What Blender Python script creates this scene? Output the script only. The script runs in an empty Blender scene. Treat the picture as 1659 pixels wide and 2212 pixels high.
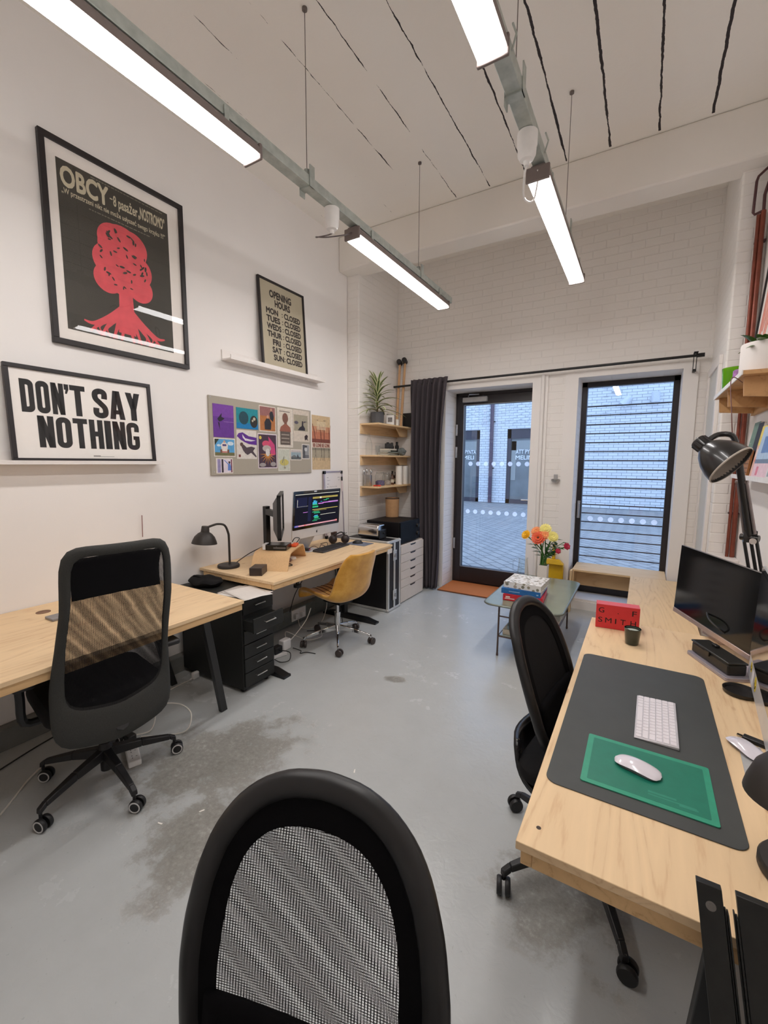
import bpy, bmesh, math, random
from mathutils import Matrix, Vector
from math import sin, cos, pi, radians, sqrt
rnd = random.Random(7)
SC = bpy.context.scene
COL = SC.collection

# ------------------------------------------------------------ camera, light, exposure
cam_data = bpy.data.cameras.new('camera')
cam = bpy.data.objects.new('camera', cam_data); COL.objects.link(cam)
cam_data.sensor_fit = 'VERTICAL'; cam_data.sensor_height = 24.0
cam_data.lens = 932.055 / 2212 * 24.0
cam_data.clip_start = 0.02
def camera_axes(yaw, pitch, roll):
    F = Vector((sin(yaw)*cos(pitch), cos(yaw)*cos(pitch), sin(pitch)))
    r = Vector((cos(yaw), -sin(yaw), 0)); u = r.cross(F)
    return cos(roll)*r + sin(roll)*u, -sin(roll)*r + cos(roll)*u, F
_r, _u, _f = camera_axes(radians(-30.924), radians(-6.583), radians(0.282))
cam.matrix_world = Matrix(((_r.x, _u.x, -_f.x, 0), (_r.y, _u.y, -_f.y, 0), (_r.z, _u.z, -_f.z, 1.57), (0, 0, 0, 1)))
SC.camera = cam

world = bpy.data.worlds.new('sky'); SC.world = world; world.use_nodes = True
_bg = world.node_tree.nodes['Background']
_bg.inputs['Color'].default_value = (0.63, 0.88, 1.33, 1)
_bg.inputs['Strength'].default_value = 1.6
LAMP_STRENGTH = 34.5
LAMP_COLOR = (1.0, 0.965, 0.945)
SC.view_settings.view_transform = 'Standard'
SC.view_settings.look = 'None'
SC.view_settings.exposure = 0.0
SC.view_settings.gamma = 1.0
SC.view_settings.use_curve_mapping = False
SC.cycles.max_bounces = 10
SC.cycles.diffuse_bounces = 6
SC.cycles.transparent_max_bounces = 24
SC.cycles.use_denoising = True
SC.cycles.sample_clamp_indirect = 6.0

# ------------------------------------------------------------ mesh helpers
def frame(o, x, y):
    x = Vector(x).normalized(); y = Vector(y); z = x.cross(y).normalized(); y = z.cross(x)
    return Matrix(((x.x, y.x, z.x, o[0]), (x.y, y.y, z.y, o[1]), (x.z, y.z, z.z, o[2]), (0, 0, 0, 1)))

class MB:
    """collects shapes, then links them as one mesh object"""
    def __init__(s): s.bm = bmesh.new(); s.mi = 0; s.M = Matrix.Identity(4)
    def at(s, M=None): s.M = M if M is not None else Matrix.Identity(4); return s
    def m(s, i): s.mi = i; return s
    def v(s, p): return s.bm.verts.new(s.M @ Vector(p))
    def f(s, vs):
        try: fc = s.bm.faces.new(vs)
        except ValueError: return None
        fc.material_index = s.mi; return fc
    def box(s, x0, x1, y0, y1, z0, z1):
        c = [s.v((x, y, z)) for z in (z0, z1) for y in (y0, y1) for x in (x0, x1)]
        for q in ((0, 2, 3, 1), (4, 5, 7, 6), (0, 1, 5, 4), (2, 6, 7, 3), (0, 4, 6, 2), (1, 3, 7, 5)):
            s.f([c[i] for i in q])
        return s
    def hexa(s, lo, hi):
        a = [s.v(p) for p in lo]; b = [s.v(p) for p in hi]; n = len(a)
        s.f(a[::-1]); s.f(b)
        for i in range(n): s.f([a[i], a[(i+1) % n], b[(i+1) % n], b[i]])
        return s
    def prism(s, poly, z0, z1):
        return s.hexa([(p[0], p[1], z0) for p in poly], [(p[0], p[1], z1) for p in poly])
    def poly(s, pts):
        s.f([s.v(p if len(p) == 3 else (p[0], p[1], 0)) for p in pts]); return s
    def quad(s, x0, x1, y0, y1, z=0):
        return s.poly([(x0, y0, z), (x1, y0, z), (x1, y1, z), (x0, y1, z)])
    def grid(s, fn, nu, nv, cu=False, cv=False):
        V = [[s.v(fn(i/(nu if cu else nu-1), j/(nv if cv else nv-1))) for j in range(nv)] for i in range(nu)]
        for i in range(nu if cu else nu-1):
            for j in range(nv if cv else nv-1):
                s.f([V[i][j], V[(i+1) % nu][j], V[(i+1) % nu][(j+1) % nv], V[i][(j+1) % nv]])
        return V
    def lathe(s, prof, c=(0, 0, 0), seg=24, axis=None, cap=True):
        """prof: (radius, height) pairs along +z (or along axis)"""
        R = Vector((0, 0, 1)).rotation_difference(Vector(axis).normalized()).to_matrix() if axis is not None else Matrix.Identity(3)
        c = Vector(c); rings = []
        for r, h in prof:
            rings.append([s.v(c + R @ Vector((r*cos(2*pi*k/seg), r*sin(2*pi*k/seg), h))) for k in range(seg)])
        for a, b in zip(rings[:-1], rings[1:]):
            for k in range(seg): s.f([a[k], a[(k+1) % seg], b[(k+1) % seg], b[k]])
        if cap:
            if prof[0][0] > 1e-5: s.f(rings[0][::-1])
            if prof[-1][0] > 1e-5: s.f(rings[-1])
        return s
    def cyl(s, p0, p1, r, r2=None, seg=16):
        d = Vector(p1) - Vector(p0)
        return s.lathe([(r, 0), (r if r2 is None else r2, d.length)], p0, seg, d)
    def tube(s, pts, r, seg=8, closed=False, smooth=0):
        pts = [Vector(p) for p in pts]
        if smooth: pts = spline(pts, smooth, closed)
        n = len(pts); rings = []; up = None
        for i in range(n):
            a = pts[i-1] if (i > 0 or closed) else pts[i]; b = pts[(i+1) % n] if (i < n-1 or closed) else pts[i]
            t = (b - a).normalized()
            if up is None: up = t.orthogonal().normalized()
            up = (up - t*up.dot(t)); up = up.normalized() if up.length > 1e-6 else t.orthogonal().normalized()
            w = t.cross(up); rr = r[i] if isinstance(r, (list, tuple)) else r
            rings.append([s.v(pts[i] + up*rr*cos(2*pi*k/seg) + w*rr*sin(2*pi*k/seg)) for k in range(seg)])
        for i in range(n if closed else n-1):
            a, b = rings[i], rings[(i+1) % n]
            for k in range(seg): s.f([a[k], a[(k+1) % seg], b[(k+1) % seg], b[k]])
        if not closed: s.f(rings[0][::-1]); s.f(rings[-1])
        return s
    def sphere(s, c, r, seg=20, rings=12):
        r = r if isinstance(r, (tuple, list)) else (r, r, r); c = Vector(c)
        rr = []
        for j in range(1, rings):
            t = pi*j/rings
            rr.append([s.v(c + Vector((r[0]*sin(t)*cos(2*pi*k/seg), r[1]*sin(t)*sin(2*pi*k/seg), r[2]*cos(t)))) for k in range(seg)])
        top = s.v(c + Vector((0, 0, r[2]))); bot = s.v(c - Vector((0, 0, r[2])))
        for k in range(seg): s.f([top, rr[0][k], rr[0][(k+1) % seg]]); s.f([bot, rr[-1][(k+1) % seg], rr[-1][k]])
        for a, b in zip(rr[:-1], rr[1:]):
            for k in range(seg): s.f([a[k], b[k], b[(k+1) % seg], a[(k+1) % seg]])
        return s
    def text(s, txt, x0, x1, y0, y1, bold=0.0, z=0.0, space=1.0, keep=False):
        """letters fitted into the rectangle x0..x1, y0..y1 of the current frame"""
        cu = bpy.data.curves.new('lettering', 'FONT'); cu.body = txt; cu.resolution_u = 3
        cu.align_x = 'CENTER'; cu.space_character = space
        ob = bpy.data.objects.new('lettering', cu); me = bpy.data.meshes.new_from_object(ob)
        xs = [q.co.x for q in me.vertices]; ys = [q.co.y for q in me.vertices]
        if xs:
            a, b, c, d = min(xs), max(xs), min(ys), max(ys)
            sx = (x1-x0)/(b-a); sy = (y1-y0)/(d-c)
            if keep: sx = sy = min(sx, sy)
            k = bold*0.8
            for n, (ox, oy) in enumerate(((0, 0), (k, 0), (-k, 0), (0, k), (0, -k), (k*.7, k*.7), (-k*.7, k*.7), (k*.7, -k*.7), (-k*.7, -k*.7)) if bold else ((0, 0),)):
                vs = [s.v((x0+(q.co.x-a+ox)*sx, y0+(q.co.y-c+oy)*sy, z+n*0.000012)) for q in me.vertices]
                for p in me.polygons: s.f([vs[i] for i in p.vertices])
        bpy.data.objects.remove(ob); bpy.data.curves.remove(cu); bpy.data.meshes.remove(me)
        return s
    def build(s, name, mats, parent=None, world=False, bevel=0, seg=2, subsurf=0, solid=0, flat=False, angle=38, mod=None):
        """world=True: the shape was given in world coordinates, move it into the parent's"""
        if world and parent is not None:
            s.bm.transform(WM[parent.name].inverted())
        bmesh.ops.recalc_face_normals(s.bm, faces=s.bm.faces)
        me = bpy.data.meshes.new(name); s.bm.to_mesh(me); s.bm.free()
        for m_ in (mats if isinstance(mats, (list, tuple)) else [mats]): me.materials.append(m_)
        if not flat:
            for p in me.polygons: p.use_smooth = True
            me.set_sharp_from_angle(angle=radians(angle))
        o = bpy.data.objects.new(name, me); COL.objects.link(o)
        if parent is not None: o.parent = parent; WM[o.name] = WM[parent.name].copy()
        else: WM[o.name] = Matrix.Identity(4)
        if solid:
            q = o.modifiers.new('solid', 'SOLIDIFY'); q.thickness = solid; q.offset = 0
        if subsurf:
            q = o.modifiers.new('sub', 'SUBSURF'); q.levels = q.render_levels = subsurf
        if bevel:
            q = o.modifiers.new('bevel', 'BEVEL'); q.width = bevel; q.segments = seg; q.limit_method = 'ANGLE'; q.angle_limit = radians(40)
            q.harden_normals = False
        return o

WM = {}
def spline(P, n, closed=False):
    out = []; N = len(P)
    for i in range(N if closed else N-1):
        g = (lambda k: P[k % N]) if closed else (lambda k: P[max(0, min(N-1, k))])
        p0, p1, p2, p3 = g(i-1), g(i), g(i+1), g(i+2)
        for k in range(n):
            t = k/n
            out.append(0.5*((2*p1) + (p2-p0)*t + (2*p0-5*p1+4*p2-p3)*t*t + (3*p1-p0-3*p2+p3)*t**3))
    if not closed: out.append(P[-1])
    return out
def tag(o, label=None, cat=None, group=None, kind=None):
    if label: o['label'] = label
    if cat: o['category'] = cat
    if group: o['group'] = group
    if kind: o['kind'] = kind
    return o
def thing(name, label, cat, loc=(0, 0, 0), rz=0, group=None, M=None):
    o = bpy.data.objects.new(name, None); COL.objects.link(o); o.empty_display_size = 0.05
    if M is None: M = Matrix.Translation(Vector(loc)) @ Matrix.Rotation(rz, 4, 'Z')
    o.matrix_world = M; WM[o.name] = M.copy()
    return tag(o, label, cat, group)
def dup(root, M, label, group=None):
    """a copy of a thing with copies of its parts and sub-parts"""
    r = root.copy(); COL.objects.link(r); r.matrix_world = M; WM[r.name] = M.copy(); tag(r, label, None, group)
    for ch in list(root.children):
        c = ch.copy(); COL.objects.link(c); c.parent = r
        for g in list(ch.children):
            d = g.copy(); COL.objects.link(d); d.parent = c
    return r
def struct(o): o['kind'] = 'structure'; return o
def rrect(x0, x1, y0, y1, r, n=6):
    P = []
    for cx, cy, a in ((x1-r, y1-r, 0), (x0+r, y1-r, pi/2), (x0+r, y0+r, pi), (x1-r, y0+r, 3*pi/2)):
        for k in range(n+1): P.append((cx+r*cos(a+pi/2*k/n), cy+r*sin(a+pi/2*k/n)))
    return P

# ------------------------------------------------------------ materials
def srgb(r, g, b):
    f = lambda c: (c/12.92 if c <= 0.04045 else ((c+0.055)/1.055)**2.4)
    return (f(r/255), f(g/255), f(b/255), 1)
class NT:
    def __init__(s, name):
        s.mat = bpy.data.materials.new(name); s.mat.use_nodes = True; s.t = s.mat.node_tree
        s.bsdf = s.t.nodes['Principled BSDF']; s.out = s.t.nodes['Material Output']
    def n(s, typ, **kw):
        q = s.t.nodes.new(typ)
        for k, v in kw.items():
            if k.startswith('i_'):
                key = k[2:]; key = int(key) if key.isdigit() else key.replace('_', ' ')
                q.inputs[key].default_value = v
            else: setattr(q, k, v)
        return q
    def l(s, a, b): s.t.links.new(a, b)
    def coord(s, scale=(1, 1, 1), rot=(0, 0, 0), loc=(0, 0, 0), src='Object'):
        tc = s.n('ShaderNodeTexCoord'); mp = s.n('ShaderNodeMapping')
        mp.inputs['Scale'].default_value = scale; mp.inputs['Rotation'].default_value = rot; mp.inputs['Location'].default_value = loc
        s.l(tc.outputs[src], mp.inputs['Vector']); return mp.outputs['Vector']
    def noise(s, vec, scale, detail=4, rough=0.55, dist=0.0):
        q = s.n('ShaderNodeTexNoise', i_Scale=scale, i_Detail=detail, i_Roughness=rough, i_Distortion=dist)
        s.l(vec, q.inputs['Vector']); return q.outputs['Fac']
    def ramp(s, fac, stops):
        q = s.n('ShaderNodeValToRGB'); e = q.color_ramp.elements
        while len(e) < len(stops): e.new(0.5)
        for el, (p, c) in zip(e, stops): el.position = p; el.color = c if len(c) == 4 else (*c, 1)
        s.l(fac, q.inputs['Fac']); return q.outputs['Color']
    def math(s, op, a, b=None, c=None):
        q = s.n('ShaderNodeMath', operation=op)
        for i, x in enumerate((a, b, c)):
            if x is None: continue
            if hasattr(x, 'type'): s.l(x, q.inputs[i])
            else: q.inputs[i].default_value = x
        return q.outputs[0]
    def mix(s, fac, a, b, typ='MIX'):
        q = s.n('ShaderNodeMix', data_type='RGBA', blend_type=typ)
        for x, i in ((fac, 0), (a, 6), (b, 7)):
            if hasattr(x, 'type'): s.l(x, q.inputs[i])
            else: q.inputs[i].default_value = x
        return q.outputs[2]
    def bump(s, h, strength=0.3, dist=0.002):
        q = s.n('ShaderNodeBump', i_Strength=strength, i_Distance=dist); s.l(h, q.inputs['Height'])
        s.l(q.outputs['Normal'], s.bsdf.inputs['Normal']); return q
    def set(s, **kw):
        for k, v in kw.items():
            k = k.replace('_', ' ')
            if hasattr(v, 'type'): s.l(v, s.bsdf.inputs[k])
            else: s.bsdf.inputs[k].default_value = v
        return s
def plain(name, col, rough=0.5, metal=0.0, var=0.06, scale=30, bump=0.0, coat=0.0, spec=0.5):
    """one colour with a slight procedural mottling"""
    t = NT(name); c = srgb(*col) if max(col) > 1.01 else (*col[:3], 1)
    n = t.noise(t.coord(), scale, 3)
    lo = tuple(x*(1-var) for x in c[:3]); hi = tuple(min(1, x*(1+var)) for x in c[:3])
    t.set(Base_Color=t.ramp(n, [(0.3, lo), (0.7, hi)]), Roughness=rough, Metallic=metal, Specular_IOR_Level=spec)
    if coat: t.set(Coat_Weight=coat, Coat_Roughness=0.05)
    if bump: t.bump(n, bump, 0.001)
    return t.mat
def emit(name, col, strength):
    t = NT(name); e = t.n('ShaderNodeEmission'); e.inputs[0].default_value = (*col[:3], 1); e.inputs[1].default_value = strength
    t.l(e.outputs[0], t.out.inputs['Surface']); return t.mat
def glass_pane(name, tint=(1, 1, 1), rough=0.0, refl=1.0):
    """thin pane: clear, with a Fresnel reflection"""
    t = NT(name); tr = t.n('ShaderNodeBsdfTransparent'); tr.inputs[0].default_value = (*tint, 1)
    gl = t.n('ShaderNodeBsdfGlossy'); gl.inputs['Roughness'].default_value = rough
    fr = t.n('ShaderNodeFresnel'); mx = t.n('ShaderNodeMixShader'); ge = t.n('ShaderNodeNewGeometry')
    t.l(t.math('ADD', t.math('MULTIPLY', ge.outputs['Backfacing'], 1/1.45-1.45), 1.45), fr.inputs['IOR'])
    t.l(t.math('MULTIPLY', fr.outputs[0], refl), mx.inputs[0]); t.l(tr.outputs[0], mx.inputs[1]); t.l(gl.outputs[0], mx.inputs[2])
    t.l(mx.outputs[0], t.out.inputs['Surface']); return t.mat
def plywood(name, base, dark, grain='x', knots=True, rough=0.55, scale=1.0):
    """flat-sawn softwood face: stretched rings, fine fibres and a few knots"""
    t = NT(name)
    sc = {'x': (0.35, 3.2, 3.2), 'y': (3.2, 0.35, 3.2), 'z': (3.2, 3.2, 0.35)}[grain]
    v = t.coord(tuple(q*scale for q in sc))
    w = t.noise(v, 1.25, 2, 0.45, 1.1)
    rings = t.math('FRACT', t.math('MULTIPLY', w, 11.0))
    rings = t.math('ABSOLUTE', t.math('SUBTRACT', rings, 0.5))
    fine = t.noise(t.coord(tuple(q*scale*14 for q in sc)), 2.0, 3, 0.6)
    f = t.math('ADD', t.math('MULTIPLY', rings, 0.9), t.math('MULTIPLY', fine, 0.55))
    b = srgb(*base); d = srgb(*dark)
    m_ = tuple((b[i]*0.42+d[i]*0.58) for i in range(3))
    col = t.ramp(f, [(0.10, m_), (0.36, b[:3]), (0.75, tuple(min(1, q*1.06) for q in b[:3]))])
    if knots:
        kv = t.coord({'x': (1.6, 4.2, 4.2), 'y': (4.2, 1.6, 4.2), 'z': (4.2, 4.2, 1.6)}[grain])
        vo = t.n('ShaderNodeTexVoronoi', i_Scale=2.0, i_Randomness=1.0); t.l(kv, vo.inputs['Vector'])
        k = t.ramp(vo.outputs['Distance'], [(0.0, (1, 1, 1)), (0.045, (0.9, 0.9, 0.9)), (0.085, (0, 0, 0))])
        col = t.mix(t.math('MULTIPLY', k, 0.75), col, tuple(d[i]*0.8 for i in range(3))+(1,))
    t.set(Base_Color=col, Roughness=rough, Specular_IOR_Level=0.35)
    t.bump(fine, 0.15, 0.0006)
    return t.mat

# ------------------------------------------------------------ surface materials of the room
def wall_material(name, brick=None, base=(0.86, 0.825, 0.80)):
    """white paint; brick=(a, b): courses drawn along object axes a (run) and b (height)"""
    t = NT(name)
    n1 = t.noise(t.coord(), 1.3, 5); n2 = t.noise(t.coord(), 60, 3)
    t.set(Base_Color=t.ramp(n1, [(0.25, tuple(q*0.965 for q in base)), (0.75, tuple(min(1, q*1.02) for q in base))]), Roughness=0.62, Specular_IOR_Level=0.25)
    if brick is None:
        t.bump(n2, 0.12, 0.002)
    else:
        sep = t.n('ShaderNodeSeparateXYZ'); t.l(t.coord(), sep.inputs[0]); cm = t.n('ShaderNodeCombineXYZ')
        t.l(sep.outputs['XYZ'.index(brick[0])], cm.inputs[0]); t.l(sep.outputs['XYZ'.index(brick[1])], cm.inputs[1])
        wob = t.n('ShaderNodeVectorMath', operation='MULTIPLY_ADD'); nz = t.n('ShaderNodeTexNoise', i_Scale=3.0)
        t.l(t.coord(), nz.inputs['Vector']); t.l(nz.outputs['Color'], wob.inputs[0]); wob.inputs[1].default_value = (0.012, 0.012, 0); t.l(cm.outputs[0], wob.inputs[2])
        bt = t.n('ShaderNodeTexBrick'); t.l(wob.outputs[0], bt.inputs['Vector'])
        bt.inputs['Scale'].default_value = 1.0; bt.inputs['Brick Width'].default_value = 0.225; bt.inputs['Row Height'].default_value = 0.075
        bt.inputs['Mortar Size'].default_value = 0.006; bt.inputs['Mortar Smooth'].default_value = 0.7
        h = t.math('ADD', t.math('MULTIPLY', bt.outputs['Fac'], -1.0), t.math('MULTIPLY', n2, 0.25))
        h = t.math('ADD', h, t.math('MULTIPLY', t.noise(t.coord(), 9, 3), 0.7))
        t.bump(h, 0.44, 0.007)
    return t.mat
M_wall = wall_material('white_wall_paint')
M_brick_x = wall_material('white_painted_brick', ('X', 'Z'), (0.85, 0.815, 0.78))
M_brick_y = wall_material('white_painted_brick_return', ('Y', 'Z'), (0.85, 0.815, 0.78))

def ceiling_material():
    t = NT('white_painted_plank_ceiling')
    sep = t.n('ShaderNodeSeparateXYZ'); t.l(t.coord(), sep.inputs[0])
    wob = t.noise(t.coord((1, 2.2, 1)), 4, 4)
    x = t.math('ADD', sep.outputs[0], t.math('MULTIPLY', t.math('SUBTRACT', wob, 0.5), 0.02))
    fr = t.math('FRACT', t.math('ADD', t.math('DIVIDE', t.math('ADD', x, 0.06), 0.31), 0.5))
    dist = t.math('MULTIPLY', t.math('ABSOLUTE', t.math('SUBTRACT', fr, 0.5)), 0.31)
    gate = t.noise(t.coord((3.2, 1.0, 1)), 2.2, 6, 0.75)
    side = t.n('ShaderNodeMapRange'); t.l(sep.outputs[0], side.inputs[0])
    for i, q in ((1, -2.6), (2, 0.3), (3, -0.006), (4, 0.0065)): side.inputs[i].default_value = q
    width = t.math('ADD', t.math('MULTIPLY', t.math('SUBTRACT', gate, 0.40), 0.032), side.outputs[0])
    width = t.math('MAXIMUM', t.math('MINIMUM', width, 0.0085), 0.0)
    g = t.math('LESS_THAN', dist, width)
    g = t.math('MULTIPLY', g, t.math('LESS_THAN', sep.outputs[1], 3.93))
    n1 = t.noise(t.coord(), 1.1, 5)
    base = t.ramp(n1, [(0.25, (0.88, 0.845, 0.795)), (0.75, (0.92, 0.885, 0.835))])
    t.set(Base_Color=t.mix(g, base, (0.045, 0.038, 0.04, 1)), Roughness=0.75, Specular_IOR_Level=0.2)
    t.bump(t.math('ADD', t.math('MULTIPLY', g, -2.0), t.noise(t.coord(), 35, 3)), 0.25, 0.004)
    return t.mat
M_ceiling = ceiling_material()

def floor_material():
    t = NT('grey_painted_concrete_floor')
    co = t.coord()
    sep = t.n('ShaderNodeSeparateXYZ'); t.l(co, sep.inputs[0])
    big = t.noise(co, 0.9, 5, 0.6); mid = t.noise(co, 6, 6, 0.65); fine = t.noise(co, 45, 4, 0.7)
    base = t.ramp(t.math('ADD', t.math('MULTIPLY', big, 0.6), t.math('MULTIPLY', mid, 0.4)),
                  [(0.3, (0.455, 0.468, 0.465)), (0.52, (0.49, 0.508, 0.508)), (0.72, (0.52, 0.54, 0.542))])
    edge = t.math('SUBTRACT', t.math('ADD', t.math('MULTIPLY', mid, 1.0), t.math('MULTIPLY', fine, 0.35)), 0.67)
    worn = None
    # patches where the paint has worn through: centre x, y, radii, turn
    for cx, cy, rx, ry, a in ((-1.86, 1.36, 0.36, 0.52, -0.5), (-1.52, 1.02, 0.24, 0.30, 0.5), (-0.18, 1.53, 0.25, 0.27, 0.2), (-1.46, 2.60, 0.10, 0.05, 0.3)):
        dx = t.math('SUBTRACT', sep.outputs[0], cx); dy = t.math('SUBTRACT', sep.outputs[1], cy)
        u = t.math('DIVIDE', t.math('ADD', t.math('MULTIPLY', dx, cos(a)), t.math('MULTIPLY', dy, sin(a))), rx)
        w = t.math('DIVIDE', t.math('SUBTRACT', t.math('MULTIPLY', dy, cos(a)), t.math('MULTIPLY', dx, sin(a))), ry)
        r = t.math('SQRT', t.math('ADD', t.math('MULTIPLY', u, u), t.math('MULTIPLY', w, w)))
        q = t.math('SUBTRACT', 1.0, r)
        worn = q if worn is None else t.math('MAXIMUM', worn, q)
    amount = t.math('ADD', worn, t.math('MULTIPLY', edge, 2.4))
    mask = t.ramp(amount, [(-0.0, (0, 0, 0)), (0.42, (1, 1, 1))])
    wc = t.ramp(t.math('ADD', t.math('MULTIPLY', fine, 0.6), t.math('MULTIPLY', mid, 0.5)), [(0.32, (0.12, 0.114, 0.10)), (0.52, (0.25, 0.24, 0.215)), (0.62, (0.30, 0.29, 0.265)), (0.74, (0.46, 0.45, 0.43))])
    specks = t.ramp(t.noise(co, 70, 2, 0.5), [(0.70, (0, 0, 0)), (0.74, (1, 1, 1))])
    col = t.mix(t.math('MULTIPLY', mask, 0.92), base, wc)
    col = t.mix(t.math('MULTIPLY', specks, 0.18), col, (0.12, 0.12, 0.12, 1))
    rg = t.ramp(t.math('ADD', t.math('MULTIPLY', mid, 0.5), t.math('MULTIPLY', big, 0.5)), [(0.3, (0.17, 0.17, 0.17)), (0.7, (0.31, 0.31, 0.31))])
    rg = t.mix(t.math('MULTIPLY', mask, 0.7), rg, (0.6, 0.6, 0.6, 1))
    t.set(Base_Color=col, Roughness=rg, Specular_IOR_Level=0.45)
    t.bump(t.math('ADD', t.math('MULTIPLY', t.noise(co, 22, 3, 0.5, 1.2), 0.9), t.math('MULTIPLY', mid, 0.6)), 0.22, 0.006)
    return t.mat
M_floor = floor_material()
M_white_trim = plain('white_gloss_trim', (232, 226, 222), 0.4, var=0.02)
M_black_frame = plain('black_window_frame', (38, 32, 34), 0.35, var=0.1)
M_pane = glass_pane('window_glass', (0.96, 0.98, 1.0))
M_dot = NT('frosted_dot')
_t = M_dot; _tr = _t.n('ShaderNodeBsdfTransparent'); _df = _t.n('ShaderNodeBsdfDiffuse'); _df.inputs[0].default_value = (0.85, 0.9, 1, 1)
_tl = _t.n('ShaderNodeBsdfTranslucent'); _tl.inputs[0].default_value = (0.8, 0.87, 1, 1)
_a = _t.n('ShaderNodeAddShader'); _t.l(_df.outputs[0], _a.inputs[0]); _t.l(_tl.outputs[0], _a.inputs[1])
_mx = _t.n('ShaderNodeMixShader'); _mx.inputs[0].default_value = 0.55
_t.l(_tr.outputs[0], _mx.inputs[1]); _t.l(_a.outputs[0], _mx.inputs[2]); _t.l(_mx.outputs[0], _t.out.inputs['Surface']); M_dot = _t.mat
M_black_plastic = plain('black_plastic', (26, 25, 26), 0.42, var=0.12)
M_black_metal = plain('black_powder_coat', (24, 24, 25), 0.38, var=0.1)
M_chrome = plain('chrome', (205, 205, 205), 0.12, 1.0, var=0.03)
M_alu = plain('brushed_aluminium', (190, 190, 192), 0.32, 1.0, var=0.05)
M_galv = plain('galvanised_steel', (176, 182, 176), 0.5, 0.35, var=0.16, scale=18)
M_white = plain('white_plastic', (238, 236, 234), 0.35, var=0.02)

# ------------------------------------------------------------ the room shell
XL, XR, YB, YR, ZC = -2.95, 0.63, 4.98, -1.6, 3.95
YO = 5.42
struct(MB().box(XL-0.2, XR+0.2, YR-0.2, YO, -0.15, 0).build('floor', M_floor))
struct(MB().box(XL-0.2, XR+0.2, YR-0.2, YO, ZC, ZC+0.2).build('ceiling', M_ceiling))
struct(MB().box(XL-0.2, XL, YR-0.2, YO, 0, ZC).build('wall_left', M_wall))
struct(MB().box(XR, XR+0.2, YR-0.2, YO, 0, ZC).build('wall_right', M_wall))
struct(MB().box(XL, XR, YR-0.2, YR, 0, ZC).build('wall_rear', M_wall))
DX0, DX1, DZ1 = -2.108, -1.096, 2.437
WX0, WX1, WZ0, WZ1 = -0.637, 0.258, 0.09, 2.447
b = MB()
b.box(XL, DX0, YB, YO, 0, ZC).box(DX1, WX0, YB, YO, 0, ZC).box(WX1, XR, YB, YO, 0, ZC)
b.box(DX0, DX1, YB, YO, DZ1, ZC).box(WX0, WX1, YB, YO, WZ1, ZC).box(WX0, WX1, YB, YO, 0, WZ0)
struct(b.build('wall_back', M_brick_x))
b = MB().box(XL, -2.79, 4.10, YB, 0, ZC)
for f_ in b.bm.faces: f_.material_index = 1 if abs(f_.calc_center_median().x + 2.79) < 0.01 else 0
struct(b.build('wall_left_pier', [M_brick_x, M_brick_y], bevel=0.012))
b = MB().box(0.465, XR, 4.10, YB, 0, ZC)
for f_ in b.bm.faces: f_.material_index = 1 if abs(f_.calc_center_median().x - 0.465) < 0.01 else 0
struct(b.build('wall_right_pier', [M_brick_x, M_brick_y], bevel=0.012))
M_beam = wall_material('white_painted_concrete', None, (0.86, 0.82, 0.77))
struct(MB().box(XL, XR, 3.95, 4.19, 3.60, ZC).build('ceiling_beam', M_beam, bevel=0.015))
M_plinth = plain('grey_painted_plinth', (118, 119, 116), 0.45, var=0.08, scale=8)
struct(MB().box(XL, XL+0.07, YR, 4.10, 0, 0.12).build('baseboard_left', M_plinth, bevel=0.004))
# flush boards round the door and the window
b = MB().box(-0.765, WX0, YB-0.016, YB, 0.0, 2.50).box(WX1, 0.375, YB-0.016, YB, 0, 2.50).box(WX0, WX1, YB-0.016, YB, WZ1, 2.50).box(WX0, WX1, YB-0.016, YB, 0, WZ0)
struct(b.build('trim_1', M_wall))
b = MB().box(-1.096, -1.0, YB-0.016, YB, 0, 2.50).box(-2.108, -1.096, YB-0.016, YB, DZ1, 2.50).box(-2.16, -2.108, YB-0.016, YB, 0, 2.50)
struct(b.build('trim_2', M_wall))
struct(MB().tube([(-0.985, YB-0.03, 0.02), (-0.985, YB-0.03, 2.505)], 0.02, 10).box(-0.965, -0.935, YB-0.02, YB, 0, 2.5).build('trim_3', M_wall))
# white cupboard door in the right-hand return
d = struct(MB().box(0.440, 0.465, 4.24, 4.31, 0, 2.33).box(0.440, 0.465, 4.86, 4.93, 0, 2.33).box(0.440, 0.465, 4.24, 4.93, 2.33, 2.40).build('door_2', M_white_trim, bevel=0.004))
MB().box(0.452, 0.466, 4.31, 4.86, 0.01, 2.33).build('door_panel', plain('pale_grey_door', (205, 205, 200), 0.45, var=0.03), d)

# ------------------------------------------------------------ glazed door
YF0, YF1 = 5.30, 5.385
d1 = MB().box(DX0, DX0+0.035, YF0, YF1, 0, DZ1).box(DX1-0.035, DX1, YF0, YF1, 0, DZ1).box(DX0, DX1, YF0, YF1, DZ1-0.04, DZ1).box(DX0, DX1, YF0, YF1, -0.0, 0.02)
d1 = struct(d1.build('door_1', M_black_frame, bevel=0.003))
LX0, LX1, LZ0, LZ1 = DX0+0.037, DX1-0.037, 0.022, DZ1-0.042
GX0, GX1, GZ0, GZ1 = -1.995, -1.14, 0.222, 2.285
MB().box(LX0, GX0, YF0-0.012, YF1-0.02, LZ0, LZ1).box(GX1, LX1, YF0-0.012, YF1-0.02, LZ0, LZ1).box(GX0, GX1, YF0-0.012, YF1-0.02, GZ1, LZ1).box(GX0, GX1, YF0-0.012, YF1-0.02, LZ0, GZ0).build('door_leaf_frame', M_black_frame, d1, bevel=0.003)
MB().box(GX0, GX1, 5.325, 5.331, GZ0, GZ1).build('door_pane', M_pane, d1)
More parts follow.
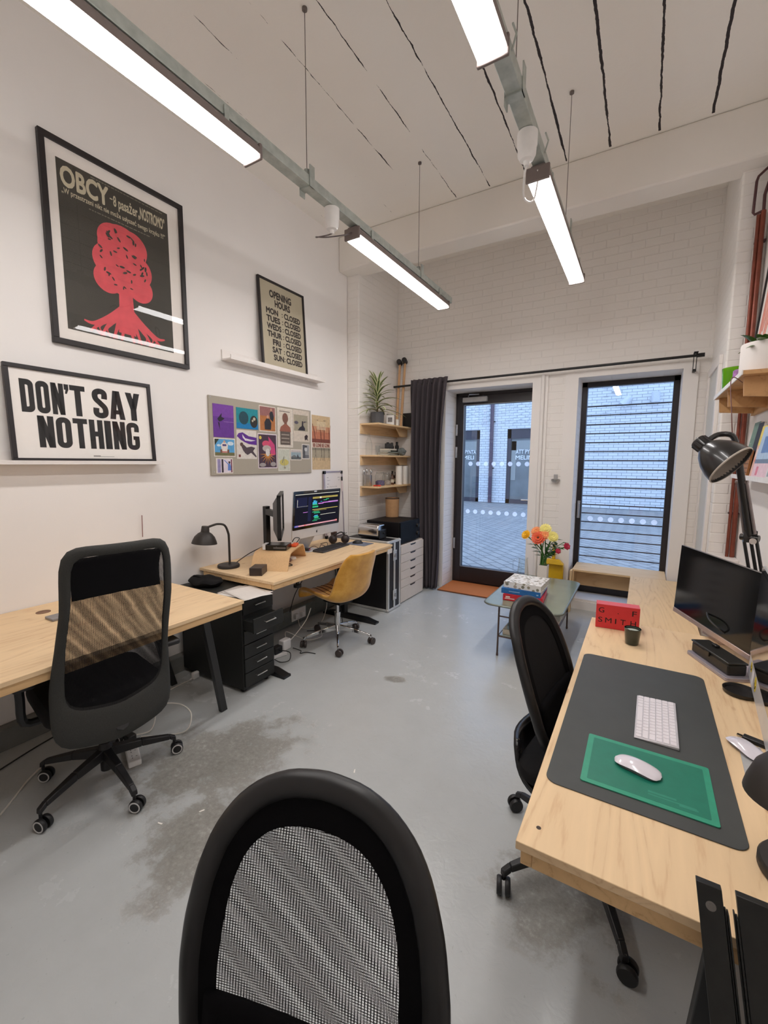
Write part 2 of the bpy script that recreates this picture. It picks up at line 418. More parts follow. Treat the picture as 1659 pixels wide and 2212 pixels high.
MB().box(GX0, GX1, YF0-0.014, YF0-0.010, GZ0-0.006, GZ0).box(GX0-0.006, GX0, YF0-0.014, YF0-0.010, GZ0, GZ1).box(GX1, GX1+0.006, YF0-0.014, YF0-0.010, GZ0, GZ1).box(GX0, GX1, YF0-0.014, YF0-0.010, GZ1, GZ1+0.006).build('glazing_bead', plain('grey_bead', (150, 152, 155), 0.4), d1)
for z_ in (0.52, 1.70, 1.98):
    MB().box(DX0+0.012, DX0+0.038, YF0-0.03, YF0, z_-0.07, z_+0.07).build('hinge', M_alu, d1, bevel=0.004)
hd = MB().tube([(-1.115, YF0-0.012, 1.13), (-1.115, YF0-0.06, 1.13), (-1.235, YF0-0.065, 1.13)], 0.0105, 10).box(-1.13, -1.10, YF0-0.02, YF0-0.01, 1.09, 1.17).build('door_handle', M_alu, d1)
MB().box(-1.128, -1.102, YF0-0.02, YF0-0.01, 0.97, 1.04).build('lock_plate', M_alu, d1)
cl = MB().box(-2.0, -1.69, YF0-0.065, YF0-0.012, 2.315, 2.375).build('door_closer', plain('silver_paint', (178, 176, 174), 0.4, 0.3), d1, bevel=0.006)
MB().tube([(-1.93, YF0-0.05, 2.385), (-1.88, YF0-0.16, 2.392), (-1.80, YF0-0.04, 2.405)], 0.008, 6).build('closer_arm', M_alu, cl)
def dots(xs, z_, y_, name, parent, r=0.028):
    for x_ in xs:
        b = MB(); b.poly([(x_+r*cos(2*pi*k/24), y_, z_+r*sin(2*pi*k/24)) for k in range(24)]); b.build(name, M_dot, parent)
dots([-1.905+0.1005*k for k in range(8)], 1.556, 5.323, 'safety_dot', d1)
dots([-1.925+0.1005*k for k in range(8)], 0.945, 5.323, 'safety_dot', d1)

# ------------------------------------------------------------ tall window with bars
w1 = MB().box(WX0, WX0+0.055, YF0, YF1, WZ0, WZ1).box(WX1-0.055, WX1, YF0, YF1, WZ0, WZ1).box(WX0, WX1, YF0, YF1, WZ1-0.055, WZ1).box(WX0, WX1, YF0, YF1, WZ0, WZ0+0.10)
w1 = struct(w1.build('window_1', M_black_frame, bevel=0.004))
MB().box(WX0+0.055, WX1-0.055, 5.325, 5.331, WZ0+0.10, WZ1-0.055).build('window_pane', M_pane, w1)
MB().box(-0.620, -0.592, YF0-0.014, YF0, 0.955, 1.15).tube([(-0.606, YF0-0.014, 1.12), (-0.606, YF0-0.045, 1.12), (-0.606, YF0-0.045, 0.985)], 0.009, 8).build('window_handle', M_alu, w1)
dots([-0.485+0.102*k for k in range(7)], 0.953, 5.323, 'safety_dot', w1)
struct(MB().box(WX0, WX1, YB, YF0, WZ0, WZ0+0.02).build('trim_4', M_white_trim))
gd = thing('window_guard', 'row of thin horizontal dark steel bars outside the tall window', 'window bars', (-0.19, 5.47, 0.15))
for k in range(20):
    z_ = 2.203 - 0.1005*k
    MB().tube([(-0.66, 5.47, z_), (0.28, 5.47, z_)], 0.0065, 8).build('bar', plain('dark_steel_bar', (52, 44, 50), 0.4, 0.5) if k == 0 else bpy.data.materials['dark_steel_bar'], gd, world=True)
for x_ in (-0.655, 0.275):
    MB().box(x_-0.012, x_+0.012, 5.455, 5.485, 0.15, 2.25).build('upright', bpy.data.materials['dark_steel_bar'], gd, world=True)

# ------------------------------------------------------------ courtyard outside
def paver_material():
    t = NT('concrete_block_paving'); co = t.coord((1, 1, 1), (0, 0, radians(45)))
    bt = t.n('ShaderNodeTexBrick'); t.l(co, bt.inputs['Vector'])
    bt.inputs['Scale'].default_value = 1; bt.inputs['Brick Width'].default_value = 0.34; bt.inputs['Row Height'].default_value = 0.17
    bt.inputs['Mortar Size'].default_value = 0.012; bt.inputs['Color1'].default_value = (0.40, 0.385, 0.37, 1); bt.inputs['Color2'].default_value = (0.31, 0.30, 0.295, 1); bt.inputs['Mortar'].default_value = (0.07, 0.068, 0.065, 1)
    n = t.noise(t.coord(), 0.7, 4)
    t.set(Base_Color=t.mix(0.25, bt.outputs['Color'], t.ramp(n, [(0.3, (0.32, 0.31, 0.3)), (0.7, (0.46, 0.45, 0.44))])), Roughness=0.7)
    return t.mat
struct(MB().box(-20, 14, YO, 17.4, -0.15, -0.01).build('courtyard_ground', paver_material()))
def white_brick():
    t = NT('white_glazed_brick'); sep = t.n('ShaderNodeSeparateXYZ'); t.l(t.coord(), sep.inputs[0]); cm = t.n('ShaderNodeCombineXYZ')
    t.l(sep.outputs[0], cm.inputs[0]); t.l(sep.outputs[2], cm.inputs[1])
    bt = t.n('ShaderNodeTexBrick'); t.l(cm.outputs[0], bt.inputs['Vector']); bt.inputs['Scale'].default_value = 1
    bt.inputs['Brick Width'].default_value = 0.30; bt.inputs['Row Height'].default_value = 0.096; bt.inputs['Mortar Size'].default_value = 0.007
    bt.inputs['Color1'].default_value = (0.82, 0.83, 0.84, 1); bt.inputs['Color2'].default_value = (0.74, 0.75, 0.77, 1); bt.inputs['Mortar'].default_value = (0.30, 0.30, 0.32, 1)
    t.set(Base_Color=bt.outputs['Color'], Roughness=0.5); return t.mat
M_wbrick = white_brick()
YE = 16.9
bd = thing('courtyard_building', 'white brick building with dark glazed doors across the courtyard', 'building', (-2, YE, 0))
b = MB()
for x0, x1 in ((-14, -6.9), (-5.68, -4.6), (-3.2, 6)): b.box(x0, x1, YE, YE+0.5, 0, 2.86)
b.box(-14, 6, YE, YE+0.5, 2.86, 6.5)
b.build('brick_wall', M_wbrick, bd, world=True)
b = MB()  # projecting header bricks
for r in range(9):
    for k in range(16):
        if (k+r) % 2 == 0 and rnd.random() < 0.92:
            x_ = -6.5 + 0.21*k
            if not -5.35 < x_ < -5.0: b.box(x_, x_+0.13, YE-0.028, YE, 3.10+0.096*r+0.008, 3.10+0.096*(r+1)-0.006)
for r in range(5): b.box(-1.35, -1.2, YE-0.03, YE, 3.3+0.27*r, 3.38+0.27*r)
b.build('projecting_brick', M_wbrick, bd, world=True)
M_dkdoor = plain('dark_bronze_door_frame', (70, 66, 74), 0.5, var=0.08)
M_dkglass = plain('dim_interior_glass', (120, 124, 124), 0.15, var=0.22, scale=1.6)
M_sign = emit('white_vinyl_lettering', (0.85, 0.9, 1.0), 0.0)
M_sign = plain('white_vinyl', (248, 248, 250), 0.5, var=0.01)
for x0, x1, tx0, tx1, l1, l2 in ((-6.9, -5.68, -6.66, -5.86, 'ATT PYNTA', 'HEMELI'), (-4.6, -3.2, -4.27, -3.43, 'ATT PYNTA', 'MELIME')):
    f_ = MB().box(x0, x0+0.14, YE+0.05, YE+0.15, 0, 2.86).box(x1-0.14, x1, YE+0.05, YE+0.15, 0, 2.86).box(x0, x1, YE+0.05, YE+0.15, 2.5, 2.86).box(x0, x1, YE+0.05, YE+0.15, 0, 0.16).build('door_frame', M_dkdoor, bd, world=True)
    MB().box(x0+0.14, x1-0.14, YE+0.10, YE+0.12, 0.16, 2.5).build('door_glass', M_dkglass, f_, world=True)
    MB().box(x0+0.16, x0+0.34, YE+0.085, YE+0.1, 0.9, 2.4).box(x0+0.16, x1-0.16, YE+0.085, YE+0.1, 2.05, 2.42).build('pale_inner_frame', plain('pale_inner_frame_paint', (160, 162, 158), 0.6), f_, world=True)
    M_ = frame((0, YE+0.08, 0), (1, 0, 0), (0, 0, 1))
    MB().at(M_).text(l1, tx0, tx1, 1.92, 2.07, 0.022).text(l2, tx0, tx0+(tx1-tx0)*0.9, 1.70, 1.85, 0.022).build('lettering', M_sign, f_, world=True)
dp = thing('downpipe', 'dark brown downpipe on the white brick building outside', 'pipe', (-5.19, YE-0.06, 0))
MB().box(-5.25, -5.13, YE-0.12, YE-0.035, 0, 6).build('pipe', plain('brown_pipe', (92, 74, 88), 0.5), dp, world=True)
for z_ in (1.36, 3.16): MB().box(-5.13, -5.08, YE-0.05, YE, z_-0.02, z_+0.02).build('bracket', M_black_metal, dp, world=True)
M_lampw = plain('pale_lamp_housing', (214, 216, 220), 0.4)
for x_, z_, kind, lab in ((-0.58, 3.60, 0, 'grey tilted floodlight on white bricks seen through the window, left of the pair'), (0.12, 3.66, 1, 'white cylindrical wall light on white bricks seen through the window, right of the pair')):
    t_ = thing('wall_light', lab, 'outdoor light', (x_, YE, z_))
    MB().box(-0.1, 0.0, -0.12, 0.0, -0.06, 0.06).build('mount', M_lampw, t_)
    if kind == 0: MB().cyl((0.05, -0.22, 0.14), (-0.18, -0.30, -0.12), 0.11, 0.14).build('head', M_lampw, t_)
    else: MB().cyl((0.06, -0.2, -0.12), (0.06, -0.2, 0.2), 0.12, 0.12).build('head', M_lampw, t_)
t_ = thing('wall_light', 'small square light high on the white bricks seen through the window top', 'outdoor light', (-0.97, YE, 4.04))
MB().box(-0.12, 0.12, -0.15, 0, -0.06, 0.06).build('head', M_lampw, t_)

# ------------------------------------------------------------ suspended strip lights
M_diff = emit('lit_strip_diffuser', LAMP_COLOR, LAMP_STRENGTH)
M_body = plain('grey_lamp_body', (120, 108, 104), 0.5, var=0.05)
def strip_light(x, y0, y1, label, plug_end=None):
    t = thing('strip_light', label, 'ceiling light', (x, (y0+y1)/2, 3.0), group='strip lights')
    L = (y1-y0)/2; w = 0.055
    b = MB().at(frame((0, -L, 0), (1, 0, 0), (0, 0, 1)))
    b.at(Matrix(((1, 0, 0, 0), (0, 0, 1, -L), (0, 1, 0, 0), (0, 0, 0, 1))))
    b.prism([(-w, 0.002), (w, 0.002), (w, 0.03), (0.032, 0.058), (-0.032, 0.058), (-w, 0.03)], 0, 2*L)
    b.build('body', M_body, t)
    MB().box(-0.0485, 0.0485, -L+0.012, L-0.012, -0.018, 0.003).build('diffuser', M_diff, t, bevel=0.006)
    for s in (-1, 1):
        MB().box(-0.058, 0.058, s*L-0.008, s*L+0.008, -0.019, 0.05).build('end_cap', M_body, t, bevel=0.004)
        MB().box(-0.04, 0.04, s*(L-0.18)-0.012, s*(L-0.18)+0.012, 0.055, 0.0655).box(0.036, 0.041, s*(L-0.18)-0.012, s*(L-0.18)+0.012, 0.03, 0.10).build('clip', M_galv, t)
    return t
strip_light(-1.69, 0.12, 1.59, 'long lit strip light at upper left, over the big poster')
strip_light(-1.69, 2.41, 3.88, 'lit strip light in the left row, the farther one near the shelves')
strip_light(-0.552, 0.185, 1.655, 'lit strip light cut off by the top edge, nearer of the right row')
strip_light(-0.552, 2.41, 3.875, 'lit strip light in the right row pointing at the window wall')
for x, y1, lab, side in ((-1.69, 4.0, 'galvanised steel trunking carrying the left row of strip lights', 'left'), (-0.552, 3.6, 'galvanised steel trunking carrying the right row of strip lights', 'right')):
    t = thing('cable_trunking', lab, 'trunking', (x, 1.0, 3.066))
    MB().box(x-0.032, x+0.032, -1.2, y1, 3.066, 3.118).build('channel', M_galv, t, world=True, bevel=0.003)
    ys = (1.98, 3.351) if side == 'left' else (1.95, 3.254)
    for y in ys:
        MB().box(x-0.037, x+0.037, y-0.02, y+0.02, 3.060, 3.066).box(x+0.033, x+0.038, y-0.02, y+0.02, 3.06, 3.17).box(x-0.038, x-0.033, y-0.02, y+0.02, 3.03, 3.12).cyl((x, y, 3.118), (x, y, 3.16), 0.016).build('hanger', M_galv, t, world=True)
        MB().tube([(x, y, 3.15), (x, y, ZC)], 0.0022, 6).cyl((x, y, ZC-0.012), (x, y, ZC), 0.014).build('wire', plain('steel_wire', (120, 112, 108), 0.4, 0.5) if not bpy.data.materials.get('steel_wire') else bpy.data.materials['steel_wire'], t, world=True)
    if side == 'right':
        for y in (1.75, 2.36):
            MB().tube([(x+0.04, y, 3.07), (x+0.055, y, 3.12), (x+0.04, y, 3.16)], 0.004, 6).build('cable_hook', M_galv, t, world=True)
for x, y, lab in ((-1.69, 2.20, 'white round ceiling rose under the left trunking with a looped grey flex'), (-0.552, 2.18, 'white round ceiling rose under the right trunking with a white flex')):
    t = thing('ceiling_rose', lab, 'ceiling rose', (x, y, 3.0))
    MB().lathe([(0.0, -0.075), (0.012, -0.075), (0.014, -0.055), (0.030, -0.05), (0.040, -0.03), (0.042, 0.0), (0.045, 0.01), (0.045, 0.064)], (0, 0, 0), 24).build('cap', M_white, t)
    if x < -1: MB().tube([(0, 0, -0.072), (-0.02, -0.02, -0.085), (-0.08, -0.04, -0.09), (-0.10, -0.02, -0.075), (-0.06, 0.02, -0.07), (0.0, 0.12, -0.03), (0.0, 0.205, 0.02)], 0.004, 6, smooth=5).build('flex', plain('grey_flex', (95, 85, 85), 0.5), t)
    else: MB().tube([(0, 0, -0.07), (-0.02, 0.05, -0.09), (-0.05, 0.18, -0.11), (-0.02, 0.24, -0.10), (0.0, 0.235, -0.02), (0.0, 0.225, 0.03)], 0.005, 6, smooth=5).build('flex', M_white, t)

# ------------------------------------------------------------ office chairs
def mesh_cloth(name, pitch_y, pitch_z, hole=0.62, col=(20, 19, 22), turn=0.0):
    """woven net: real holes between crossing threads"""
    t = NT(name); sep = t.n('ShaderNodeSeparateXYZ'); t.l(t.coord((1, 1, 1), (turn, 0, 0)), sep.inputs[0])
    def open_(i, p):
        fr = t.math('FRACT', t.math('DIVIDE', sep.outputs[i], p))
        return t.math('LESS_THAN', t.math('ABSOLUTE', t.math('SUBTRACT', fr, 0.5)), hole/2)
    h = t.math('MULTIPLY', open_(1, pitch_y), open_(2, pitch_z))
    tr = t.n('ShaderNodeBsdfTransparent'); mx = t.n('ShaderNodeMixShader')
    c = srgb(*col); t.set(Base_Color=c, Roughness=0.8, Specular_IOR_Level=0.2)
    t.l(h, mx.inputs[0]); t.l(t.bsdf.outputs[0], mx.inputs[1]); t.l(tr.outputs[0], mx.inputs[2]); t.l(mx.outputs[0], t.out.inputs['Surface'])
    return t.mat
M_netA1 = mesh_cloth('black_net_outer', 0.0054, 0.0038, 0.80)
M_netA2 = mesh_cloth('black_net_inner', 0.0051, 0.0040, 0.80, turn=-0.05)
M_netB1 = mesh_cloth('fine_net_outer', 0.0034, 0.0030, 0.70)
M_netB2 = mesh_cloth('fine_net_inner', 0.0032, 0.0031, 0.70, turn=0.045)
M_chairfab = plain('charcoal_chair_fabric', (64, 64, 62), 0.85, var=0.1, scale=220, bump=0.25, spec=0.2)
M_chairblk = plain('black_chair_fabric', (23, 22, 23), 0.85, var=0.15, scale=240, bump=0.25, spec=0.2)
M_chairpl = plain('black_chair_plastic', (27, 26, 28), 0.45, var=0.1, bump=0.05, scale=120)
M_wheel = plain('caster_black', (30, 29, 30), 0.5)
M_rim = plain('caster_grey_ring', (196, 194, 192), 0.5)

M_rimpl = plain('satin_black_rim', (24, 23, 24), 0.42, var=0.08)
M_hem = plain('black_net_hem', (11, 10, 12), 0.9, var=0.15, scale=260, bump=0.2, spec=0.1)
def caster(parent, x, y, a, mat=M_wheel, ring=True, r=0.030):
    """twin-wheel caster standing on the floor, rolling direction a"""
    c = MB().cyl((x, y, 0.045), (x, y, 0.085), 0.007, seg=10)
    d = Vector((-sin(a), cos(a), 0))
    for s in (-1, 1):
        q = Vector((x + 0.012*cos(a), y + 0.012*sin(a), r)) + d*s*0.006
        c.lathe([(0.0, 0), (r*0.92, 0), (r, 0.004), (r, 0.013), (r*0.9, 0.018), (0, 0.0185)], q, 20, d*s)
    o = c.build('caster', mat, parent)
    if ring:
        b = MB()
        for s in (-1, 1):
            q = Vector((x + 0.012*cos(a), y + 0.012*sin(a), r)) + d*s*0.0245
            b.lathe([(r*0.66, 0), (r*0.68, 0.0012), (r*0.84, 0.0012), (r*0.86, 0)], q, 20, d*s, cap=False)
        b.build('wheel_ring', M_rim, o)
    return o
def star_base(t, angles, R, mat, rise=0.11, rootz=0.13, w=0.022, hub_r=0.032, ring=True, wheel=M_wheel, roll=None):
    b = MB().lathe([(hub_r*0.7, rootz-0.06), (hub_r, rootz-0.03), (hub_r, rootz+0.02), (hub_r*0.75, rootz+0.05)], (0, 0, 0), 20)
    b.build('hub', mat, t)
    for i, a in enumerate(angles):
        ca, sa = cos(a), sin(a); q = (-sa, ca)
        def sec(r, z, ww, hh): return [(r*ca+q[0]*k*ww, r*sa+q[1]*k*ww, z+j*hh) for k, j in ((-1, -1), (1, -1), (0.8, 1), (-0.8, 1))]
        b = MB(); S = [sec(0.02, rootz, w, 0.024), sec(R*0.5, (rootz+rise)/2, w*0.8, 0.017), sec(R*0.93, rise-0.012, w*0.62, 0.012), sec(R+0.008, rise-0.03, w*0.6, 0.012)]
        for A, B in zip(S[:-1], S[1:]): b.hexa(A, B)
        b.build('leg', mat, t, bevel=0.004)
        caster(t, R*ca, R*sa, (roll[i] if roll else a+1.1), wheel, ring)
def radial(poly, n, c=None):
    c = c or (sum(p[0] for p in poly)/len(poly), sum(p[1] for p in poly)/len(poly)); out = []
    for k in range(n):
        a = 2*pi*k/n; d = (cos(a), sin(a)); best = 0
        for (x0, y0), (x1, y1) in zip(poly, poly[1:]+poly[:1]):
            ex, ey = x1-x0, y1-y0; den = d[0]*ey - d[1]*ex
            if abs(den) < 1e-12: continue
            t = ((x0-c[0])*ey - (y0-c[1])*ex)/den; s = ((x0-c[0])*d[1] - (y0-c[1])*d[0])/den
            if t > 0 and -1e-9 <= s <= 1+1e-9: best = max(best, t)
        out.append((c[0]+d[0]*best, c[1]+d[1]*best))
    return out
def smooth_loop(L, k=2):
    for _ in range(k): L = [((L[i-1][0]+2*L[i][0]+L[(i+1) % len(L)][0])/4, (L[i-1][1]+2*L[i][1]+L[(i+1) % len(L)][1])/4) for i in range(len(L))]
    return L
def net_back(t, origin, tilt, outer, inner, bowfn, thick, frame_mat, net1, net2, n=96, c=None, sm=2):
    """framed net backrest: (u, v) outline in the plane of the back, u to the sitter's right seen from behind"""
    O = smooth_loop(radial(outer, n, c), sm); I = smooth_loop(radial(inner, n, c), sm)
    def P(u, v, d=0): return (origin[0] - v*sin(tilt) + bowfn(u, v)*cos(tilt) + d*cos(tilt), origin[1] - u, origin[2] + v*cos(tilt) + bowfn(u, v)*sin(tilt)*0.3 + d*sin(tilt))
    b = MB(); rows = []
    for k in range(n):
        (ou, ov), (iu, iv) = O[k], I[k]; row = []
        for j in range(14):
            a = 2*pi*j/14; f = 0.5+0.5*cos(a)*(1.0); s = sin(a)
            u, v = iu+(ou-iu)*f, iv+(ov-iv)*f
            row.append(b.v(P(u, v, s*thick)))
        rows.append(row)
    for k in range(n):
        A, B = rows[k], rows[(k+1) % n]
        for j in range(14): b.f([A[j], B[j], B[(j+1) % 14], A[(j+1) % 14]])
    fr = b.build('back_frame', frame_mat, t, angle=60)
    cu = sum(p[0] for p in I)/n; cv = sum(p[1] for p in I)/n
    for nm, dd, mt in (('net', -0.007, net1), ('net', 0.007, net2)):
        b = MB(); rings = []
        for s in (1.04, 0.8, 0.55, 0.3):
            rings.append([b.v(P(cu+(u-cu)*s, cv+(v-cv)*s, dd)) for u, v in I])
        ce = b.v(P(cu, cv, dd))
        for A, B in zip(rings[:-1], rings[1:]):
            for k in range(n): b.f([A[k], A[(k+1) % n], B[(k+1) % n], B[k]])
        for k in range(n): b.f([rings[-1][k], rings[-1][(k+1) % n], ce])
        b.build(nm, mt, t)
    return P
def cushion(t, x0, x1, y0, y1, z, h, mat, name='seat', r=0.09):
    b = MB(); L = rrect(x0, x1, y0, y1, r, 6)
    cx, cy = (x0+x1)/2, (y0+y1)/2; rings = []
    for s, dz in ((0.93, 0), (0.985, h*0.2), (1, h*0.5), (0.985, h*0.8), (0.93, h), (0.6, h*1.03), (0.25, h*0.98)):
        rings.append([b.v((cx+(x-cx)*s, cy+(y-cy)*s, z+dz)) for x, y in L])
    for A, B in zip(rings[:-1], rings[1:]):
        for k in range(len(L)): b.f([A[k], A[(k+1) % len(L)], B[(k+1) % len(L)], B[k]])
    b.f(rings[0][::-1]); b.f(rings[-1])
    return b.build(name, mat, t)

# tall black chair at the left desk
fa = radians(170.4)
t = thing('office_chair', 'tall black high-back net chair with headrest, at the left plywood desk', 'office chair', (-2.186, 0.993, 0), fa)
star_base(t, [radians(q)-fa for q in (-77.2, -6.8, 71, 143, -147.6)], 0.309, M_chairpl, rise=0.115, rootz=0.15, w=0.024, roll=[radians(q)-fa for q in (20, 30, 60, 10, 40)])
MB().cyl((0, 0, 0.06), (0, 0, 0.18), 0.026).cyl((0, 0, 0.17), (0, 0, 0.40), 0.018).box(-0.14, 0.12, -0.09, 0.09, 0.37, 0.43).build('gas_column', M_chairpl, t)
outA = [(-0.177, 0.448), (0.16, 0.448), (0.198, 0.41), (0.212, 0.292), (0.222, 0.101), (0.225, -0.088), (0.237, -0.211), (0.245, -0.40), (0.222, -0.455), (0.0, -0.486), (-0.212, -0.458), (-0.242, -0.40), (-0.240, -0.19), (-0.220, -0.003), (-0.208, 0.157), (-0.206, 0.28), (-0.207, 0.41)]
inA = [(-0.164, 0.405), (0.15, 0.405), (0.168, 0.385), (0.180, 0.184), (0.192, -0.041), (0.190, -0.225), (0.160, -0.266), (0.0, -0.297), (-0.15, -0.28), (-0.192, -0.25), (-0.184, 0.022), (-0.170, 0.25), (-0.172, 0.38)]
bowA = lambda u, v: 0.05*(u/0.22)**2 + 0.035*cos(max(-1, min(1, (v+0.12)/0.3))*pi/2) - 0.02
P_ = net_back(t, (-0.318, 0.0, 0.807), 0.192, outA, inA, bowA, 0.016, M_chairfab, M_netB1, M_netB2, sm=2)
b = MB()
b.grid(lambda a, c: P_(-0.162+0.324*a, 0.215+0.165*c + 0.012*sin(pi*a), 0.022+0.018*sin(pi*c)), 14, 8)
b.build('headrest', M_chairblk, t, solid=0.02)
cushion(t, -0.20, 0.29, -0.25, 0.25, 0.43, 0.085, M_chairblk)
for s in (-1, 1):
    MB().tube([(0.02, s*0.20, 0.42), (0.02, s*0.29, 0.43), (0.0, s*0.30, 0.55), (0.0, s*0.30, 0.625)], 0.018, 8, smooth=4).build('armrest_post', M_chairpl, t)
    MB().box(-0.12, 0.14, s*0.30-0.04, s*0.30+0.04, 0.625, 0.655).build('armrest', M_chairpl, t, bevel=0.014, seg=3)
MB().tube([P_(0, -0.40, -0.01), (-0.20, 0, 0.38), (-0.08, 0, 0.39)], 0.03, 8, smooth=4).build('back_bracket', M_chairpl, t)

# rounded net chairs: one in front of the camera, one at the right desk
def round_net_chair(label, loc, face, tilt, back0, angles, R, nets, shell_h=0.20, arms=False):
    t = thing('office_chair', label, 'office chair', loc, face)
    star_base(t, angles, R, M_chairpl, rise=0.10, rootz=0.13, w=0.022, ring=False)
    MB().cyl((0, 0, 0.10), (0, 0, 0.40), 0.022).box(-0.12, 0.10, -0.08, 0.08, 0.385, 0.43).build('gas_column', M_chairpl, t)
    out = [(-0.232, -0.33), (-0.230, -0.26), (-0.218, -0.18), (-0.196, -0.112), (-0.165, -0.066), (-0.122, -0.030), (-0.07, -0.008), (0, 0), (0.07, -0.008), (0.122, -0.030), (0.165, -0.066), (0.196, -0.112), (0.218, -0.18), (0.230, -0.26), (0.232, -0.33), (0.222, -0.44), (0.19, -0.52), (0.13, -0.555), (0, -0.565), (-0.13, -0.555), (-0.19, -0.52), (-0.222, -0.44)]
    inn = [(-0.157, -0.33), (-0.153, -0.25), (-0.145, -0.19), (-0.125, -0.135), (-0.09, -0.10), (-0.05, -0.086), (0, -0.082), (0.05, -0.086), (0.09, -0.10), (0.125, -0.135), (0.145, -0.19), (0.153, -0.25), (0.157, -0.33), (0.150, -0.41), (0.11, -0.45), (0, -0.46), (-0.11, -0.45), (-0.150, -0.41)]
    bow = lambda u, v: 0.012*(u/0.23)**2 + 0.012*cos(max(-1, min(1, (v+0.34)/0.26))*pi/2) - (0.04*max(0, (v+0.12))/0.12 if v > -0.12 else 0)*0.4
    rim = [(u*0.805, -0.3+(v+0.3)*0.855) for u, v in out]
    P = net_back(t, back0, tilt, out, rim, bow, 0.018, M_rimpl, nets[0], nets[1], c=(0, -0.3), sm=1)
    # dark cloth hem of the net inside the rim
    b = MB(); I = smooth_loop(radial(inn, 72, (0, -0.3)), 1); O = smooth_loop(radial([(u*1.045, -0.3+(v+0.3)*1.035) for u, v in rim], 72, (0, -0.3)), 1); rings = []
    for f_ in (1.04, 0.7, 0.35, 0.0): rings.append([b.v(P(iu+(ou-iu)*f_, iv+(ov-iv)*f_, 0.010)) for (iu, iv), (ou, ov) in zip(I, O)])
    for A, B in zip(rings[:-1], rings[1:]):
        for k in range(72): b.f([A[k], A[(k+1) % 72], B[(k+1) % 72], B[k]])
    b.build('net_hem', M_hem, t)
    b = MB(); b.grid(lambda a, c: P(-0.17+0.34*a, -0.358-0.11*c, 0.014), 14, 5)
    b.build('lumbar_support', M_hem, t, solid=0.014)
    cushion(t, -0.22, 0.25, -0.24, 0.24, 0.425, 0.06, M_chairblk)
    b = MB(); b.grid(lambda a, c: ((-0.13-0.145*sin(c*pi/2)*(1-0.35*(2*a-1)**2)), (-0.22+0.44*a)*(1-0.25*c), 0.375 + shell_h*c*c + 0.02*(2*a-1)**2), 9, 9)
    b.build('back_shell', plain('glossy_black_shell', (24, 23, 25), 0.25) if not bpy.data.materials.get('glossy_black_shell') else bpy.data.materials['glossy_black_shell'], t, solid=0.02)
    if arms:
        for s in (-1, 1):
            MB().tube([(0.0, s*0.20, 0.415), (-0.02, s*0.285, 0.42), (-0.02, s*0.30, 0.52), (-0.02, s*0.30, 0.632)], 0.017, 8, smooth=4).build('armrest_post', M_chairpl, t)
            MB().box(-0.152, 0.10, s*0.30-0.04, s*0.30+0.04, 0.632, 0.655).build('armrest', M_chairpl, t, bevel=0.010, seg=3)
    return t
fc = radians(-76.0)
round_net_chair('black rounded net-back chair in the foreground, its back filling the bottom edge', (-0.352, 0.215, 0), fc, 0.199, (-0.318, 0.0, 1.044), [radians(q)-fc for q in (162, 234, 306, 18, 90)], 0.33, (M_netA1, M_netA2), 0.03, True)
fr = radians(-8.0)
round_net_chair('black rounded net-back chair pushed under the right plywood desk', (-0.096, 1.69, 0), fr, 0.32, (-0.290, 0.0, 1.035), [radians(q)-fr for q in (150.4, -137, -66.5, 6, 78)], 0.346, (M_chairblk, M_chairblk), 0.13)

# mustard velvet swivel chair
fy = radians(172)
t = thing('swivel_chair', 'mustard velvet bucket swivel chair with chrome five-star base', 'chair', (-2.223, 2.925, 0), fy)
M_velvet = NT('mustard_velvet'); _n = M_velvet.noise(M_velvet.coord(), 9, 4, 0.6)
M_velvet.set(Base_Color=M_velvet.ramp(_n, [(0.3, srgb(196, 138, 44)), (0.55, srgb(216, 160, 66)), (0.75, srgb(230, 178, 88))]), Roughness=0.75, Sheen_Weight=0.5, Specular_IOR_Level=0.2); M_velvet = M_velvet.mat
prof = [(0.255, 0.385), (0.250, 0.415), (0.225, 0.438), (0.16, 0.442), (0.08, 0.430), (-0.02, 0.415), (-0.11, 0.410), (-0.18, 0.43), (-0.225, 0.485), (-0.25, 0.56), (-0.275, 0.65), (-0.30, 0.74), (-0.318, 0.80), (-0.325, 0.835)]
hw = [0.19, 0.20, 0.215, 0.225, 0.235, 0.24, 0.24, 0.24, 0.235, 0.225, 0.215, 0.20, 0.175, 0.14]
pr = spline([Vector((a, b_, h)) for (a, b_), h in zip(prof, hw)], 4)
def shell(a, c):
    k = min(len(pr)-1, int(round(c*(len(pr)-1)))); p = pr[k]; u = 2*a-1
    t0 = pr[min(k+1, len(pr)-1)] - pr[max(k-1, 0)]; nx, nz = t0.y, -t0.x; L = sqrt(nx*nx+nz*nz); nx, nz = nx/L, nz/L   # towards the sitter
    edge = 0.075*abs(u)**3.0 * min(1.0, 0.35+c*1.6) * (1 if c < 0.75 else max(0.35, 1-(c-0.75)*2.4))
    groove = 0.0
    return (p.x + nx*edge, p.z*sin(u*pi/2*0.98) if False else p.z*u, p.y + nz*edge)
sh = MB(); sh.grid(shell, 21, len(pr)); sh.build('seat_shell', M_velvet, t, solid=0.032, bevel=0.0, subsurf=1)
b = MB()
for u in (-0.36, -0.12, 0.12, 0.36):
    pts = []
    for k in range(6, 30, 2):
        q = Vector(shell(0.5+u/2, k/(len(pr)-1))); pts.append(q + Vector((0, 0, 0.0165)))
    b.tube(pts, 0.004, 6)
b.build('stitched_groove', plain('dark_ochre_seam', (92, 56, 14), 0.9), t)
star_base(t, [radians(q)-fy for q in (-52.4, 19, 91, 163, 235)], 0.30, M_chrome, rise=0.095, rootz=0.13, w=0.013, hub_r=0.026, ring=False, wheel=plain('brown_caster', (62, 52, 48), 0.35))
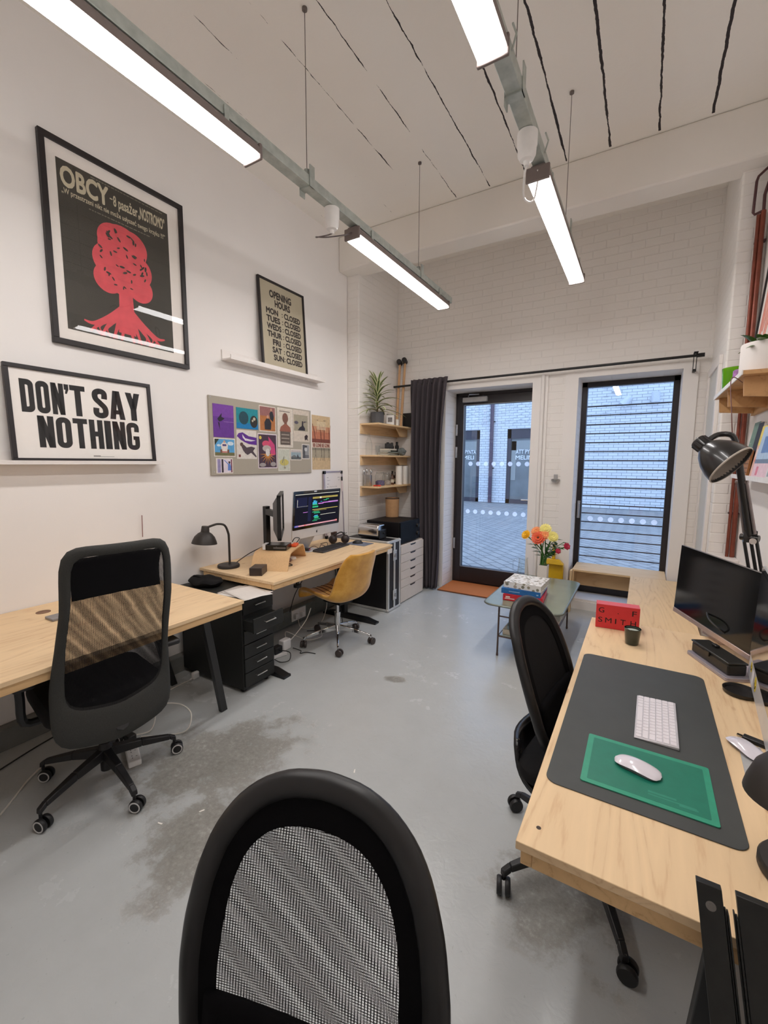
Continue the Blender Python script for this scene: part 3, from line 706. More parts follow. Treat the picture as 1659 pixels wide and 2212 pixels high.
MB().cyl((0, 0, 0.13), (0, 0, 0.27), 0.027, seg=20).cyl((0, 0, 0.27), (0, 0, 0.37), 0.016).build('gas_column', M_chrome, t)
MB().box(-0.11, 0.09, -0.08, 0.08, 0.365, 0.385).build('seat_plate', M_black_metal, t)

# ------------------------------------------------------------ left side: desks and what stands on them
M_ply = plywood('pine_plywood', (229, 199, 158), (188, 132, 88), 'y')
M_ply_edge = plywood('pine_batten', (224, 186, 136), (170, 112, 66), 'y', scale=1.6)
M_ply_x = plywood('pine_plywood_cross', (224, 190, 146), (172, 112, 66), 'x')
TZ = 0.74
def desk_top(t, x0, x1, y0, y1, ends=True):
    MB().box(x0, x1, y0, y1, TZ-0.020, TZ).build('tabletop', M_ply, t, world=True, bevel=0.0015)
    b = MB().box(x1-0.032, x1-0.008, y0+0.008, y1-0.008, TZ-0.058, TZ-0.0205) if x1 < 0 else MB().box(x0+0.010, x0+0.034, y0+0.008, y1-0.008, TZ-0.058, TZ-0.0205)
    b.build('front_batten', M_ply_edge, t, world=True, bevel=0.002)
    for y in ((y0+0.008, y0+0.032), (y1-0.032, y1-0.008)):
        MB().box(x0+0.034, x1-0.034, y[0], y[1], TZ-0.058, TZ-0.0205).build('end_batten', M_ply_edge, t, world=True, bevel=0.002)
t = thing('trestle_desk', 'pine plywood desk on black trestle legs beneath the DON\'T SAY NOTHING print', 'desk', (-2.48, 0.75, 0))
desk_top(t, -2.945, -2.015, -0.25, 1.729)
def legbar(t, top, bot, w=0.045, d=0.03, name='leg', mat=M_black_metal):
    a, b_ = Vector(top), Vector(bot); q = lambda p: [(p.x-d/2, p.y-w/2, p.z), (p.x+d/2, p.y-w/2, p.z), (p.x+d/2, p.y+w/2, p.z), (p.x-d/2, p.y+w/2, p.z)]
    MB().hexa(q(b_), q(a)).build(name, mat, t, world=True, bevel=0.003)
for yb in (1.69, -0.12):
    s = -1 if yb > 0 else 1
    legbar(t, (-2.07, yb-0.14*0+s*0.20, 0.705), (-2.195, yb, 0.0)); legbar(t, (-2.66, yb+s*0.20, 0.705), (-2.76, yb+0.03, 0.0))
    MB().box(-2.72, -2.03, yb+s*0.22, yb+s*0.18+0.02 if s < 0 else yb+s*0.22+0.04, 0.682, 0.72).build('trestle_beam', M_black_metal, t, world=True)
b = MB(); b.lathe([(0.034, 0.0), (0.034, 0.0015), (0.027, 0.0015)], (-2.79, 1.008, TZ), 24, cap=False).lathe([(0.027, 0.0008), (0.0, 0.0008)], (-2.79, 1.008, TZ), 24, cap=False)
b.build('cable_grommet', plain('brown_grommet', (120, 84, 60), 0.5), t, world=True)
tag(MB().box(-2.66, -2.575, 0.965, 1.04, TZ+0.0003, TZ+0.014).build('hard_drive', plain('grey_gadget', (140, 138, 140), 0.4, 0.3), bevel=0.003), 'small flat grey gadget on the near left desk behind the tall chair', 'gadget')

t = thing('standing_desk', 'pine plywood desk with black T-feet under the pinboard', 'desk', (-2.54, 2.94, 0))
desk_top(t, -2.945, -2.144, 2.101, 3.752)
for y, nm in ((2.21, 0), (3.45, 1)):
    MB().box(-2.78, -2.14, y-0.035, y+0.035, 0.0, 0.018).hexa([(-2.77, y-0.034, 0.018), (-2.16, y-0.034, 0.018), (-2.16, y+0.034, 0.018), (-2.77, y+0.034, 0.018)], [(-2.70, y-0.034, 0.04), (-2.26, y-0.034, 0.04), (-2.26, y+0.034, 0.04), (-2.70, y+0.034, 0.04)]).build('foot', M_black_metal, t, world=True)
    MB().box(-2.60, -2.51, y-0.03, y+0.03, 0.04, 0.68).build('leg', M_black_metal, t, world=True, bevel=0.004)
MB().box(-2.60, -2.52, 2.245, 3.415, 0.66, 0.70).build('frame_beam', M_black_metal, t, world=True)
MB().lathe([(0.03, 0), (0.03, 0.02), (0.012, 0.022), (0.012, 0.05)], (-2.20, 2.40, 0.625), 16).build('control_knob', M_black_plastic, t, world=True)

# arch-topped desk lamp
M_lamp = plain('dark_bronze_lamp', (48, 43, 40), 0.5, 0.15, var=0.08)
t = thing('desk_lamp', 'dark bronze dome desk lamp on the far left desk by the wall', 'lamp', (-2.768, 2.235, TZ))
MB().lathe([(0.0, 0.0005), (0.080, 0.0005), (0.084, 0.004), (0.084, 0.018), (0.080, 0.024), (0.0, 0.027)], (0, 0, 0), 40).build('base', M_lamp, t)
DL = Vector((-0.34, -0.94, 0))
top = [Vector((0.008, 0.005, 0.02)), Vector((0.008, 0.005, 0.22)), Vector((0.004, 0.003, 0.275))] + [Vector((0, 0, 0.30)) + DL*q + Vector((0, 0, z)) for q, z in ((0.02, 0.035), (0.07, 0.05), (0.115, 0.042), (0.17, 0.025))]
MB().tube(top, 0.0085, 10, smooth=5).build('stem', M_lamp, t)
c = Vector((0, 0, 0)) + DL*0.198
ax = Vector((0.05, 0.08, 1)).normalized()
sh = MB(); sh.lathe([(0.0, 0.345), (0.024, 0.345), (0.027, 0.34), (0.031, 0.30), (0.050, 0.288), (0.072, 0.264), (0.086, 0.232), (0.092, 0.212), (0.089, 0.213), (0.083, 0.232), (0.069, 0.261), (0.047, 0.284), (0.0, 0.292)], c, 36, ax, cap=False)
sh_o = sh.build('lamp_shade', M_lamp, t)
MB().lathe([(0.090, 0.2125), (0.082, 0.231), (0.068, 0.259), (0.046, 0.282), (0.0, 0.290)], c, 36, ax, cap=False).build('shade_lining', plain('cream_shade_lining', (196, 188, 164), 0.5), sh_o)

# small dark product box
t = thing('product_box', 'small dark printed cardboard box lying on the far left desk', 'box', (-2.415, 2.215, TZ), radians(-60))
MB().box(-0.068, 0.068, -0.046, 0.046, 0.0005, 0.058).build('carton', plain('dark_printed_carton', (58, 48, 44), 0.4, var=0.3, scale=22), t, bevel=0.002)
b = MB()
for k in range(9): b.quad(-0.06+0.006*k if k < 5 else 0.0+0.012*(k-5), -0.056+0.006*k if k < 5 else 0.008+0.012*(k-5), 0, 0.03)
b = MB().at(frame((0, -0.0466, 0.012), (1, 0, 0), (0, 0, 1)))
for k, (w, h) in enumerate(((3, 30), (2, 24), (4, 34), (2, 28), (3, 18), (2, 34), (5, 12), (5, 22), (5, 30))): b.quad(-0.055+0.0125*k, -0.055+0.0125*k+w/1000, 0, h/1000)
b.at(frame((-0.0686, 0.03, 0.015), (0, -1, 0), (0, 0, 1))).quad(0.0, 0.022, 0.004, 0.022).quad(0.03, 0.055, 0.004, 0.020)
b.build('print', plain('grey_print', (142, 134, 124), 0.5), t)

# bent plywood riser
t = thing('monitor_riser', 'bent plywood riser arch standing on the far left desk', 'riser', (-2.40, 2.62, TZ))
S = Vector((-0.45, 0.893, 0)); E = Vector((0.893, 0.45, 0)); F = Vector((-2.275, 2.375, TZ))
path = [(0.0, 0.0), (0.035, 0.05), (0.065, 0.095), (0.095, 0.118), (0.14, 0.126), (0.28, 0.128), (0.42, 0.126), (0.465, 0.118), (0.495, 0.095), (0.525, 0.05), (0.56, 0.0)]
pp = spline([Vector((a, b_, 0)) for a, b_ in path], 4)
b = MB(); N = len(pp)
def off(i, d):
    tn = (pp[min(i+1, N-1)]-pp[max(i-1, 0)]).normalized(); return Vector((pp[i].x - tn.y*d, pp[i].y + tn.x*d, 0))
rows = []
for i in range(N):
    a, c_ = off(i, 0.0055), off(i, -0.0055)
    if i in (0, N-1): a.y = c_.y = 0.0005
    rows.append([b.v(F + S*q.x - E*w + Vector((0, 0, q.y))) for q, w in ((a, 0), (a, 0.29), (c_, 0.29), (c_, 0))])
for A, B in zip(rows[:-1], rows[1:]):
    for k in range(4): b.f([A[k], A[(k+1) % 4], B[(k+1) % 4], B[k]])
b.f(rows[0]); b.f(rows[-1][::-1])
b.build('arch', plywood('birch_veneer', (214, 176, 130), (190, 146, 100), 'z', knots=False, scale=3), t, world=True, angle=30)
RT = TZ+0.1345
def on_riser(s, e): return F + S*s - E*e + Vector((0, 0, 0.1345))
# black console on the riser
q = on_riser(0.20, 0.13)
t = thing('console_box', 'black flat media box on the plywood riser, a white socket at its end', 'electronics', q, math.atan2(E.y, E.x))
MB().box(-0.085, 0.085, -0.07, 0.07, 0.0008, 0.042).build('case', plain('glossy_black_case', (16, 16, 17), 0.22), t, bevel=0.003)
MB().box(-0.112, -0.0855, -0.06, 0.02, 0.0008, 0.045).build('hub_block', M_white, t, bevel=0.002)
MB().box(-0.02, 0.08, -0.0715, -0.0702, 0.012, 0.026).cyl((0.005, -0.0702, 0.022), (0.005, -0.0735, 0.022), 0.008).build('front_trim', plain('grey_trim', (110, 108, 108), 0.4, 0.5), t)
q = on_riser(0.315, 0.030)
t = thing('orange_case', 'small orange case on the riser beside the black media box', 'case', q, math.atan2(E.y, E.x))
MB().box(-0.022, 0.022, -0.045, 0.045, 0.0008, 0.024).build('body', plain('orange_plastic', (226, 86, 38), 0.5), t, bevel=0.009, seg=3)
MB().tube([(0, 0.05, 0.02), (0.015, 0.09, 0.05), (-0.02, 0.08, 0.055), (-0.03, 0.03, 0.03)], 0.004, 6, smooth=4).build('strap', M_black_plastic, t)
for nm, s_, e_, lab, col in (('white_puck', 0.40, 0.08, 'small white rounded gadget under the plywood riser', (226, 222, 214)), ('brown_puck', 0.33, 0.10, 'small brown object in the shade under the riser', (120, 82, 62))):
    q = F + S*s_ - E*e_; t = thing(nm, lab, 'gadget', q)
    MB().lathe([(0, 0.0005), (0.03, 0.0005), (0.036, 0.012), (0.03, 0.024), (0, 0.026)], (0, 0, 0), 20).build('body', plain(nm+'_paint', col, 0.4), t)
tag(MB().tube([F+S*0.06-E*0.02+Vector((0, 0, 0.004)), F+S*0.14-E*0.05+Vector((0, 0, 0.004)), F+S*0.20-E*0.02+Vector((0, 0, 0.004)), F+S*0.30-E*0.14+Vector((0, 0, 0.004))], 0.0035, 6, smooth=4).build('loose_lead', M_black_plastic), 'black lead curled out from under the riser', 'cable')

# monitor seen edge-on, on a black post
A, B = Vector((-2.386, 2.415, 1.135)), Vector((-2.756, 2.83, 1.135)); R_ = (B-A).normalized(); N_ = Vector((R_.y, -R_.x, 0)); N_ = N_ if N_.x > 0 else -N_
t = thing('monitor', 'black monitor seen almost edge-on, standing above the plywood riser', 'monitor', (-2.57, 2.62, RT))
Mf = frame((A+B)/2, R_ if True else R_, (0, 0, 1))
W_, H_ = (B-A).length/2, 0.176
sgn = 1 if (Mf.to_3x3() @ Vector((0, 0, 1))).dot(N_) > 0 else -1
b = MB().at(Mf)
for x0, x1, y0, y1 in ((-W_, W_, H_-0.018, H_), (-W_, W_, -H_, -H_+0.022), (-W_, -W_+0.018, -H_, H_), (W_-0.018, W_, -H_, H_)): b.box(x0, x1, y0, y1, -0.018 if sgn > 0 else -0.012, 0.012 if sgn > 0 else 0.018)
b.build('bezel', M_black_plastic, t, world=True, bevel=0.002)
MB().at(Mf).box(-W_+0.018, W_-0.018, -H_+0.022, H_-0.018, -0.004, 0.004).build('screen', plain('dark_screen', (22, 22, 26), 0.18, coat=0.6), t, world=True)
z0, z1 = (-0.018, -0.055) if sgn > 0 else (0.018, 0.055)
MB().at(Mf).hexa([(-W_+0.01, -H_+0.01, z0), (W_-0.01, -H_+0.01, z0), (W_-0.01, H_-0.01, z0), (-W_+0.01, H_-0.01, z0)], [(-W_*0.6, -H_*0.6, z1), (W_*0.6, -H_*0.6, z1), (W_*0.6, H_*0.6, z1), (-W_*0.6, H_*0.6, z1)]).build('rear_housing', plain('dark_grey_plastic', (66, 64, 66), 0.5), t, world=True, bevel=0.004)
cM = (A+B)/2 - N_*0.055
MB().box(-2.79, -2.75, 2.625, 2.675, TZ+0.02, 1.19).build('post', M_black_metal, t, world=True, bevel=0.004)
MB().cyl((-2.77, 2.65, TZ+0.0005), (-2.77, 2.65, TZ+0.02), 0.06, seg=28).build('post_base', M_black_metal, t, world=True)
MB().hexa([(-2.77, 2.63, 1.12), (-2.77, 2.67, 1.12), (-2.77, 2.67, 1.17), (-2.77, 2.63, 1.17)], [tuple(cM+Vector((0.01, -0.02, -0.02))), tuple(cM+Vector((0.01, 0.02, -0.02))), tuple(cM+Vector((0.01, 0.02, 0.03))), tuple(cM+Vector((0.01, -0.02, 0.03)))]).build('arm', M_black_metal, t, world=True)

# all-in-one computer with code on its screen
M_screen_dark = plain('lit_dark_screen', (20, 20, 26), 0.15, coat=0.5)
def aio(name, label, c, yaw, tilt, w=0.65, h=0.43, foot_z=TZ, screen=None):
    r = Vector((cos(yaw), sin(yaw), 0)); nn = Vector((-r.y, r.x, 0)); up = nn*sin(tilt) + Vector((0, 0, cos(tilt)))
    M_ = frame(c, r, up)      # z of this frame faces the viewer
    t = thing(name, label, 'computer', (c[0]+nn.x*0.07, c[1]+nn.y*0.07, foot_z))
    ch = 0.088
    b = MB().at(M_); b.hexa([(x*w/2, y*h/2, -0.010) for x, y in ((-1, -1), (1, -1), (1, 1), (-1, 1))], [(x*w/2, y*h/2, 0) for x, y in ((-1, -1), (1, -1), (1, 1), (-1, 1))])
    b.build('body', plain('silver_aluminium', (214, 214, 216), 0.32, 0.35, var=0.02) if not bpy.data.materials.get('silver_aluminium') else bpy.data.materials['silver_aluminium'], t, world=True, bevel=0.004)
    b = MB().at(M_); L = rrect(-w/2+0.001, w/2-0.001, -h/2+ch, h/2-0.001, 0.010); b.prism(L, 0.0, 0.0025)
    b.build('bezel', plain('black_glass_bezel', (12, 12, 13), 0.06, coat=0.8) if not bpy.data.materials.get('black_glass_bezel') else bpy.data.materials['black_glass_bezel'], t, world=True)
    b = MB().at(M_); b.grid(lambda a, q: ((a-0.5)*w*0.9, (q-0.5)*h*0.9, -0.010-0.04*max(0, sin(pi*a)*sin(pi*q))), 12, 10)
    b.build('rear_bulge', bpy.data.materials['silver_aluminium'], t, world=True)
    zb = c[2]-h/2*cos(tilt)
    p0 = Vector(c) - up*(h*0.28) + nn*0.035
    b = MB(); f0 = Vector((c[0], c[1], foot_z)); wv = 0.095
    b.hexa([tuple(f0+nn*0.20-r*wv+Vector((0, 0, 0.006))), tuple(f0+nn*0.20+r*wv+Vector((0, 0, 0.006))), tuple(f0+nn*0.208+r*wv+Vector((0, 0, 0.006))), tuple(f0+nn*0.208-r*wv+Vector((0, 0, 0.006)))],
           [tuple(p0-r*wv), tuple(p0+r*wv), tuple(p0+nn*0.008+r*wv), tuple(p0+nn*0.008-r*wv)])
    b.build('stand_neck', bpy.data.materials['silver_aluminium'], t, world=True)
    MB().at(frame(f0, r, nn)).box(-wv, wv, 0.035, 0.208, 0.0005, 0.0065).build('stand_foot', bpy.data.materials['silver_aluminium'], t, world=True, bevel=0.002)
    return t, M_, w, h, ch
t, M_, w, h, ch = aio('all_in_one_computer', 'silver all-in-one computer showing coloured code on a dark screen', (-2.557, 3.076, 1.102), 1.5555, -0.075)
M_scr = plain('screen_black', (15, 15, 20), 0.12, coat=0.6)
sx0, sx1, sy0, sy1 = -w/2+0.022, w/2-0.022, -h/2+ch+0.022, h/2-0.022
sc_ = MB().at(M_).quad(sx0, sx1, sy0, sy1, 0.0030).build('screen', emit('screen_glow_black', (0.012, 0.012, 0.02), 1.0), t, world=True)
def scr(name, col, rects, s=1.0):
    b = MB().at(M_)
    for x0, x1, y0, y1 in rects: b.quad(sx0+(sx1-sx0)*x0, sx0+(sx1-sx0)*x1, sy1-(sy1-sy0)*y1, sy1-(sy1-sy0)*y0, 0.0036)
    b.build(name, emit(name+'_glow', srgb(*col)[:3], s), sc_, world=True)
rows = lambda y, h_, x0, x1: (x0, x1, y, y+h_)
scr('white_line', (235, 232, 215), [rows(0.025, 0.016, 0.0, 1.0), (0.56, 0.93, 0.70, 0.712), (0.04, 0.05, 0.18, 0.40), (0.04, 0.27, 0.385, 0.39), (0.53, 0.57, 0.14, 0.19)])
scr('yellow_line', (226, 205, 110), [rows(0.135, 0.014, 0.37, 0.97), rows(0.165, 0.018, 0.37, 0.97), rows(0.515, 0.016, 0.37, 0.98), rows(0.555, 0.007, 0.40, 0.70)])
scr('green_line', (60, 190, 130), [(0.37, 0.48, 0.35, 0.385), (0.37, 0.50, 0.415, 0.46), (0.37, 0.53, 0.585, 0.605), (0.41, 0.55, 0.62, 0.645), (0.42, 0.52, 0.745, 0.80), (0.38, 0.49, 0.86, 0.875), (0.41, 0.56, 0.825, 0.84), (0.62, 0.70, 0.245, 0.265), (0.68, 0.75, 0.22, 0.24)])
scr('cyan_line', (70, 175, 215), [(0.37, 0.47, 0.29, 0.35), (0.39, 0.44, 0.24, 0.29), (0.45, 0.47, 0.26, 0.29), (0.42, 0.50, 0.70, 0.74), (0.40, 0.43, 0.735, 0.75), (0.55, 0.59, 0.285, 0.30)])
scr('violet_line', (205, 130, 220), [(0.50, 0.62, 0.335, 0.365), (0.60, 0.98, 0.318, 0.348)]); scr('violet_word', (205, 130, 220), [(0.17, 0.27, 0.565, 0.58)])
scr('pale_bar', (188, 150, 200), [(0.74, 0.98, 0.305, 0.325)])
scr('slate_panel', (42, 44, 72), [(0.275, 0.345, 0.12, 0.86), (0.02, 0.25, 0.12, 0.42)], 0.8)
scr('dock', (225, 160, 170), [(0.02, 0.98, 0.945, 0.985)]); scr('dock_red', (225, 85, 60), [(0.93, 0.98, 0.935, 0.99), (0.20, 0.24, 0.945, 0.985)], 1.1); scr('dock_blue', (80, 100, 190), [(0.0, 0.08, 0.94, 0.99)])
scr('tape', (205, 205, 208), [(0.395, 0.455, -0.055, -0.02)], 0.8)
# dark fruit-shaped mark on the chin
b = MB().at(M_); cy = -h/2+ch*0.5
b.poly([(0.0105*cos(a)*(1-0.10*cos(2*a)) * (0.75 if abs(a) < 0.55 else 1), cy-0.001+0.0115*sin(a)*(1-0.12*abs(cos(a))**8), 0.0004) for a in [2*pi*k/32-pi for k in range(32)]])
b.poly([(0.001, cy+0.0115, 0.0004), (0.006, cy+0.013, 0.0004), (0.0065, cy+0.0185, 0.0004), (0.002, cy+0.0165, 0.0004)])
b.build('emblem', M_black_plastic, t, world=True)

# things on the far end of the desk
t = thing('keyboard', 'long dark grey keyboard on the far left desk', 'keyboard', (-2.535, 3.255, TZ), radians(93))
MB().hexa([(-0.225, -0.06, 0.0006), (0.225, -0.06, 0.0006), (0.225, 0.06, 0.0006), (-0.225, 0.06, 0.0006)], [(-0.223, -0.058, 0.012), (0.223, -0.058, 0.012), (0.223, 0.058, 0.022), (-0.223, 0.058, 0.022)]).build('case', plain('charcoal_keyboard', (62, 58, 58), 0.5), t, bevel=0.003)
b = MB()
for r_ in range(5):
    for k in range(20):
        x = -0.208+0.0212*k; y = -0.044+0.0205*r_
        if k == 14: continue
        b.box(x, x+0.017, y, y+0.016, 0.010+0.0018*r_, 0.0175+0.0018*r_)
tag(b.build('keycaps', plain('dark_keycap', (44, 41, 42), 0.55), t), kind='stuff')
t = thing('mouse_mat', 'blue-grey patterned mouse mat on the far end of the left desk', 'mouse mat', (-2.45, 3.60, TZ))
MB().box(-0.12, 0.12, -0.09, 0.09, 0.0004, 0.0035).build('mat', plain('blue_grey_mat', (112, 118, 134), 0.7, var=0.35, scale=26), t)
t = thing('computer_mouse', 'black mouse on the blue-grey mat', 'mouse', (-2.47, 3.60, TZ+0.0036), 0.5)
b = MB(); b.sphere((0, 0, 0.0), (0.055, 0.032, 0.034), 24, 14)
for v in b.bm.verts: v.co.z = max(v.co.z, 0.0004)
b.build('body', M_black_plastic, t)
MB().box(0.02, 0.04, -0.003, 0.003, 0.022, 0.032).build('wheel', plain('grey_wheel', (90, 90, 92), 0.5), t)
t = thing('headphones', 'dark brown headphones lying on the far left desk by the screen corner', 'headphones', (-2.62, 3.50, TZ))
for s, (x, y) in enumerate(((0.03, 0.05), (-0.06, -0.04))):
    MB().sphere((x, y, 0.045), (0.042, 0.046, 0.0445), 18, 12).build('ear_cup', plain('brown_black_leather', (44, 33, 32), 0.45) if s == 0 else bpy.data.materials['brown_black_leather'], t)
MB().tube([(0.03, 0.05, 0.08), (0.0, 0.03, 0.115), (-0.03, -0.01, 0.10), (-0.06, -0.04, 0.08)], 0.007, 8, smooth=4).tube([(-0.02, -0.02, 0.08), (0.03, 0.08, 0.105)], 0.003, 6).build('headband', M_black_plastic, t)
t = thing('card_reader', 'small black gadget with a pink edge on the desk before the silver computer', 'gadget', (-2.672, 3.02, TZ+0.0072), 0.4)
MB().box(-0.05, 0.05, -0.028, 0.028, 0.0005, 0.022).build('body', M_black_plastic, t, bevel=0.006)
MB().box(0.0505, 0.0515, -0.02, 0.02, 0.006, 0.016).build('edge', plain('pink_edge', (196, 92, 112), 0.5), t)
tag(MB().tube([(-2.62, 3.02, TZ+0.030), (-2.625, 3.10, TZ+0.04), (-2.615, 3.16, TZ+0.012), (-2.635, 3.22, TZ+0.03), (-2.62, 3.29, TZ+0.005), (-2.68, 3.36, TZ+0.03), (-2.76, 3.36, TZ+0.005)], 0.003, 6, smooth=5).build('desk_cable', plain('brown_lead', (70, 48, 42), 0.6)), 'tangled thin lead on the desk under the silver computer', 'cable')
tag(MB().tube([(-2.80, 2.32, TZ+0.005), (-2.86, 2.45, TZ+0.02), (-2.88, 2.58, TZ+0.05), (-2.85, 2.72, TZ+0.09)], 0.004, 6, smooth=5).build('lamp_lead', M_black_plastic), 'black lead running along the wall from the bronze desk lamp', 'cable')
t = thing('pen_pot', 'small dark pot with pencils behind the headphones', 'pen pot', (-2.79, 3.62, TZ))
MB().lathe([(0, 0.0005), (0.03, 0.0005), (0.034, 0.09), (0.031, 0.09), (0.028, 0.006), (0, 0.006)], (0, 0, 0), 20, cap=False).build('pot', plain('dark_pot', (66, 50, 48), 0.5), t)
for k, (dx, dy, c_) in enumerate(((0.01, 0.012, (196, 128, 92)), (-0.012, 0.005, (60, 60, 62)), (0.0, -0.012, (170, 120, 84)))):
    tag(MB().cyl((-2.79+dx*0.5, 3.62+dy*0.5, TZ+0.008), (-2.79+dx*1.6, 3.62+dy*1.6, TZ+0.17+0.02*k), 0.0038, seg=6).build('pencil', plain('pencil_%s' % 'abc'[k], c_, 0.5)), ('orange pencil standing in the dark pot, tallest of three', 'dark pencil standing in the pot behind the headphones', 'brown pencil standing in the dark pot')[k], 'pencil')

# leaning whiteboard
t = thing('whiteboard', 'small silver-framed whiteboard leaning on the wall behind the silver computer', 'whiteboard', (-2.93, 3.79, TZ))
M_ = frame((-2.905, 3.79, TZ+0.0015), (0, 1, 0), (-0.035, 0, 1))
b = MB().at(M_)
for x0, x1, y0, y1 in ((-0.165, 0.165, 0.715, 0.73), (-0.165, 0.165, 0.0, 0.015), (-0.165, -0.150, 0, 0.73), (0.150, 0.165, 0, 0.73)): b.box(x0, x1, y0, y1, -0.006, 0.012)
b.build('frame', plain('lilac_aluminium', (176, 166, 176), 0.35, 0.5), t, world=True)
MB().at(M_).box(-0.150, 0.150, 0.015, 0.715, -0.004, 0.006).build('board', plain('whiteboard_face', (228, 222, 220), 0.2, var=0.01), t, world=True)
b = MB().at(M_)
for x, y in ((-0.165, 0.70), (0.135, 0.70), (0.135, 0.0), (-0.165, 0.0)): b.box(x, x+0.03, y, y+0.032, -0.007, 0.014)
b.build('corner', M_black_plastic, t, world=True)
for y, segs in ((0.66, ((-0.11, -0.09), (0.08, 0.11))), (0.63, ((-0.11, -0.06), (0.085, 0.115))), (0.59, ((-0.11, -0.08),)), (0.56, ((-0.115, -0.10), (-0.07, 0.02), (0.03, 0.06))), (0.53, ((-0.115, -0.10), (-0.07, 0.01), (0.02, 0.10)))):
    b = MB().at(M_)
    for x0, x1 in segs: b.tube([(x0+(x1-x0)*k/6, y+0.004*sin(k*2.3+y*90), 0.0066) for k in range(7)], 0.0012, 4)
    b.build('handwriting', bpy.data.materials.get('grey_marker_ink') or plain('grey_marker_ink', (120, 118, 124), 0.6), t, world=True)
t = thing('marker_pen', 'marker pen with black cap clipped on the whiteboard edge', 'pen', (-2.89, 3.93, 1.33))
MB().at(M_).cyl((0.138, 0.50, 0.020), (0.138, 0.62, 0.020), 0.007).build('barrel', plain('pink_white', (226, 210, 212), 0.4), t, world=True)
MB().at(M_).cyl((0.138, 0.62, 0.020), (0.138, 0.665, 0.020), 0.008).build('cap', M_black_plastic, t, world=True)

# black drawer cabinet
t = thing('drawer_cabinet', 'black metal six-drawer cabinet between the two left desks, one drawer open', 'cabinet', (-2.60, 2.02, 0))
M_cab = plain('black_cabinet_paint', (25, 26, 24), 0.55, var=0.08)
x0, x1, y0, y1, z0, z1 = -2.88, -2.215, 1.885, 2.165, 0.03, 0.665
MB().box(x0, x1-0.012, y0, y1, z0, z1).build('body', M_cab, t, world=True, bevel=0.003)
zs = [0.045, 0.145, 0.245, 0.345, 0.445, 0.55, 0.648]
M_hand = plain('steel_handle', (190, 190, 188), 0.25, 0.9)
for k in range(6):
    px = 0.085 if k == 4 else 0.0
    if k == 4: dr = MB().box(x1-0.012, x1+px, y0+0.012, y1-0.012, zs[k]+0.004, zs[k+1]-0.03).box(x1+px, x1+px+0.012, y0+0.004, y1-0.004, zs[k]+0.002, zs[k+1]-0.003)
    else: dr = MB().box(x1-0.012, x1, y0+0.008, y1-0.008, zs[k]+0.003, zs[k+1]-0.003)
    d_ = dr.build('drawer', M_cab, t, world=True, bevel=0.002)
    xx = x1+px+(0.012 if k == 4 else 0); zc = (zs[k]+zs[k+1])/2+0.012
    MB().tube([(xx, 2.025-0.045, zc), (xx+0.018, 2.025-0.045, zc-0.004), (xx+0.018, 2.025+0.045, zc-0.004), (xx, 2.025+0.045, zc)], 0.0042, 6).build('handle', M_hand, d_, world=True)
b = MB()
for x in (x0+0.05, x1-0.06):
    for y in (y0+0.04, y1-0.04): b.cyl((x, y, 0.0), (x, y, 0.03), 0.02)
b.build('foot', M_black_plastic, t, world=True)
pile = thing('paper_pile', 'untidy pile of white papers on top of the black drawer cabinet', 'papers', (-2.4, 2.0, 0.666))
for k in range(4):
    a = rnd.uniform(-0.25, 0.25); M_ = Matrix.Translation((-2.335+0.02*k, 1.99+rnd.uniform(-0.02, 0.02), 0.6665+0.0035*k)) @ Matrix.Rotation(a, 4, 'Z')
    MB().at(M_).grid(lambda u, v, k=k: ((u-0.5)*0.30, (v-0.5)*0.21, 0.001 + 0.006*max(0, sin(v*3+k))*u - (0.02*max(0, u-0.82)/0.18 if k == 3 else 0)), 12, 8)
    b = MB().at(M_); b.grid(lambda u, v, k=k: ((u-0.5)*0.30, (v-0.5)*0.21, 0.001 + 0.005*sin(v*3+k)**2*u - (0.035*max(0, u-0.85)/0.15 if k == 3 else 0) + (0.035*max(0, u-0.85)/0.15 if k == 3 else 0)), 12, 8)
    b.build('sheet', plain('white_paper', (222, 216, 210), 0.7, var=0.03) if k == 0 else bpy.data.materials['white_paper'], pile, world=True, solid=0.001)
bag = thing('black_bag', 'black fabric bag slumped on the cabinet behind the papers', 'bag', (-2.75, 2.0, 0.666))
b = MB(); b.sphere((-2.72, 1.985, 0.695), (0.15, 0.10, 0.036), 24, 10)
for v in b.bm.verts: v.co.z = max(0.667, v.co.z + 0.012*sin(v.co.x*40)*cos(v.co.y*33))
b.build('body', M_chairblk, bag, world=True)
MB().tube([(-2.82, 1.97, 0.70), (-2.80, 1.95, 0.73), (-2.74, 1.95, 0.73), (-2.70, 1.97, 0.71)], 0.007, 6, smooth=4).build('handle', M_chairblk, bag, world=True)

# ------------------------------------------------------------ left wall: pictures, ledges, pinboard
M_wframe = plain('black_wood_frame', (30, 24, 26), 0.45, var=0.15)
M_mount = plain('white_mount_card', (240, 233, 226), 0.7, var=0.01)
M_pglass = glass_pane('picture_glass', (1, 1, 1), 0.0, 0.7)
def wallM(y, z, x=XL, lean=0.0): return frame((x, y, z), (0, 1, 0), (-lean, 0, 1))   # local x along +y, local y up, local z into the room
def blade(b, pts, w0, w1, z):
    P = spline([Vector((x, y, 0)) for x, y in pts], 8); n = len(P); L = []; R = []
    for i, p in enumerate(P):
        tn = (P[min(i+1, n-1)]-P[max(i-1, 0)]).normalized(); w = (w0+(w1-w0)*i/(n-1))/2
        L.append((p.x-tn.y*w, p.y+tn.x*w, z)); R.append((p.x+tn.y*w, p.y-tn.x*w, z))
    for i in range(n-1): b.poly([L[i], R[i], R[i+1], L[i+1]])
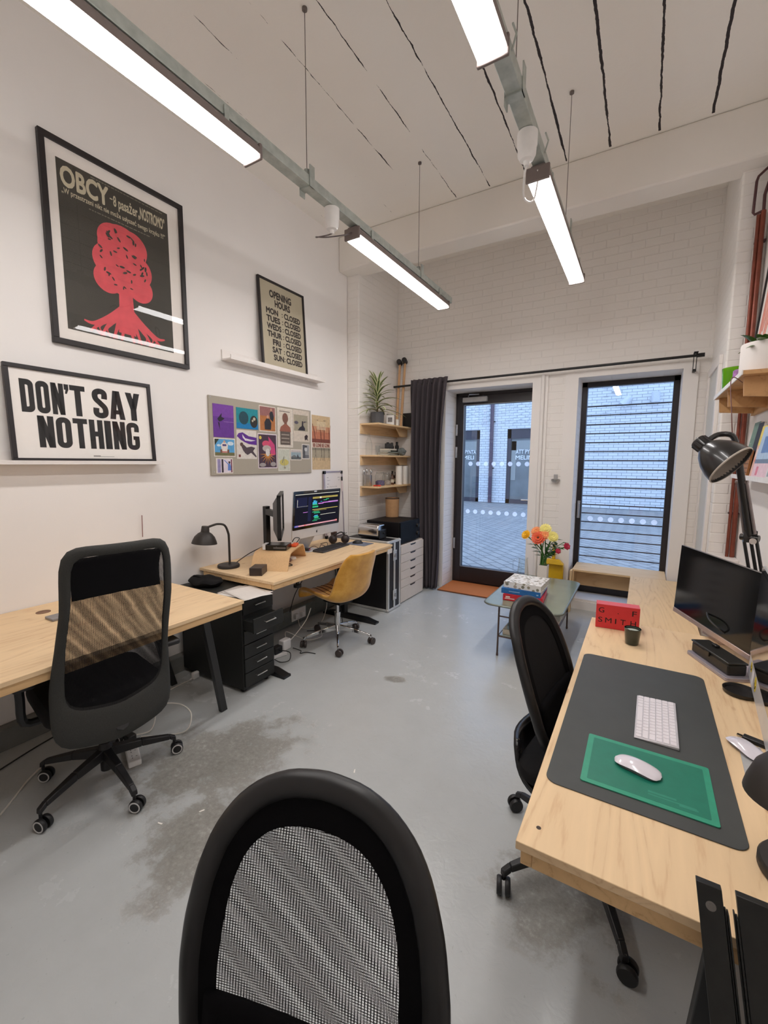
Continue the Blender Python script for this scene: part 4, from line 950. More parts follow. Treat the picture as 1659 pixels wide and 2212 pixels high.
def picture(name, label, y0, y1, z0, z1, fw, x, lean=0.0, depth=0.028, group=None):
    M_ = wallM(y0, z0, x, lean); W, H = y1-y0, z1-z0
    t = thing(name, label, 'framed print', (x, (y0+y1)/2, z0), group=group)
    b = MB().at(M_).box(0, W, 0, fw, 0, depth).box(0, W, H-fw, H, 0, depth).box(0, fw, fw, H-fw, 0, depth).box(W-fw, W, fw, H-fw, 0, depth)
    b.build('frame', M_wframe, t, world=True, bevel=0.0015)
    MB().at(M_).quad(fw, W-fw, fw, H-fw, depth-0.006).build('glass', M_pglass, t, world=True)
    return t, M_, W, H
# 1 the big poster: cream headline over a plain pink branching form
t, M_, W, H = picture('framed_poster', 'large framed dark poster with cream headline and a pink tree shape', 1.219, 2.078, 2.243, 3.366, 0.030, XL+0.001)
paper = MB().at(M_).box(0.03, W-0.03, 0.03, H-0.03, 0.002, 0.010).build('mount', M_mount, t, world=True)
px0, px1, py0, py1 = 0.083, 0.748, 0.095, 1.022
ps = MB().at(M_).quad(px0, px1, py0, py1, 0.0108).build('print', plain('dark_olive_print', (62, 58, 50), 0.6, var=0.12, scale=5), paper, world=True)
M_cream = plain('cream_ink', (206, 196, 170), 0.6, var=0.03)
b = MB().at(M_).text('OBCY', px0+0.02, px0+0.275, py1-0.135, py1-0.03, 0.045, 0.0114).text('-', px0+0.285, px0+0.30, py1-0.085, py1-0.080, 0.02, 0.0114)
b.text('8 pasa\u017cer', px0+0.305, px0+0.455, py1-0.135, py1-0.052, 0.03, 0.0114).text('\u201eNOSTROMO\u201d', px0+0.46, px1-0.025, py1-0.125, py1-0.048, 0.04, 0.0114)
b.text('\u201eW przestrzeni nikt nie mo\u017ce us\u0142ysze\u0107 twego krzyku !!!\u201d', px0+0.02, px1-0.025, py1-0.185, py1-0.145, 0.02, 0.0114)
b.build('lettering', M_cream, ps, world=True)
b = MB().at(M_)
for y, x0, x1 in ((py1-0.205, 0.16, 0.53), (py1-0.018, 0.18, 0.62)):
    x = px0+x0
    while x < px0+x1:
        w = rnd.uniform(0.008, 0.025); b.quad(x, x+w, y, y+0.006, 0.0113); x += w+0.005
b.build('small_print', plain('faded_ink', (128, 122, 108), 0.6), ps, world=True)
M_pink = plain('coral_pink_ink', (222, 84, 92), 0.6, var=0.10, scale=14)
cx = px0+0.345; b = MB().at(M_)
n_ = 0
def bl(pts, w0, w1):
    global n_; n_ += 1; blade(b, pts, w0, w1, 0.0112+0.00002*n_)
bl([(cx, py0+0.05), (cx+0.004, py0+0.25), (cx-0.002, py0+0.50), (cx, py0+0.70)], 0.11, 0.05)
for k, (dx, dy, r) in enumerate(((0, 0.56, 0.15), (-0.085, 0.47, 0.10), (0.085, 0.47, 0.10), (-0.10, 0.36, 0.085), (0.10, 0.36, 0.085), (-0.05, 0.60, 0.10), (0.06, 0.60, 0.10), (0, 0.40, 0.12))):
    n_ += 1; b.poly([(cx+dx+r*cos(2*pi*q/32), py0+dy+r*sin(2*pi*q/32), 0.0112+0.00002*n_) for q in range(32)])
for s in (-1, 1):        # spreading roots
    for k, (dx, dy) in enumerate(((0.07, 0.0), (0.14, 0.005), (0.20, 0.02), (0.235, 0.07), (0.02, 0.0))):
        bl([(cx+s*0.02, py0+0.20), (cx+s*(0.02+dx*0.35), py0+0.13), (cx+s*(dx*0.8+0.01), py0+0.07), (cx+s*(dx+0.02), py0+dy+0.004)], 0.05, 0.008)
        bl([(cx+s*(dx*0.7), py0+0.085), (cx+s*(dx*0.75+0.02), py0+0.05), (cx+s*(dx*0.55+0.03), py0+0.005)], 0.012, 0.004)
b.build('pink_motif', M_pink, ps, world=True)
b = MB().at(M_); rk = random.Random(5)
for k in range(46):          # dark leaf-shaped gaps in the crown
    a, q = rk.uniform(0, 2*pi), sqrt(rk.random()); x, y = cx+0.155*q*cos(a), py0+0.50+0.175*q*sin(a); w = rk.uniform(0.010, 0.017); tn = rk.uniform(0, pi)
    b.poly([(x+w*cos(u)*cos(tn)-w*0.4*sin(u)*sin(tn), y+w*cos(u)*sin(tn)+w*0.4*sin(u)*cos(tn), 0.0124+0.00001*k) for u in [2*pi*i/14 for i in range(14)]])
b.build('dark_gap', bpy.data.materials['dark_olive_print'], ps, world=True)

# 2 DON'T SAY NOTHING on the lower ledge
def ledge(label, y0, y1, z, d=0.10, h=0.07, lip=0.022):
    t = thing('picture_ledge', label, 'shelf', (XL, (y0+y1)/2, z))
    MB().box(XL+0.0005, XL+0.012, y0, y1, z, z+h).build('back_strip', M_white_trim, t, world=True, bevel=0.001)
    MB().box(XL+0.012, XL+d, y0, y1, z, z+0.012).build('base', M_white_trim, t, world=True, bevel=0.001)
    MB().box(XL+d-0.010, XL+d, y0, y1, z+0.012, z+lip).build('front_lip', M_white_trim, t, world=True, bevel=0.001)
ledge('white picture ledge under the DON\'T SAY NOTHING print', 0.10, 1.80, 1.548)
t, M_, W, H = picture('framed_print', 'black framed white print reading DON\'T SAY NOTHING leaning on a ledge', 0.968, 1.757, 1.5605, 2.085, 0.022, XL+0.050, 0.055, 0.024)
paper = MB().at(M_).box(0.022, W-0.022, 0.022, H-0.022, 0.002, 0.012).build('print', plain('off_white_paper', (242, 236, 230), 0.7, var=0.01), t, world=True)
M_ink = plain('black_ink', (22, 19, 20), 0.7)
def block(b, ch, x0, x1, y0, y1, z):
    """one heavy condensed capital in the rectangle x0..x1, y0..y1"""
    W, H = x1-x0, y1-y0; st = W*0.40 if ch not in 'I' else W; br = H*0.17
    R_ = lambda a, b_, c, d: b.quad(x0+a, x0+b_, y0+c, y0+d, z)
    def ring(rl_, rr):
        n = 7; O = []; I = []
        for (cx_, cy_), r, t0 in (((W, H), rr, 0), ((0, H), rl_, pi/2), ((0, 0), rl_, pi), ((W, 0), rr, 3*pi/2)):
            sx_, sy_ = (1 if cx_ else -1), (1 if cy_ else -1)
            for k in range(n+1):
                u, v = cos(t0+pi/2*k/n), sin(t0+pi/2*k/n); O.append((cx_-sx_*r+r*u, cy_-sy_*r+r*v))
                ri = max(0.001, r-st*0.85); I.append(((W-st if cx_ else st)-sx_*ri+ri*u, (H-br if cy_ else br)-sy_*ri+ri*v))
        return O, I
    if ch in 'OD':
        O, I = ring(W*0.45 if ch == 'O' else 0.001, W*0.45)
        for k in range(len(O)):
            q = [O[k], O[(k+1) % len(O)], I[(k+1) % len(O)], I[k]]; b.poly([(x0+u, y0+v, z) for u, v in q])
    elif ch == 'N': R_(0, st, 0, H); R_(W-st, W, 0, H); b.poly([(x0, y0+H, z), (x0+st, y0+H, z), (x0+W, y0, z), (x0+W-st, y0, z)])
    elif ch == 'T': R_(0, W, H-br, H); R_(W/2-st/2, W/2+st/2, 0, H-br)
    elif ch == 'H': R_(0, st, 0, H); R_(W-st, W, 0, H); R_(st, W-st, H*0.43, H*0.43+br)
    elif ch == 'I': R_(0, W, 0, H)
    elif ch == 'Y':
        R_(W/2-st/2, W/2+st/2, 0, H*0.42)
        for s_ in (0, 1): m = (lambda u: u) if not s_ else (lambda u: W-u); b.poly([(x0+m(u), y0+v, z) for u, v in ((0, H), (st, H), (W/2+st*0.45, H*0.42), (W/2-st/2, H*0.40))])
    elif ch == 'A':
        for s_ in (0, 1): m = (lambda u: u) if not s_ else (lambda u: W-u); b.poly([(x0+m(u), y0+v, z) for u, v in ((0, 0), (st*0.9, 0), (W/2+st*0.30, H), (W/2-st*0.55, H))])
        R_(W*0.25, W*0.75, H*0.18, H*0.18+br*0.85)
    else:
        P = {'S': [(0.80, 0.66), (0.80, 0.86), (0.5, 0.915), (0.20, 0.84), (0.20, 0.66), (0.5, 0.51), (0.80, 0.35), (0.80, 0.15), (0.5, 0.085), (0.20, 0.15), (0.20, 0.34)],
             'G': [(0.81, 0.66), (0.80, 0.86), (0.5, 0.915), (0.19, 0.84), (0.18, 0.5), (0.19, 0.16), (0.5, 0.085), (0.80, 0.15), (0.81, 0.48)]}[ch]
        blade(b, [(x0+W*u, y0+H*v) for u, v in P], st, st, z)
        if ch == 'G': R_(W*0.5, W, H*0.37, H*0.37+br*0.8)
b = MB().at(M_); zz_ = 0.0125
for word, x0, x1, y0, y1 in (('DON', 0.065, 0.272, 0.272, 0.450), ('T', 0.304, 0.385, 0.272, 0.450), ('SAY', 0.425, 0.715, 0.272, 0.450), ('NOTHING', 0.130, 0.690, 0.082, 0.258)):
    wd = [0.5 if c == 'I' else (1.12 if c in 'AY' else 1.0) for c in word]; gap = 0.010; un = (x1-x0-gap*(len(word)-1))/sum(wd); x = x0
    for c, w_ in zip(word, wd): block(b, c, x, x+un*w_, y0, y1, zz_); x += un*w_+gap; zz_ += 0.00001
b.poly([(0.276, 0.450, 0.0126), (0.276, 0.418, 0.0126), (0.284, 0.418, 0.0126), (0.279, 0.395, 0.0126), (0.289, 0.395, 0.0126), (0.299, 0.420, 0.0126), (0.299, 0.450, 0.0126)])
b.build('lettering', M_ink, paper, world=True)
MB().at(M_).quad(0.40, 0.52, 0.034, 0.036, 0.0126).quad(0.40, 0.44, 0.037, 0.041, 0.0126).build('small_print', plain('grey_ink', (120, 116, 112), 0.7), paper, world=True)
# 3 OPENING HOURS on the upper ledge
ledge('white picture ledge high on the wall under the OPENING HOURS print', 2.385, 3.56, 2.372, 0.115, 0.085, 0.036)
t, M_, W, H = picture('framed_print', 'black framed tan print listing OPENING HOURS, leaning on the high ledge', 2.765, 3.345, 2.3845, 3.155, 0.018, XL+0.052, 0.055, 0.022)
paper = MB().at(M_).box(0.018, W-0.018, 0.018, H-0.018, 0.002, 0.010).build('print', plain('tan_paper', (186, 176, 152), 0.7, var=0.03, scale=3), t, world=True)
b = MB().at(M_).text('OPENING', 0.135, 0.405, 0.632, 0.690, 0.06, 0.0106).text('HOURS', 0.195, 0.385, 0.560, 0.615, 0.06, 0.0106)
for k, (dname, a, b_) in enumerate((('MON', 0.085, 0.225), ('TUES', 0.085, 0.245), ('WEDS', 0.085, 0.255), ('THUR', 0.085, 0.255), ('FRI', 0.145, 0.235), ('SAT', 0.135, 0.245), ('SUN', 0.145, 0.265))):
    y = 0.485-0.066*k; b.text(dname, a, b_, y, y+0.047, 0.06, 0.0106).text(':', 0.275, 0.284, y+0.005, y+0.036, 0.02, 0.0106).text('CLOSED', 0.305, 0.515, y, y+0.047, 0.06, 0.0106)
b.build('lettering', plain('brown_black_ink', (44, 36, 34), 0.7), paper, world=True)

# 4 pinboard and its cards
t = thing('pinboard', 'grey-beige fabric pinboard with postcards above the far left desk', 'pinboard', (XL, 2.84, 1.459))
MB().box(XL+0.0008, XL+0.016, 2.238, 3.442, 1.460, 2.084).build('board', plain('grey_beige_felt', (170, 162, 148), 0.9, var=0.05, scale=300, bump=0.2), t, world=True, bevel=0.002)
for y, z in ((2.252, 2.072), (3.430, 2.074), (2.262, 1.487), (3.413, 1.487)):
    MB().cyl((XL+0.016, y, z), (XL+0.0185, y, z), 0.005, seg=12).build('screw', M_alu, t, world=True)
BX = XL+0.0165
inks = {}
def ink(c):
    if c not in inks: inks[c] = plain('print_ink_%d' % len(inks), c, 0.55, var=0.10, scale=40)
    return inks[c]
def card(label, y0, y1, z0, z1, base, shapes, border=None, x=BX, kind='postcard', tilt=0.0):
    """shapes: (colour, polygon) in 0..1 of the printed field"""
    W, H = y1-y0, z1-z0; M_ = wallM(y0, z0, x) @ Matrix.Rotation(tilt, 4, 'Z')
    t = thing('postcard' if kind == 'postcard' else 'art_print', label, kind, (x, (y0+y1)/2, z0), group='cards on the pinboard' if kind == 'postcard' else None)
    MB().at(M_).box(0, W, 0, H, 0.0003, 0.0016).build('card', ink(border or base), t, world=True)
    b0 = 0.008 if border else 0.0
    if border: MB().at(M_).quad(b0, W-b0, b0, H-b0, 0.0019).build('picture', ink(base), t, world=True)
    by = {}
    for k, (c, P) in enumerate(shapes):
        by.setdefault(c, []).append((0.0021+0.00006*k, P))
    for c, L in by.items():
        b = MB().at(M_)
        for z, P in L: b.poly([(b0+(W-2*b0)*u, b0+(H-2*b0)*v, z) for u, v in P])
        b.build('motif', ink(c), t, world=True)
    return t
def ell(cx, cy, rx, ry, n=20): return [(cx+rx*cos(2*pi*k/n), cy+ry*sin(2*pi*k/n)) for k in range(n)]
def rc(a, b, c, d): return [(a, c), (b, c), (b, d), (a, d)]
card('purple card with a black fin shape, top left of the pinboard', 2.270, 2.471, 1.763, 2.024, (100, 50, 142), [((118, 62, 158), rc(0, 1, 0.62, 1)), ((32, 22, 40), [(0.20, 0.55), (0.42, 0.74), (0.40, 0.62), (0.55, 0.58), (0.40, 0.50), (0.28, 0.47)]), ((32, 22, 40), [(0.22, 0.46), (0.31, 0.22), (0.30, 0.44)]), ((150, 110, 180), rc(0.5, 1, 0.475, 0.49))])
card('teal card with two dark clusters on the pinboard', 2.499, 2.734, 1.847, 2.019, (22, 136, 148), [((14, 120, 178), rc(0, 1, 0, 0.28)), ((28, 70, 82), ell(0.33, 0.52, 0.22, 0.32)), ((40, 38, 34), ell(0.80, 0.38, 0.18, 0.30)), ((190, 182, 160), ell(0.82, 0.52, 0.06, 0.08)), ((190, 182, 160), ell(0.74, 0.42, 0.04, 0.06))])
card('card of two figures in dark coats on an orange ground', 2.749, 2.949, 1.838, 2.064, (176, 112, 62), [((150, 100, 96), rc(0, 1, 0.62, 1)), ((40, 38, 46), [(0.30, 0.05), (0.28, 0.35), (0.42, 0.52), (0.62, 0.52), (0.74, 0.34), (0.70, 0.05)]), ((40, 38, 46), [(0.66, 0.5), (0.62, 0.74), (0.72, 0.84), (0.84, 0.82), (0.92, 0.60), (0.86, 0.40)]), ((196, 150, 122), ell(0.51, 0.59, 0.07, 0.07)), ((196, 150, 122), ell(0.74, 0.90, 0.06, 0.06))], (218, 208, 196))
card('tall white card with a brown bust in profile', 2.972, 3.172, 1.707, 2.068, (212, 202, 188), [((122, 84, 70), ell(0.50, 0.76, 0.21, 0.14)), ((122, 84, 70), rc(0.42, 0.62, 0.56, 0.70)), ((150, 92, 74), [(0.08, 0.40), (0.16, 0.52), (0.42, 0.60), (0.62, 0.60), (0.86, 0.52), (0.90, 0.40)]), ((96, 84, 76), rc(0.12, 0.86, 0.04, 0.40)), ((158, 146, 134), rc(0.2, 0.78, 0.10, 0.13)), ((158, 146, 134), rc(0.2, 0.78, 0.2, 0.23)), ((158, 146, 134), rc(0.2, 0.78, 0.3, 0.33)), ((120, 112, 104), rc(0.08, 0.85, 0.925, 0.945))], (224, 216, 206))
card('pale grey-green card with a dark seated figure and a boot below', 3.177, 3.415, 1.768, 2.072, (206, 194, 180), [((160, 152, 132), rc(0.06, 0.9, 0.34, 0.85)), ((40, 36, 46), [(0.28, 0.36), (0.40, 0.46), (0.52, 0.50), (0.54, 0.66), (0.62, 0.66), (0.62, 0.52), (0.72, 0.44), (0.72, 0.36)]), ((90, 84, 96), ell(0.2, 0.6, 0.12, 0.05)), ((74, 66, 78), [(0.62, 0.60), (0.86, 0.66), (0.66, 0.66)]), ((52, 36, 38), [(0.70, 0.05), (0.68, 0.18), (0.80, 0.24), (0.90, 0.20), (0.86, 0.10), (0.92, 0.04), (0.80, 0.08)])])
card('card of a white-aproned figure under a blue sky', 2.268, 2.477, 1.608, 1.757, (88, 158, 206), [((206, 222, 232), ell(0.8, 0.75, 0.16, 0.12)), ((206, 222, 232), ell(0.2, 0.62, 0.10, 0.07)), ((110, 106, 70), rc(0, 1, 0, 0.2)), ((52, 60, 48), [(0, 1), (0.22, 1), (0.05, 0.7), (0, 0.6)]), ((226, 218, 210), [(0.36, 0.18), (0.30, 0.66), (0.40, 0.80), (0.56, 0.80), (0.66, 0.66), (0.62, 0.18)]), ((74, 66, 120), rc(0.38, 0.58, 0.58, 0.7)), ((190, 74, 60), rc(0.36, 0.62, 0.2, 0.26)), ((206, 160, 130), ell(0.48, 0.85, 0.05, 0.08)), ((120, 80, 64), rc(0.26, 0.36, 0.18, 0.38)), ((120, 80, 64), rc(0.62, 0.72, 0.18, 0.38))], (224, 216, 206))
card('white card with a purple swoosh over a grey reclining figure', 2.493, 2.712, 1.592, 1.835, (216, 208, 200), [((92, 40, 140), [(0.02, 0.78), (0.10, 0.88), (0.30, 0.92), (0.60, 0.80), (1, 0.76), (1, 0.50), (0.62, 0.52), (0.40, 0.58), (0.2, 0.66)]), ((222, 214, 220), [(0.28, 0.86), (0.42, 0.72), (0.70, 0.68), (0.95, 0.66), (0.7, 0.62), (0.42, 0.64), (0.30, 0.74)]), ((78, 64, 70), [(0.30, 0.30), (0.22, 0.44), (0.34, 0.50), (0.48, 0.40), (0.72, 0.44), (0.92, 0.40), (0.80, 0.28), (0.98, 0.10), (0.94, 0.06), (0.70, 0.22), (0.52, 0.14), (0.40, 0.20)]), ((96, 72, 66), ell(0.24, 0.50, 0.08, 0.07)), ((110, 52, 46), rc(0.08, 0.18, 0.06, 0.15))])
card('white-bordered card with an orange sunburst on a dark pink ground', 2.725, 2.956, 1.510, 1.819, (70, 50, 64), [((200, 70, 120), [(0.55, 0.95), (0.9, 0.7), (0.95, 0.4), (0.7, 0.35), (0.6, 0.6)]), ((206, 80, 110), ell(0.42, 0.72, 0.22, 0.10)), ((182, 170, 164), ell(0.45, 0.58, 0.24, 0.10)), ((210, 204, 200), ell(0.5, 0.46, 0.12, 0.12))] + [((234, 160, 60), [(0.5+0.1*cos(a-0.18), 0.40+0.07*sin(a-0.18)), (0.5+0.46*cos(a), 0.40+0.34*sin(a)), (0.5+0.1*cos(a+0.18), 0.40+0.07*sin(a+0.18))]) for a in [pi+pi*k/8 for k in range(9)]] + [((160, 152, 150), ell(0.2, 0.08, 0.18, 0.06)), ((160, 152, 150), ell(0.8, 0.1, 0.16, 0.07)), ((216, 190, 80), ell(0.1, 0.9, 0.07, 0.05))], (228, 216, 222))
card('small card of a pale seascape, right part of the pinboard', 3.134, 3.291, 1.585, 1.690, (150, 168, 176), [((96, 100, 100), rc(0, 1, 0, 0.28)), ((190, 182, 180), rc(0, 1, 0.78, 1)), ((66, 66, 72), [(0.60, 0.15), (0.62, 0.50), (0.68, 0.56), (0.72, 0.40), (0.82, 0.2)]), ((120, 122, 122), [(0, 0.28), (0.3, 0.5), (0.6, 0.3)])], (224, 216, 206))
card('small black-and-white portrait card at the right edge of the pinboard', 3.300, 3.413, 1.597, 1.746, (150, 150, 152), [((84, 84, 88), rc(0, 0.4, 0, 1)), ((196, 196, 196), ell(0.5, 0.68, 0.22, 0.16)), ((64, 64, 68), ell(0.5, 0.88, 0.2, 0.08)), ((110, 110, 114), rc(0.4, 1, 0.0, 0.25))], (220, 212, 204))
card('pale green card with a round yellow shape at the board\'s lower edge', 2.968, 3.126, 1.482, 1.692, (196, 198, 184), [((200, 186, 106), ell(0.5, 0.38, 0.42, 0.16)), ((150, 148, 120), rc(0.48, 0.52, 0.08, 0.7)), ((130, 130, 116), [(0.28, 0.35), (0.44, 0.66), (0.50, 0.62), (0.36, 0.35)]), ((150, 140, 116), ell(0.55, 0.12, 0.08, 0.05))], (218, 212, 200))
card('small card of a blue-dressed figure with a raised arm, lower left of the board', 2.282, 2.447, 1.472, 1.596, (222, 212, 222), [((46, 36, 48), rc(0.30, 0.42, 0, 1)), ((150, 140, 180), rc(0.04, 0.24, 0, 1)), ((96, 128, 196), [(0.70, 0.15), (0.72, 0.65), (0.86, 0.70), (0.96, 0.3), (0.92, 0.15)]), ((96, 128, 196), [(0.72, 0.60), (0.46, 0.92), (0.50, 0.95), (0.76, 0.66)]), ((70, 46, 46), ell(0.82, 0.76, 0.07, 0.09)), ((120, 60, 80), rc(0.92, 1, 0, 1))], (222, 214, 206))
trees = []
for x, l in ((0.14, -0.08), (0.46, -0.05), (0.60, 0.06), (0.88, 0.08)):
    trees += [((116, 64, 48), [(x+0.03, 0.50), (x+l*0.5, 0.68), (x+l*1.6, 0.84), (x+l*1.5+0.02, 0.84), (x+l*0.5+0.04, 0.70), (x+0.07, 0.50)]), ((116, 64, 48), [(x+0.05, 0.64), (x-l*0.9+0.05, 0.80), (x-l*0.9+0.07, 0.80), (x+0.07, 0.65)]),
              ((96, 88, 76), [(x+0.02, 0.40), (x+0.035, 0.28), (x+l, 0.16), (x+l+0.015, 0.16), (x+0.05, 0.27), (x+0.06, 0.40)]), ((96, 88, 76), [(x+0.04, 0.28), (x-l*0.8+0.04, 0.17), (x-l*0.8+0.055, 0.17), (x+0.055, 0.28)])]
tp = card('tall tan art print of bare trees and roots taped beside the pinboard', 3.473, 3.774, 1.490, 2.050, (206, 180, 142), [((188, 118, 88), rc(0, 1, 0.50, 0.72)), ((198, 142, 108), rc(0, 1, 0.70, 0.80)), ((126, 68, 56), rc(0, 1, 0.50, 0.57)), ((222, 206, 190), rc(0, 1, 0.405, 0.498)), ((172, 160, 138), rc(0, 1, 0.22, 0.405)), ((140, 132, 116), rc(0, 1, 0.36, 0.405))] + trees + [((226, 210, 178), rc(0.25, 0.74, 0.745+0.025*k, 0.758+0.025*k)) for k in range(6)] + [((120, 104, 84), rc(0.25, 0.33, 0.908, 0.918)), ((120, 104, 84), rc(0.6, 0.73, 0.908, 0.918))], None, XL+0.0005, 'art print')
M_ = wallM(3.473, 1.490, XL+0.0005)
MB().at(M_).text('BE GONE BE GONE', 0.014, 0.287, 0.234, 0.272, 0.03, 0.0056).build('lettering', ink((150, 84, 72)), tp, world=True)
# thin nail-like wire above the tall chair
tag(MB().tube([(XL+0.012, 1.665, 1.05), (XL+0.012, 1.668, 1.20)], 0.0025, 6).build('wall_wire', plain('rusty_wire', (140, 90, 84), 0.6)), 'short rusty wire sticking up the wall behind the tall chair', 'wire')

# ------------------------------------------------------------ corner by the curtain
M_shelf = plywood('pale_birch_ply', (226, 194, 150), (186, 134, 84), 'y', scale=1.2)
CX = -2.7895
def corner_shelf(z, label):
    t = thing('corner_shelf', label, 'shelf', (CX, 4.5, z))
    P = [(CX, 4.115), (-2.54, 4.115), (-2.54, 4.975), (CX, 4.975)]
    MB().prism(P, z-0.018, z).build('board', M_shelf, t, world=True, bevel=0.001)
    MB().box(CX, CX+0.018, 4.118, 4.955, z-0.115, z-0.0185).build('wall_batten', M_shelf, t, world=True)
    MB().box(CX+0.018, -2.655, 4.957, 4.975, z-0.115, z-0.0185).build('back_batten', M_shelf, t, world=True)
    MB().hexa([(-2.655, 4.70, z-0.0185), (-2.637, 4.70, z-0.0185), (-2.637, 4.975, z-0.0185), (-2.655, 4.975, z-0.0185)], [(-2.655, 4.80, z-0.115), (-2.637, 4.80, z-0.115), (-2.637, 4.975, z-0.115), (-2.655, 4.975, z-0.115)]).build('fin', M_shelf, t, world=True)
SZ = (2.005, 1.650, 1.295)
corner_shelf(SZ[0], 'top plywood corner shelf holding the striped plant')
corner_shelf(SZ[1], 'middle plywood corner shelf holding a clear bottle and flat books')
corner_shelf(SZ[2], 'bottom plywood corner shelf holding jars and paper rolls')

# variegated plant in a grey pot
t = thing('potted_plant', 'green-and-cream striped dracaena in a faceted dark grey pot on the top shelf', 'plant', (-2.685, 4.32, SZ[0]))
MB().lathe([(0, 0.0006), (0.068, 0.0006), (0.074, 0.004), (0.080, 0.135), (0.074, 0.135), (0.070, 0.118), (0, 0.118)], (0, 0, 0), 10, cap=False).build('pot', plain('slate_grey_pot', (84, 84, 88), 0.55), t, flat=True)
M_leaf = NT('striped_leaf'); _v = M_leaf.t.nodes.new('ShaderNodeUVMap'); _s = M_leaf.n('ShaderNodeSeparateXYZ'); M_leaf.l(_v.outputs[0], _s.inputs[0])
_d = M_leaf.math('ABSOLUTE', M_leaf.math('SUBTRACT', _s.outputs[0], 0.5))
M_leaf.set(Base_Color=M_leaf.ramp(M_leaf.math('ADD', _d, M_leaf.math('MULTIPLY', M_leaf.noise(M_leaf.coord(), 40, 2), 0.05)), [(0.0, srgb(52, 78, 34)), (0.19, srgb(72, 98, 46)), (0.27, srgb(208, 210, 164)), (0.52, srgb(214, 216, 170))]), Roughness=0.4); M_leaf = M_leaf.mat
b = MB(); uvs = []
rl = random.Random(3)
for k in range(44):
    a = k*2.399+rl.uniform(-0.2, 0.2); lev = k/44
    h0 = 0.13+0.33*lev; L = rl.uniform(0.24, 0.31)*(1-0.18*lev); rise = 0.30+0.95*lev; w = rl.uniform(0.016, 0.022)
    rows = []
    for i in range(8):
        q = i/7; rr = L*(q*cos(min(1.35, rise))+0.22*q*q*(1.3-lev)); zz = h0 + L*(q*sin(min(1.35, rise)) - (0.62-0.42*lev)*q*q)
        ww = w*(sin(pi*min(1, q*0.92+0.10))**0.6)*(1 if i < 7 else 0.15)
        ca, sa = cos(a), sin(a)
        rows.append([(b.v((max(-0.096, rr*ca-sa*ww*j) if rr*sa+ca*ww*j > -0.235 else rr*ca-sa*ww*j, rr*sa+ca*ww*j, zz+abs(j)*ww*0.35)), (j+1)/2, q) for j in (-1, 0, 1)])
    for A, B in zip(rows[:-1], rows[1:]):
        for j in (0, 1):
            f_ = b.f([A[j][0], A[j+1][0], B[j+1][0], B[j][0]])
            if f_: uvs.append((f_, [A[j][1:], A[j+1][1:], B[j+1][1:], B[j][1:]]))
ul = b.bm.loops.layers.uv.new('UVMap')
for f_, uv in uvs:
    for l_, u_ in zip(f_.loops, uv): l_[ul].uv = u_
o = b.build('foliage', M_leaf, t); tag(o, kind='stuff')
MB().cyl((0, 0, 0.118), (0, 0, 0.48), 0.012, 0.006, 8).build('stem', plain('plant_stem', (120, 104, 70), 0.7), t)

M_clear = glass_pane('clear_glass', (0.965, 0.975, 0.97), 0.02, 1.3)
def lathe_thing(name, label, cat, loc, prof, mat, part='body', seg=24, extra=None, group=None):
    t = thing(name, label, cat, loc, group=group); MB().lathe(prof, (0, 0, 0), seg, cap=False).build(part, mat, t)
    if extra: extra(t)
    return t
jar = [(0, 0.001), (0.040, 0.001), (0.045, 0.008), (0.045, 0.085), (0.040, 0.098), (0.036, 0.100)]
lathe_thing('glass_jar', 'clear glass jar with a pale lid beside the plant pot on the top shelf', 'jar', (-2.672, 4.585, SZ[0]), [(r*0.95, h*1.25) for r, h in jar], M_clear, extra=lambda t: MB().cyl((0, 0, 0.126), (0, 0, 0.142), 0.040, seg=24).build('lid', plain('pale_lid', (186, 180, 166), 0.5), t))
t = thing('photo_frame', 'small white photo frame with a grey picture on the top corner shelf', 'photo frame', (-2.602, 4.475, SZ[0]), 0.35)
MB().box(-0.045, 0.045, -0.006, 0.006, 0.0006, 0.115).build('frame', M_white, t, bevel=0.002)
MB().at(frame((0, -0.0066, 0), (1, 0, 0), (0, 0, 1))).quad(-0.026, 0.026, 0.035, 0.088).build('photo', plain('grey_photo', (128, 122, 120), 0.4, var=0.5, scale=50), t)
lathe_thing('candle', 'small white pillar candle beside the photo frame on the top shelf', 'candle', (-2.578, 4.60, SZ[0]), [(0, 0.0006), (0.019, 0.0006), (0.019, 0.075), (0.012, 0.076), (0, 0.074)], plain('white_wax', (236, 232, 224), 0.5), extra=lambda t: MB().cyl((0, 0, 0.074), (0, 0, 0.083), 0.0012, seg=6).build('wick', M_black_plastic, t))
t = thing('speaker_box', 'small plain black box standing by the curtain on the top shelf', 'box', (-2.625, 4.955, SZ[0]))
MB().box(-0.06, 0.06, -0.018, 0.018, 0.0006, 0.185).build('case', M_black_plastic, t, bevel=0.003)
for k, (x, x2, lab) in enumerate(((-2.752, -2.728, 'left of two wooden-handled hammers standing head up behind the plant'), (-2.690, -2.655, 'right of two wooden-handled hammers standing head up, nearer the curtain'))):
    t = thing('sledgehammer', lab, 'hammer', (x, 4.80, SZ[0]))
    MB().cyl((x, 4.895, SZ[0]+0.0016), (x2, 4.928, 2.80), 0.017, 0.0145, 12).build('handle', plywood('ash_handle', (206, 164, 122), (170, 122, 86), 'z', knots=False, scale=4) if k == 0 else bpy.data.materials['ash_handle'], t, world=True)
    c = Vector((x2, 4.922, 2.815+0.012*k)); ax_ = Vector((0.35, -0.93, 0.05)).normalized()
    MB().lathe([(0, -0.050), (0.026, -0.050), (0.032, -0.044), (0.032, -0.022), (0.027, -0.018), (0.027, 0.018), (0.032, 0.022), (0.032, 0.07), (0.026, 0.076), (0, 0.076)], c, 8, ax_).build('head', plain('black_iron', (46, 42, 42), 0.5, 0.4) if k == 0 else bpy.data.materials['black_iron'], t, world=True, bevel=0.002)

